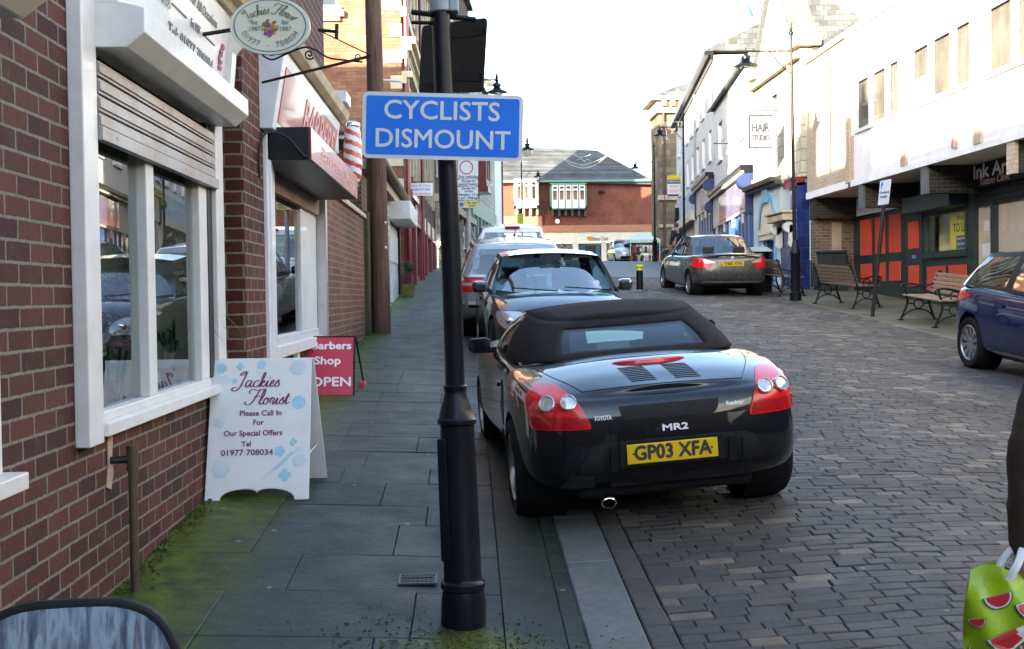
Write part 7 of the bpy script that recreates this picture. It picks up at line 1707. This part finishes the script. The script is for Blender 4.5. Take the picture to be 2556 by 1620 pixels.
for sx in (-1, 1): mb = MB(); p = MR_ @ Vector((sx*wR*.36, -hR*.45, -.03)); mb.tube([p, (p.x, p.y+.02, rbz)], .014, 8); mb.tube([p+Vector((0, 0, hR*.7)), (p.x, p.y+.45, gz(p.x, p.y+.45))], .014, 8); mb.build('leg', MT['black_iron'], rs_)
# ---- strings of festive lights
fl = empty('festive_lights', 'bowl shaped wire motif of festive lights hung before the slate roof', 'lights', atY(1455, 400, 80))
mb = MB()
for pts in ([(1402, 388), (1415, 404), (1440, 417), (1470, 418), (1500, 402), (1520, 384)], [(1404, 392), (1430, 407), (1465, 410), (1505, 394)], [(1440, 400), (1450, 396), (1458, 402), (1466, 397), (1475, 403)], [(1430, 386), (1450, 392), (1475, 386)], [(1495, 405), (1512, 388), (1526, 378)]):
    mb.tube(catmull([atY(a, b, 80) for a, b in pts], 5), .016, 5)
mb.tube([atY(1330, 372, 80), atY(1440, 386, 80)], .006, 4); mb.tube([atY(1520, 384, 80), atY(1632, 372, 80)], .006, 4); mb.build('wire', MT['light_wire'], fl)
ic = empty('festive_lights', 'icicle string of festive lights hung by the lamp post in front of the sandstone building', 'lights', atY(1690, 305, 50))
mb = MB(); mb.tube([atY(1652, 305, 50), atY(1750, 303, 50)], .012, 4)
for x, y1 in ((1648, 356), (1660, 348), (1673, 332), (1692, 346), (1700, 322), (1712, 330)):
    mb.tube(catmull([atY(x+R.uniform(-2, 2)+i*.8, 305+(y1-305)*i/6, 50) for i in range(7)], 3), .022, 5)
    mb.ball(atY(x+5, y1, 50), .06, 6, 4)
mb.build('wire', MT['light_wire'], ic)
# ---- market stall with clothes
ms = empty('market_stall', 'market stall with a pale peaked canopy and hanging clothes at the top of the street', 'stall', (10.5, 72, gz(10.5, 72)))
s0, s1 = atY(1566, 600, 72), atY(1642, 600, 72); pk = atY(1606, 578, 72); gzS = gz(10.5, 72)
mb = MB(); sxx = (s0.x+s1.x)/2; mb.add([(s0.x, 71, s0.z), (s1.x, 71, s0.z), (s1.x, 74, s0.z), (s0.x, 74, s0.z), (sxx, 72.5, pk.z), (s0.x, 71, s0.z-.2), (s1.x, 71, s0.z-.2), (s1.x, 74, s0.z-.2), (s0.x, 74, s0.z-.2)], [(0, 1, 4), (1, 2, 4), (2, 3, 4), (3, 0, 4), (0, 5, 6, 1), (1, 6, 7, 2), (2, 7, 8, 3), (3, 8, 5, 0)]); mb.build('canopy', pm('canopy_pale', (.66, .74, .66), .8, obj=False), ms)
for x in (s0.x+.05, s1.x-.05):
    for y in (71.05, 73.95): mb = MB(); mb.tube([(x, y, gzS-.1), (x, y, s0.z)], .03, 6); mb.build('leg', MT['alu'], ms)
mb = MB(); mb.tube([(s0.x, 71.1, s0.z-.35), (s1.x, 71.1, s0.z-.35)], .02, 5); mb.box(s0.x+.1, s1.x-.1, 71.3, 73, gzS+.55, gzS+.62); mb.build('rail', MT['alu'], ms)
cols = [pm('garment_%d' % i, c, .8, var=.3) for i, c in enumerate([(.03, .03, .05), (.35, .04, .03), (.03, .03, .04), (.45, .38, .33), (.04, .08, .05), (.5, .45, .4), (.25, .1, .05)])]
g0 = None
for i in range(16):
    x = s0.x+.1+(s1.x-s0.x-.3)*(i % 8)/7; z = s0.z-.4-(.55 if i >= 8 else 0); mb = MB(); w_, h = .19, R.uniform(.4, .55)
    mb.rings([[(x-w_*k/2, 71.05-(.1 if i >= 8 else 0), zz), (x+w_*k/2, 71.05-(.1 if i >= 8 else 0), zz), (x+w_*k/2, 71.18, zz), (x-w_*k/2, 71.18, zz)] for k, zz in ((.3, z), (1, z-.1), (.8, z-.3), (.95, z-h))])
    o = mb.build('garment', cols[i % 7], None, bevel=.02); tag(o, 'dark or coloured garment hanging from the market stall rail', 'clothes', 'clothes hanging on the market stall')
aw = empty('market_stall', 'low white awning left of the lit shop windows, above the parked cars', 'stall', (4.5, 86, gz(4.5, 86)))
a0, a1 = atY(1291, 588, 86), atY(1346, 603, 86); mb = MB(); mb.add([(a0.x, 85, a0.z), (a1.x, 85, a1.z), (a1.x, 88, a1.z), (a0.x, 88, a0.z), (a0.x, 85, a1.z-.05), (a0.x, 88, a1.z-.05), (a1.x, 85, a1.z-.05), (a1.x, 88, a1.z-.05)], [(0, 1, 2, 3), (0, 4, 6, 1), (2, 7, 5, 3), (0, 3, 5, 4), (4, 5, 7, 6)]); mb.build('canopy', MT['white_ink'], aw)
for x in (a0.x+.1, a1.x-.1): mb = MB(); mb.tube([(x, 85.2, gz(4, 85)), (x, 85.2, a1.z)], .03, 6); mb.build('leg', MT['alu'], aw)
# ------------------------------------------------------------------ people
def skin_mesh(name, nodes, edges, mat, parent, sub=2, root=0):
    me = bpy.data.meshes.new(name); me.from_pydata([n[0] for n in nodes], edges, [])
    o = bpy.data.objects.new(name, me); TS.collection.objects.link(o)
    o.modifiers.new('k', 'SKIN')
    for i, n in enumerate(nodes):
        r = n[1]; v = me.skin_vertices[0].data[i]; v.radius = r if isinstance(r, tuple) else (r, r); v.use_root = (i == root); v.use_loose = False
    q = o.modifiers.new('s', 'SUBSURF'); q.levels = sub; q.render_levels = sub
    vl = TS.view_layers[0]; vl.update(); m2 = bpy.data.meshes.new_from_object(o.evaluated_get(vl.depsgraph)); bpy.data.objects.remove(o)
    m2.name = name; m2.materials.clear(); m2.materials.append(mat); m2.polygons.foreach_set('use_smooth', [True]*len(m2.polygons))
    ob = bpy.data.objects.new(name, m2); COL.objects.link(ob); ob.parent = parent; WM[ob.name] = WM[parent.name]; return ob
def person(label, base, h, yaw, coat, trouser, hair, larm=None, rarm=None, stride=.12, sub=2):
    """standing figure facing local +y"""
    root = bpy.data.objects.new('person', None); COL.objects.link(root); M = Matrix.Translation(base) @ Matrix.Rotation(yaw, 4, 'Z'); root.matrix_world = M; WM[root.name] = M; tag(root, label, 'person')
    s = h/1.75
    larm = larm or [(-.27, .0, 1.14), (-.26, .10, .90)]; rarm = rarm or [(.27, .0, 1.14), (.26, .10, .90)]
    P = lambda *a: tuple(q*s for q in a)
    n = [(P(0, 0, .95), (.15*s, .11*s)), (P(0, .01, 1.2), (.15*s, .105*s)), (P(0, -.01, 1.40), (.13*s, .10*s)), (P(0, .0, 1.50), .055*s), (P(0, .02, 1.60), (.078*s, .092*s)), (P(0, .03, 1.69), (.07*s, .085*s)),
         (P(-.19, -.01, 1.41), .062*s), (P(*larm[0]), .048*s), (P(*larm[1]), .034*s), (P(.19, -.01, 1.41), .062*s), (P(*rarm[0]), .048*s), (P(*rarm[1]), .034*s),
         (P(-.1, 0, .86), .085*s), (P(-.11, stride*.4, .48), .06*s), (P(-.11, stride, .09), .042*s), (P(-.12, stride+.14, .04), .036*s), (P(.1, 0, .86), .085*s), (P(.11, -stride*.2, .48), .06*s), (P(.11, -stride, .09), .042*s), (P(.12, -stride+.14, .04), .036*s)]
    e = [(0, 1), (1, 2), (2, 3), (3, 4), (4, 5), (2, 6), (6, 7), (7, 8), (2, 9), (9, 10), (10, 11), (0, 12), (12, 13), (13, 14), (14, 15), (0, 16), (16, 17), (17, 18), (18, 19)]
    for a, sd in ((8, -1), (11, 1)):               # hands: palm, four fingers, thumb
        w_ = Vector(n[a][0]); el = Vector(n[a-1][0]); d = (w_-el).normalized(); pa = len(n); n.append((tuple(w_+d*.06*s), (.036*s, .02*s))); e.append((a, pa))
        for k in range(4):
            f0 = w_+d*.09*s+Vector((0, (k-1.5)*.02*s, 0)); i0 = len(n); n.append((tuple(f0), .010*s)); n.append((tuple(f0+d*(.075-.012*abs(k-1.2))*s+Vector((-sd*.02*s, 0, 0))), .008*s)); e += [(pa, i0), (i0, i0+1)]
        i0 = len(n); n.append((tuple(w_+d*.05*s+Vector((0, .05*s, 0))), .010*s)); e.append((pa, i0))
    skin_mesh('body', n, e, MT['skin'], root)
    cn = [(P(0, 0, .82), (.185*s, .145*s)), (P(0, .0, 1.0), (.175*s, .135*s)), (P(0, .01, 1.2), (.175*s, .13*s)), (P(0, -.01, 1.40), (.16*s, .12*s)), (P(0, .0, 1.50), .075*s), (P(-.2, -.01, 1.40), .082*s), (P(*larm[0]), .066*s), (P(*[a+(b-a)*1.0 for a, b in zip(larm[0], larm[1])]), .05*s), (P(.2, -.01, 1.40), .082*s), (P(*rarm[0]), .066*s), (P(*[a+(b-a)*.92 for a, b in zip(rarm[0], rarm[1])]), .05*s)]
    skin_mesh('coat', cn, [(0, 1), (1, 2), (2, 3), (3, 4), (3, 5), (5, 6), (6, 7), (3, 8), (8, 9), (9, 10)], coat, root, root=1, sub=sub)
    tn = [(P(0, 0, .93), (.15*s, .115*s)), (P(-.1, 0, .82), .10*s), (P(-.11, stride*.4, .48), .078*s), (P(-.11, stride, .07), .062*s), (P(.1, 0, .82), .10*s), (P(.11, -stride*.2, .48), .078*s), (P(.11, -stride, .07), .062*s)]
    skin_mesh('trousers', tn, [(0, 1), (1, 2), (2, 3), (0, 4), (4, 5), (5, 6)], trouser, root)
    for sx, st in ((-1, stride), (1, -stride)):
        mb = MB(); mb.ball(P(sx*.115, st+.06, .045), .052*s, 12, 8, sc=(.9, 2.4, .95)); mb.build('shoe', MT['black_matt'], root, smooth=True, local=True)
    mb = MB(); mb.ball(P(0, -.005, 1.675), .098*s, 16, 10, sc=(.95, 1.08, 1.05)); c0 = P(0, 0, 0)
    mb.v = [Vector((p.x, min(p.y, (.055+.5*max(0, p.z/s-1.70))*s), p.z)) for p in mb.v]; mb.build('hair', hair, root, smooth=True, local=True)
    mb = MB(); mb.ball(P(0, .12, 1.605), .017*s, 8, 6, sc=(.9, 1.1, 1.4)); 
    for sx in (-1, 1): mb.ball(P(sx*.083, .01, 1.62), .022*s, 8, 6, sc=(.5, .8, 1.2))
    mb.build('face', MT['skin'], root, smooth=True, local=True)
    mb = MB()
    for sx in (-1, 1): mb.ball(P(sx*.032, .100, 1.64), .010*s, 6, 5, sc=(1.3, .6, .8))
    mb.box(-.025*s, .025*s, .098*s, .104*s, 1.555*s, 1.562*s); mb.build('eyes', MT['ink_dark'], root, local=True)
    return root
person('person in a navy coat walking away by the far shopfronts, behind the grey saloon', (8.15, 45, gz(8.15, 45)), 1.76, radians(40), MT['coat_navy'], MT['trouser'], MT['hair_dark'])
person('person in a dark coat, only head and shoulders showing above the white car roof', (2.35, 74, gz(2.35, 74)), 1.66, radians(0), MT['coat_navy'], MT['trouser'], MT['hair_dark'])
person('grey haired person in a dark green jacket beside another above the white car roof', (3.0, 75, gz(3.0, 75)), 1.76, radians(10), pm('coat_green', (.03, .05, .03), .9), MT['trouser'], MT['hair_grey'])
person('person in a dark top standing before the lit far shop windows', (7.75, 95, gz(7.75, 95)+.02), 1.7, radians(80), pm('coat_plum', (.06, .015, .03), .9), MT['trouser'], MT['hair_dark'])
fpb = Vector((1.80, 3.05, gz(1.80, 3.05)))
pf = person('person in a brown coat at the right edge, only a hanging sleeve in frame', fpb, 1.80, radians(8), MT['coat_brown'], MT['trouser'], MT['hair_dark'], larm=[(-.31, -.01, 1.08), (-.30, .02, .80)], stride=.08, sub=4)
for o_c in kids(pf):
    if o_c.name.startswith('coat'):
        ns = [v.normal.copy() for v in o_c.data.vertices]
        for v, n_ in zip(o_c.data.vertices, ns): v.co += n_*(.005*noise.noise((v.co.x*9, v.co.y*9, v.co.z*16))+.004*noise.noise((v.co.x*20, v.co.y*20, v.co.z*30)))
# carried bag
bg0 = Vector((1.45, 3.02, .985))
sbag = empty('shopping_bag', 'lime green shopping bag printed with red watermelon slices, carried at the right edge', 'bag', (1.45, 3.02, .55))
MG = Matrix.Translation((1.505, 3.0, .775)) @ Matrix.Rotation(radians(-20), 4, 'Z')
lime = pm('bag_lime', (.36, .55, .012), .4, var=.12, scale=9, coat=.3)
mb = MB(MG); nx, nz = 22, 24; hw, hh_ = .185, .225
def bagp(u, v, side):
    x = u*hw*(1-.07*v+.03*sin(v*4)); z = v*hh_+.012*sin(u*7)*(v > .8); d = (.012+.034*(1-abs(v)**2)*(1-u*u*.7))*(1 if v < .99 else .5)+.009*sin(u*9+v*6)+.022*noise.noise((u*2.6+side*5, v*2.2, 1.3))
    return (x, -d if side else d, z)
for side in (0, 1):
    g = [[bagp(-1+2*i/nx, -1+2*j/nz, side) for i in range(nx+1)] for j in range(nz+1)]
    for j in range(nz):
        for i in range(nx): mb.quad(g[j][i], g[j][i+1], g[j+1][i+1], g[j+1][i])
for j in range(nz):
    for u in (-1, 1): mb.quad(bagp(u, -1+2*j/nz, 0), bagp(u, -1+2*j/nz, 1), bagp(u, -1+2*(j+1)/nz, 1), bagp(u, -1+2*(j+1)/nz, 0))
for i in range(nx): mb.quad(bagp(-1+2*i/nx, -1, 0), bagp(-1+2*(i+1)/nx, -1, 0), bagp(-1+2*(i+1)/nx, -1, 1), bagp(-1+2*i/nx, -1, 1))
bb = mb.build('bag_body', lime, sbag, smooth=True, angle=60)
mr_, mw_, mg_, my_ = MB(MG), MB(MG), MB(MG), MB(MG)
def slice_(u, v, r, rot):
    for mbx, rr, o in ((mg_, r*1.18, .007), (mw_, r*1.08, .0095), (mr_, r*.93, .012)):
        pts = [(rr*cos(pi+pi*i/12), rr*sin(pi+pi*i/12)) for i in range(13)]; c_, s_ = cos(rot), sin(rot); vs = []
        for a, b in pts:
            uu_ = u+(a*c_-b*s_)/hw; vv_ = v+(a*s_+b*c_)/hh_; p = bagp(max(-1, min(1, uu_)), max(-1, min(1, vv_)), 1); vs.append((p[0], p[1]-o, p[2]))
        mbx.add(vs, [tuple(range(13))])
for u, v, r, rot in ((-.58, .72, .033, .35), (-.12, .66, .036, .2), (-.46, .30, .046, .5), (-.84, .42, .02, .3), (-.76, .02, .030, -.2), (-.05, .2, .04, .3), (-.35, -.2, .045, .4), (.5, .6, .04, .3), (.5, .0, .045, .2), (-.7, -.5, .04, .2), (.1, -.5, .04, .3)): slice_(u, v, r, rot)
mr_.build('melon_print', pm('melon_red', (.55, .03, .03), .45, var=.15), sbag, merge=False, norm=False); mw_.build('rind_print', MT['white_ink'], sbag, merge=False, norm=False); mg_.build('skin_print', pm('melon_green', (.05, .16, .03), .5), sbag, merge=False, norm=False)
mb = MB()
for yy in (2.965, 3.035): mb.tube(catmull([(1.41, yy, .985), (1.435, yy, 1.03), (1.50, 3.03, 1.085), (1.56, yy, 1.04), (1.59, yy, .985)], 5), .011, 6)
mb.build('handle', MT['white_ink'], sbag, smooth=True)
bpy.data.scenes.remove(TS)
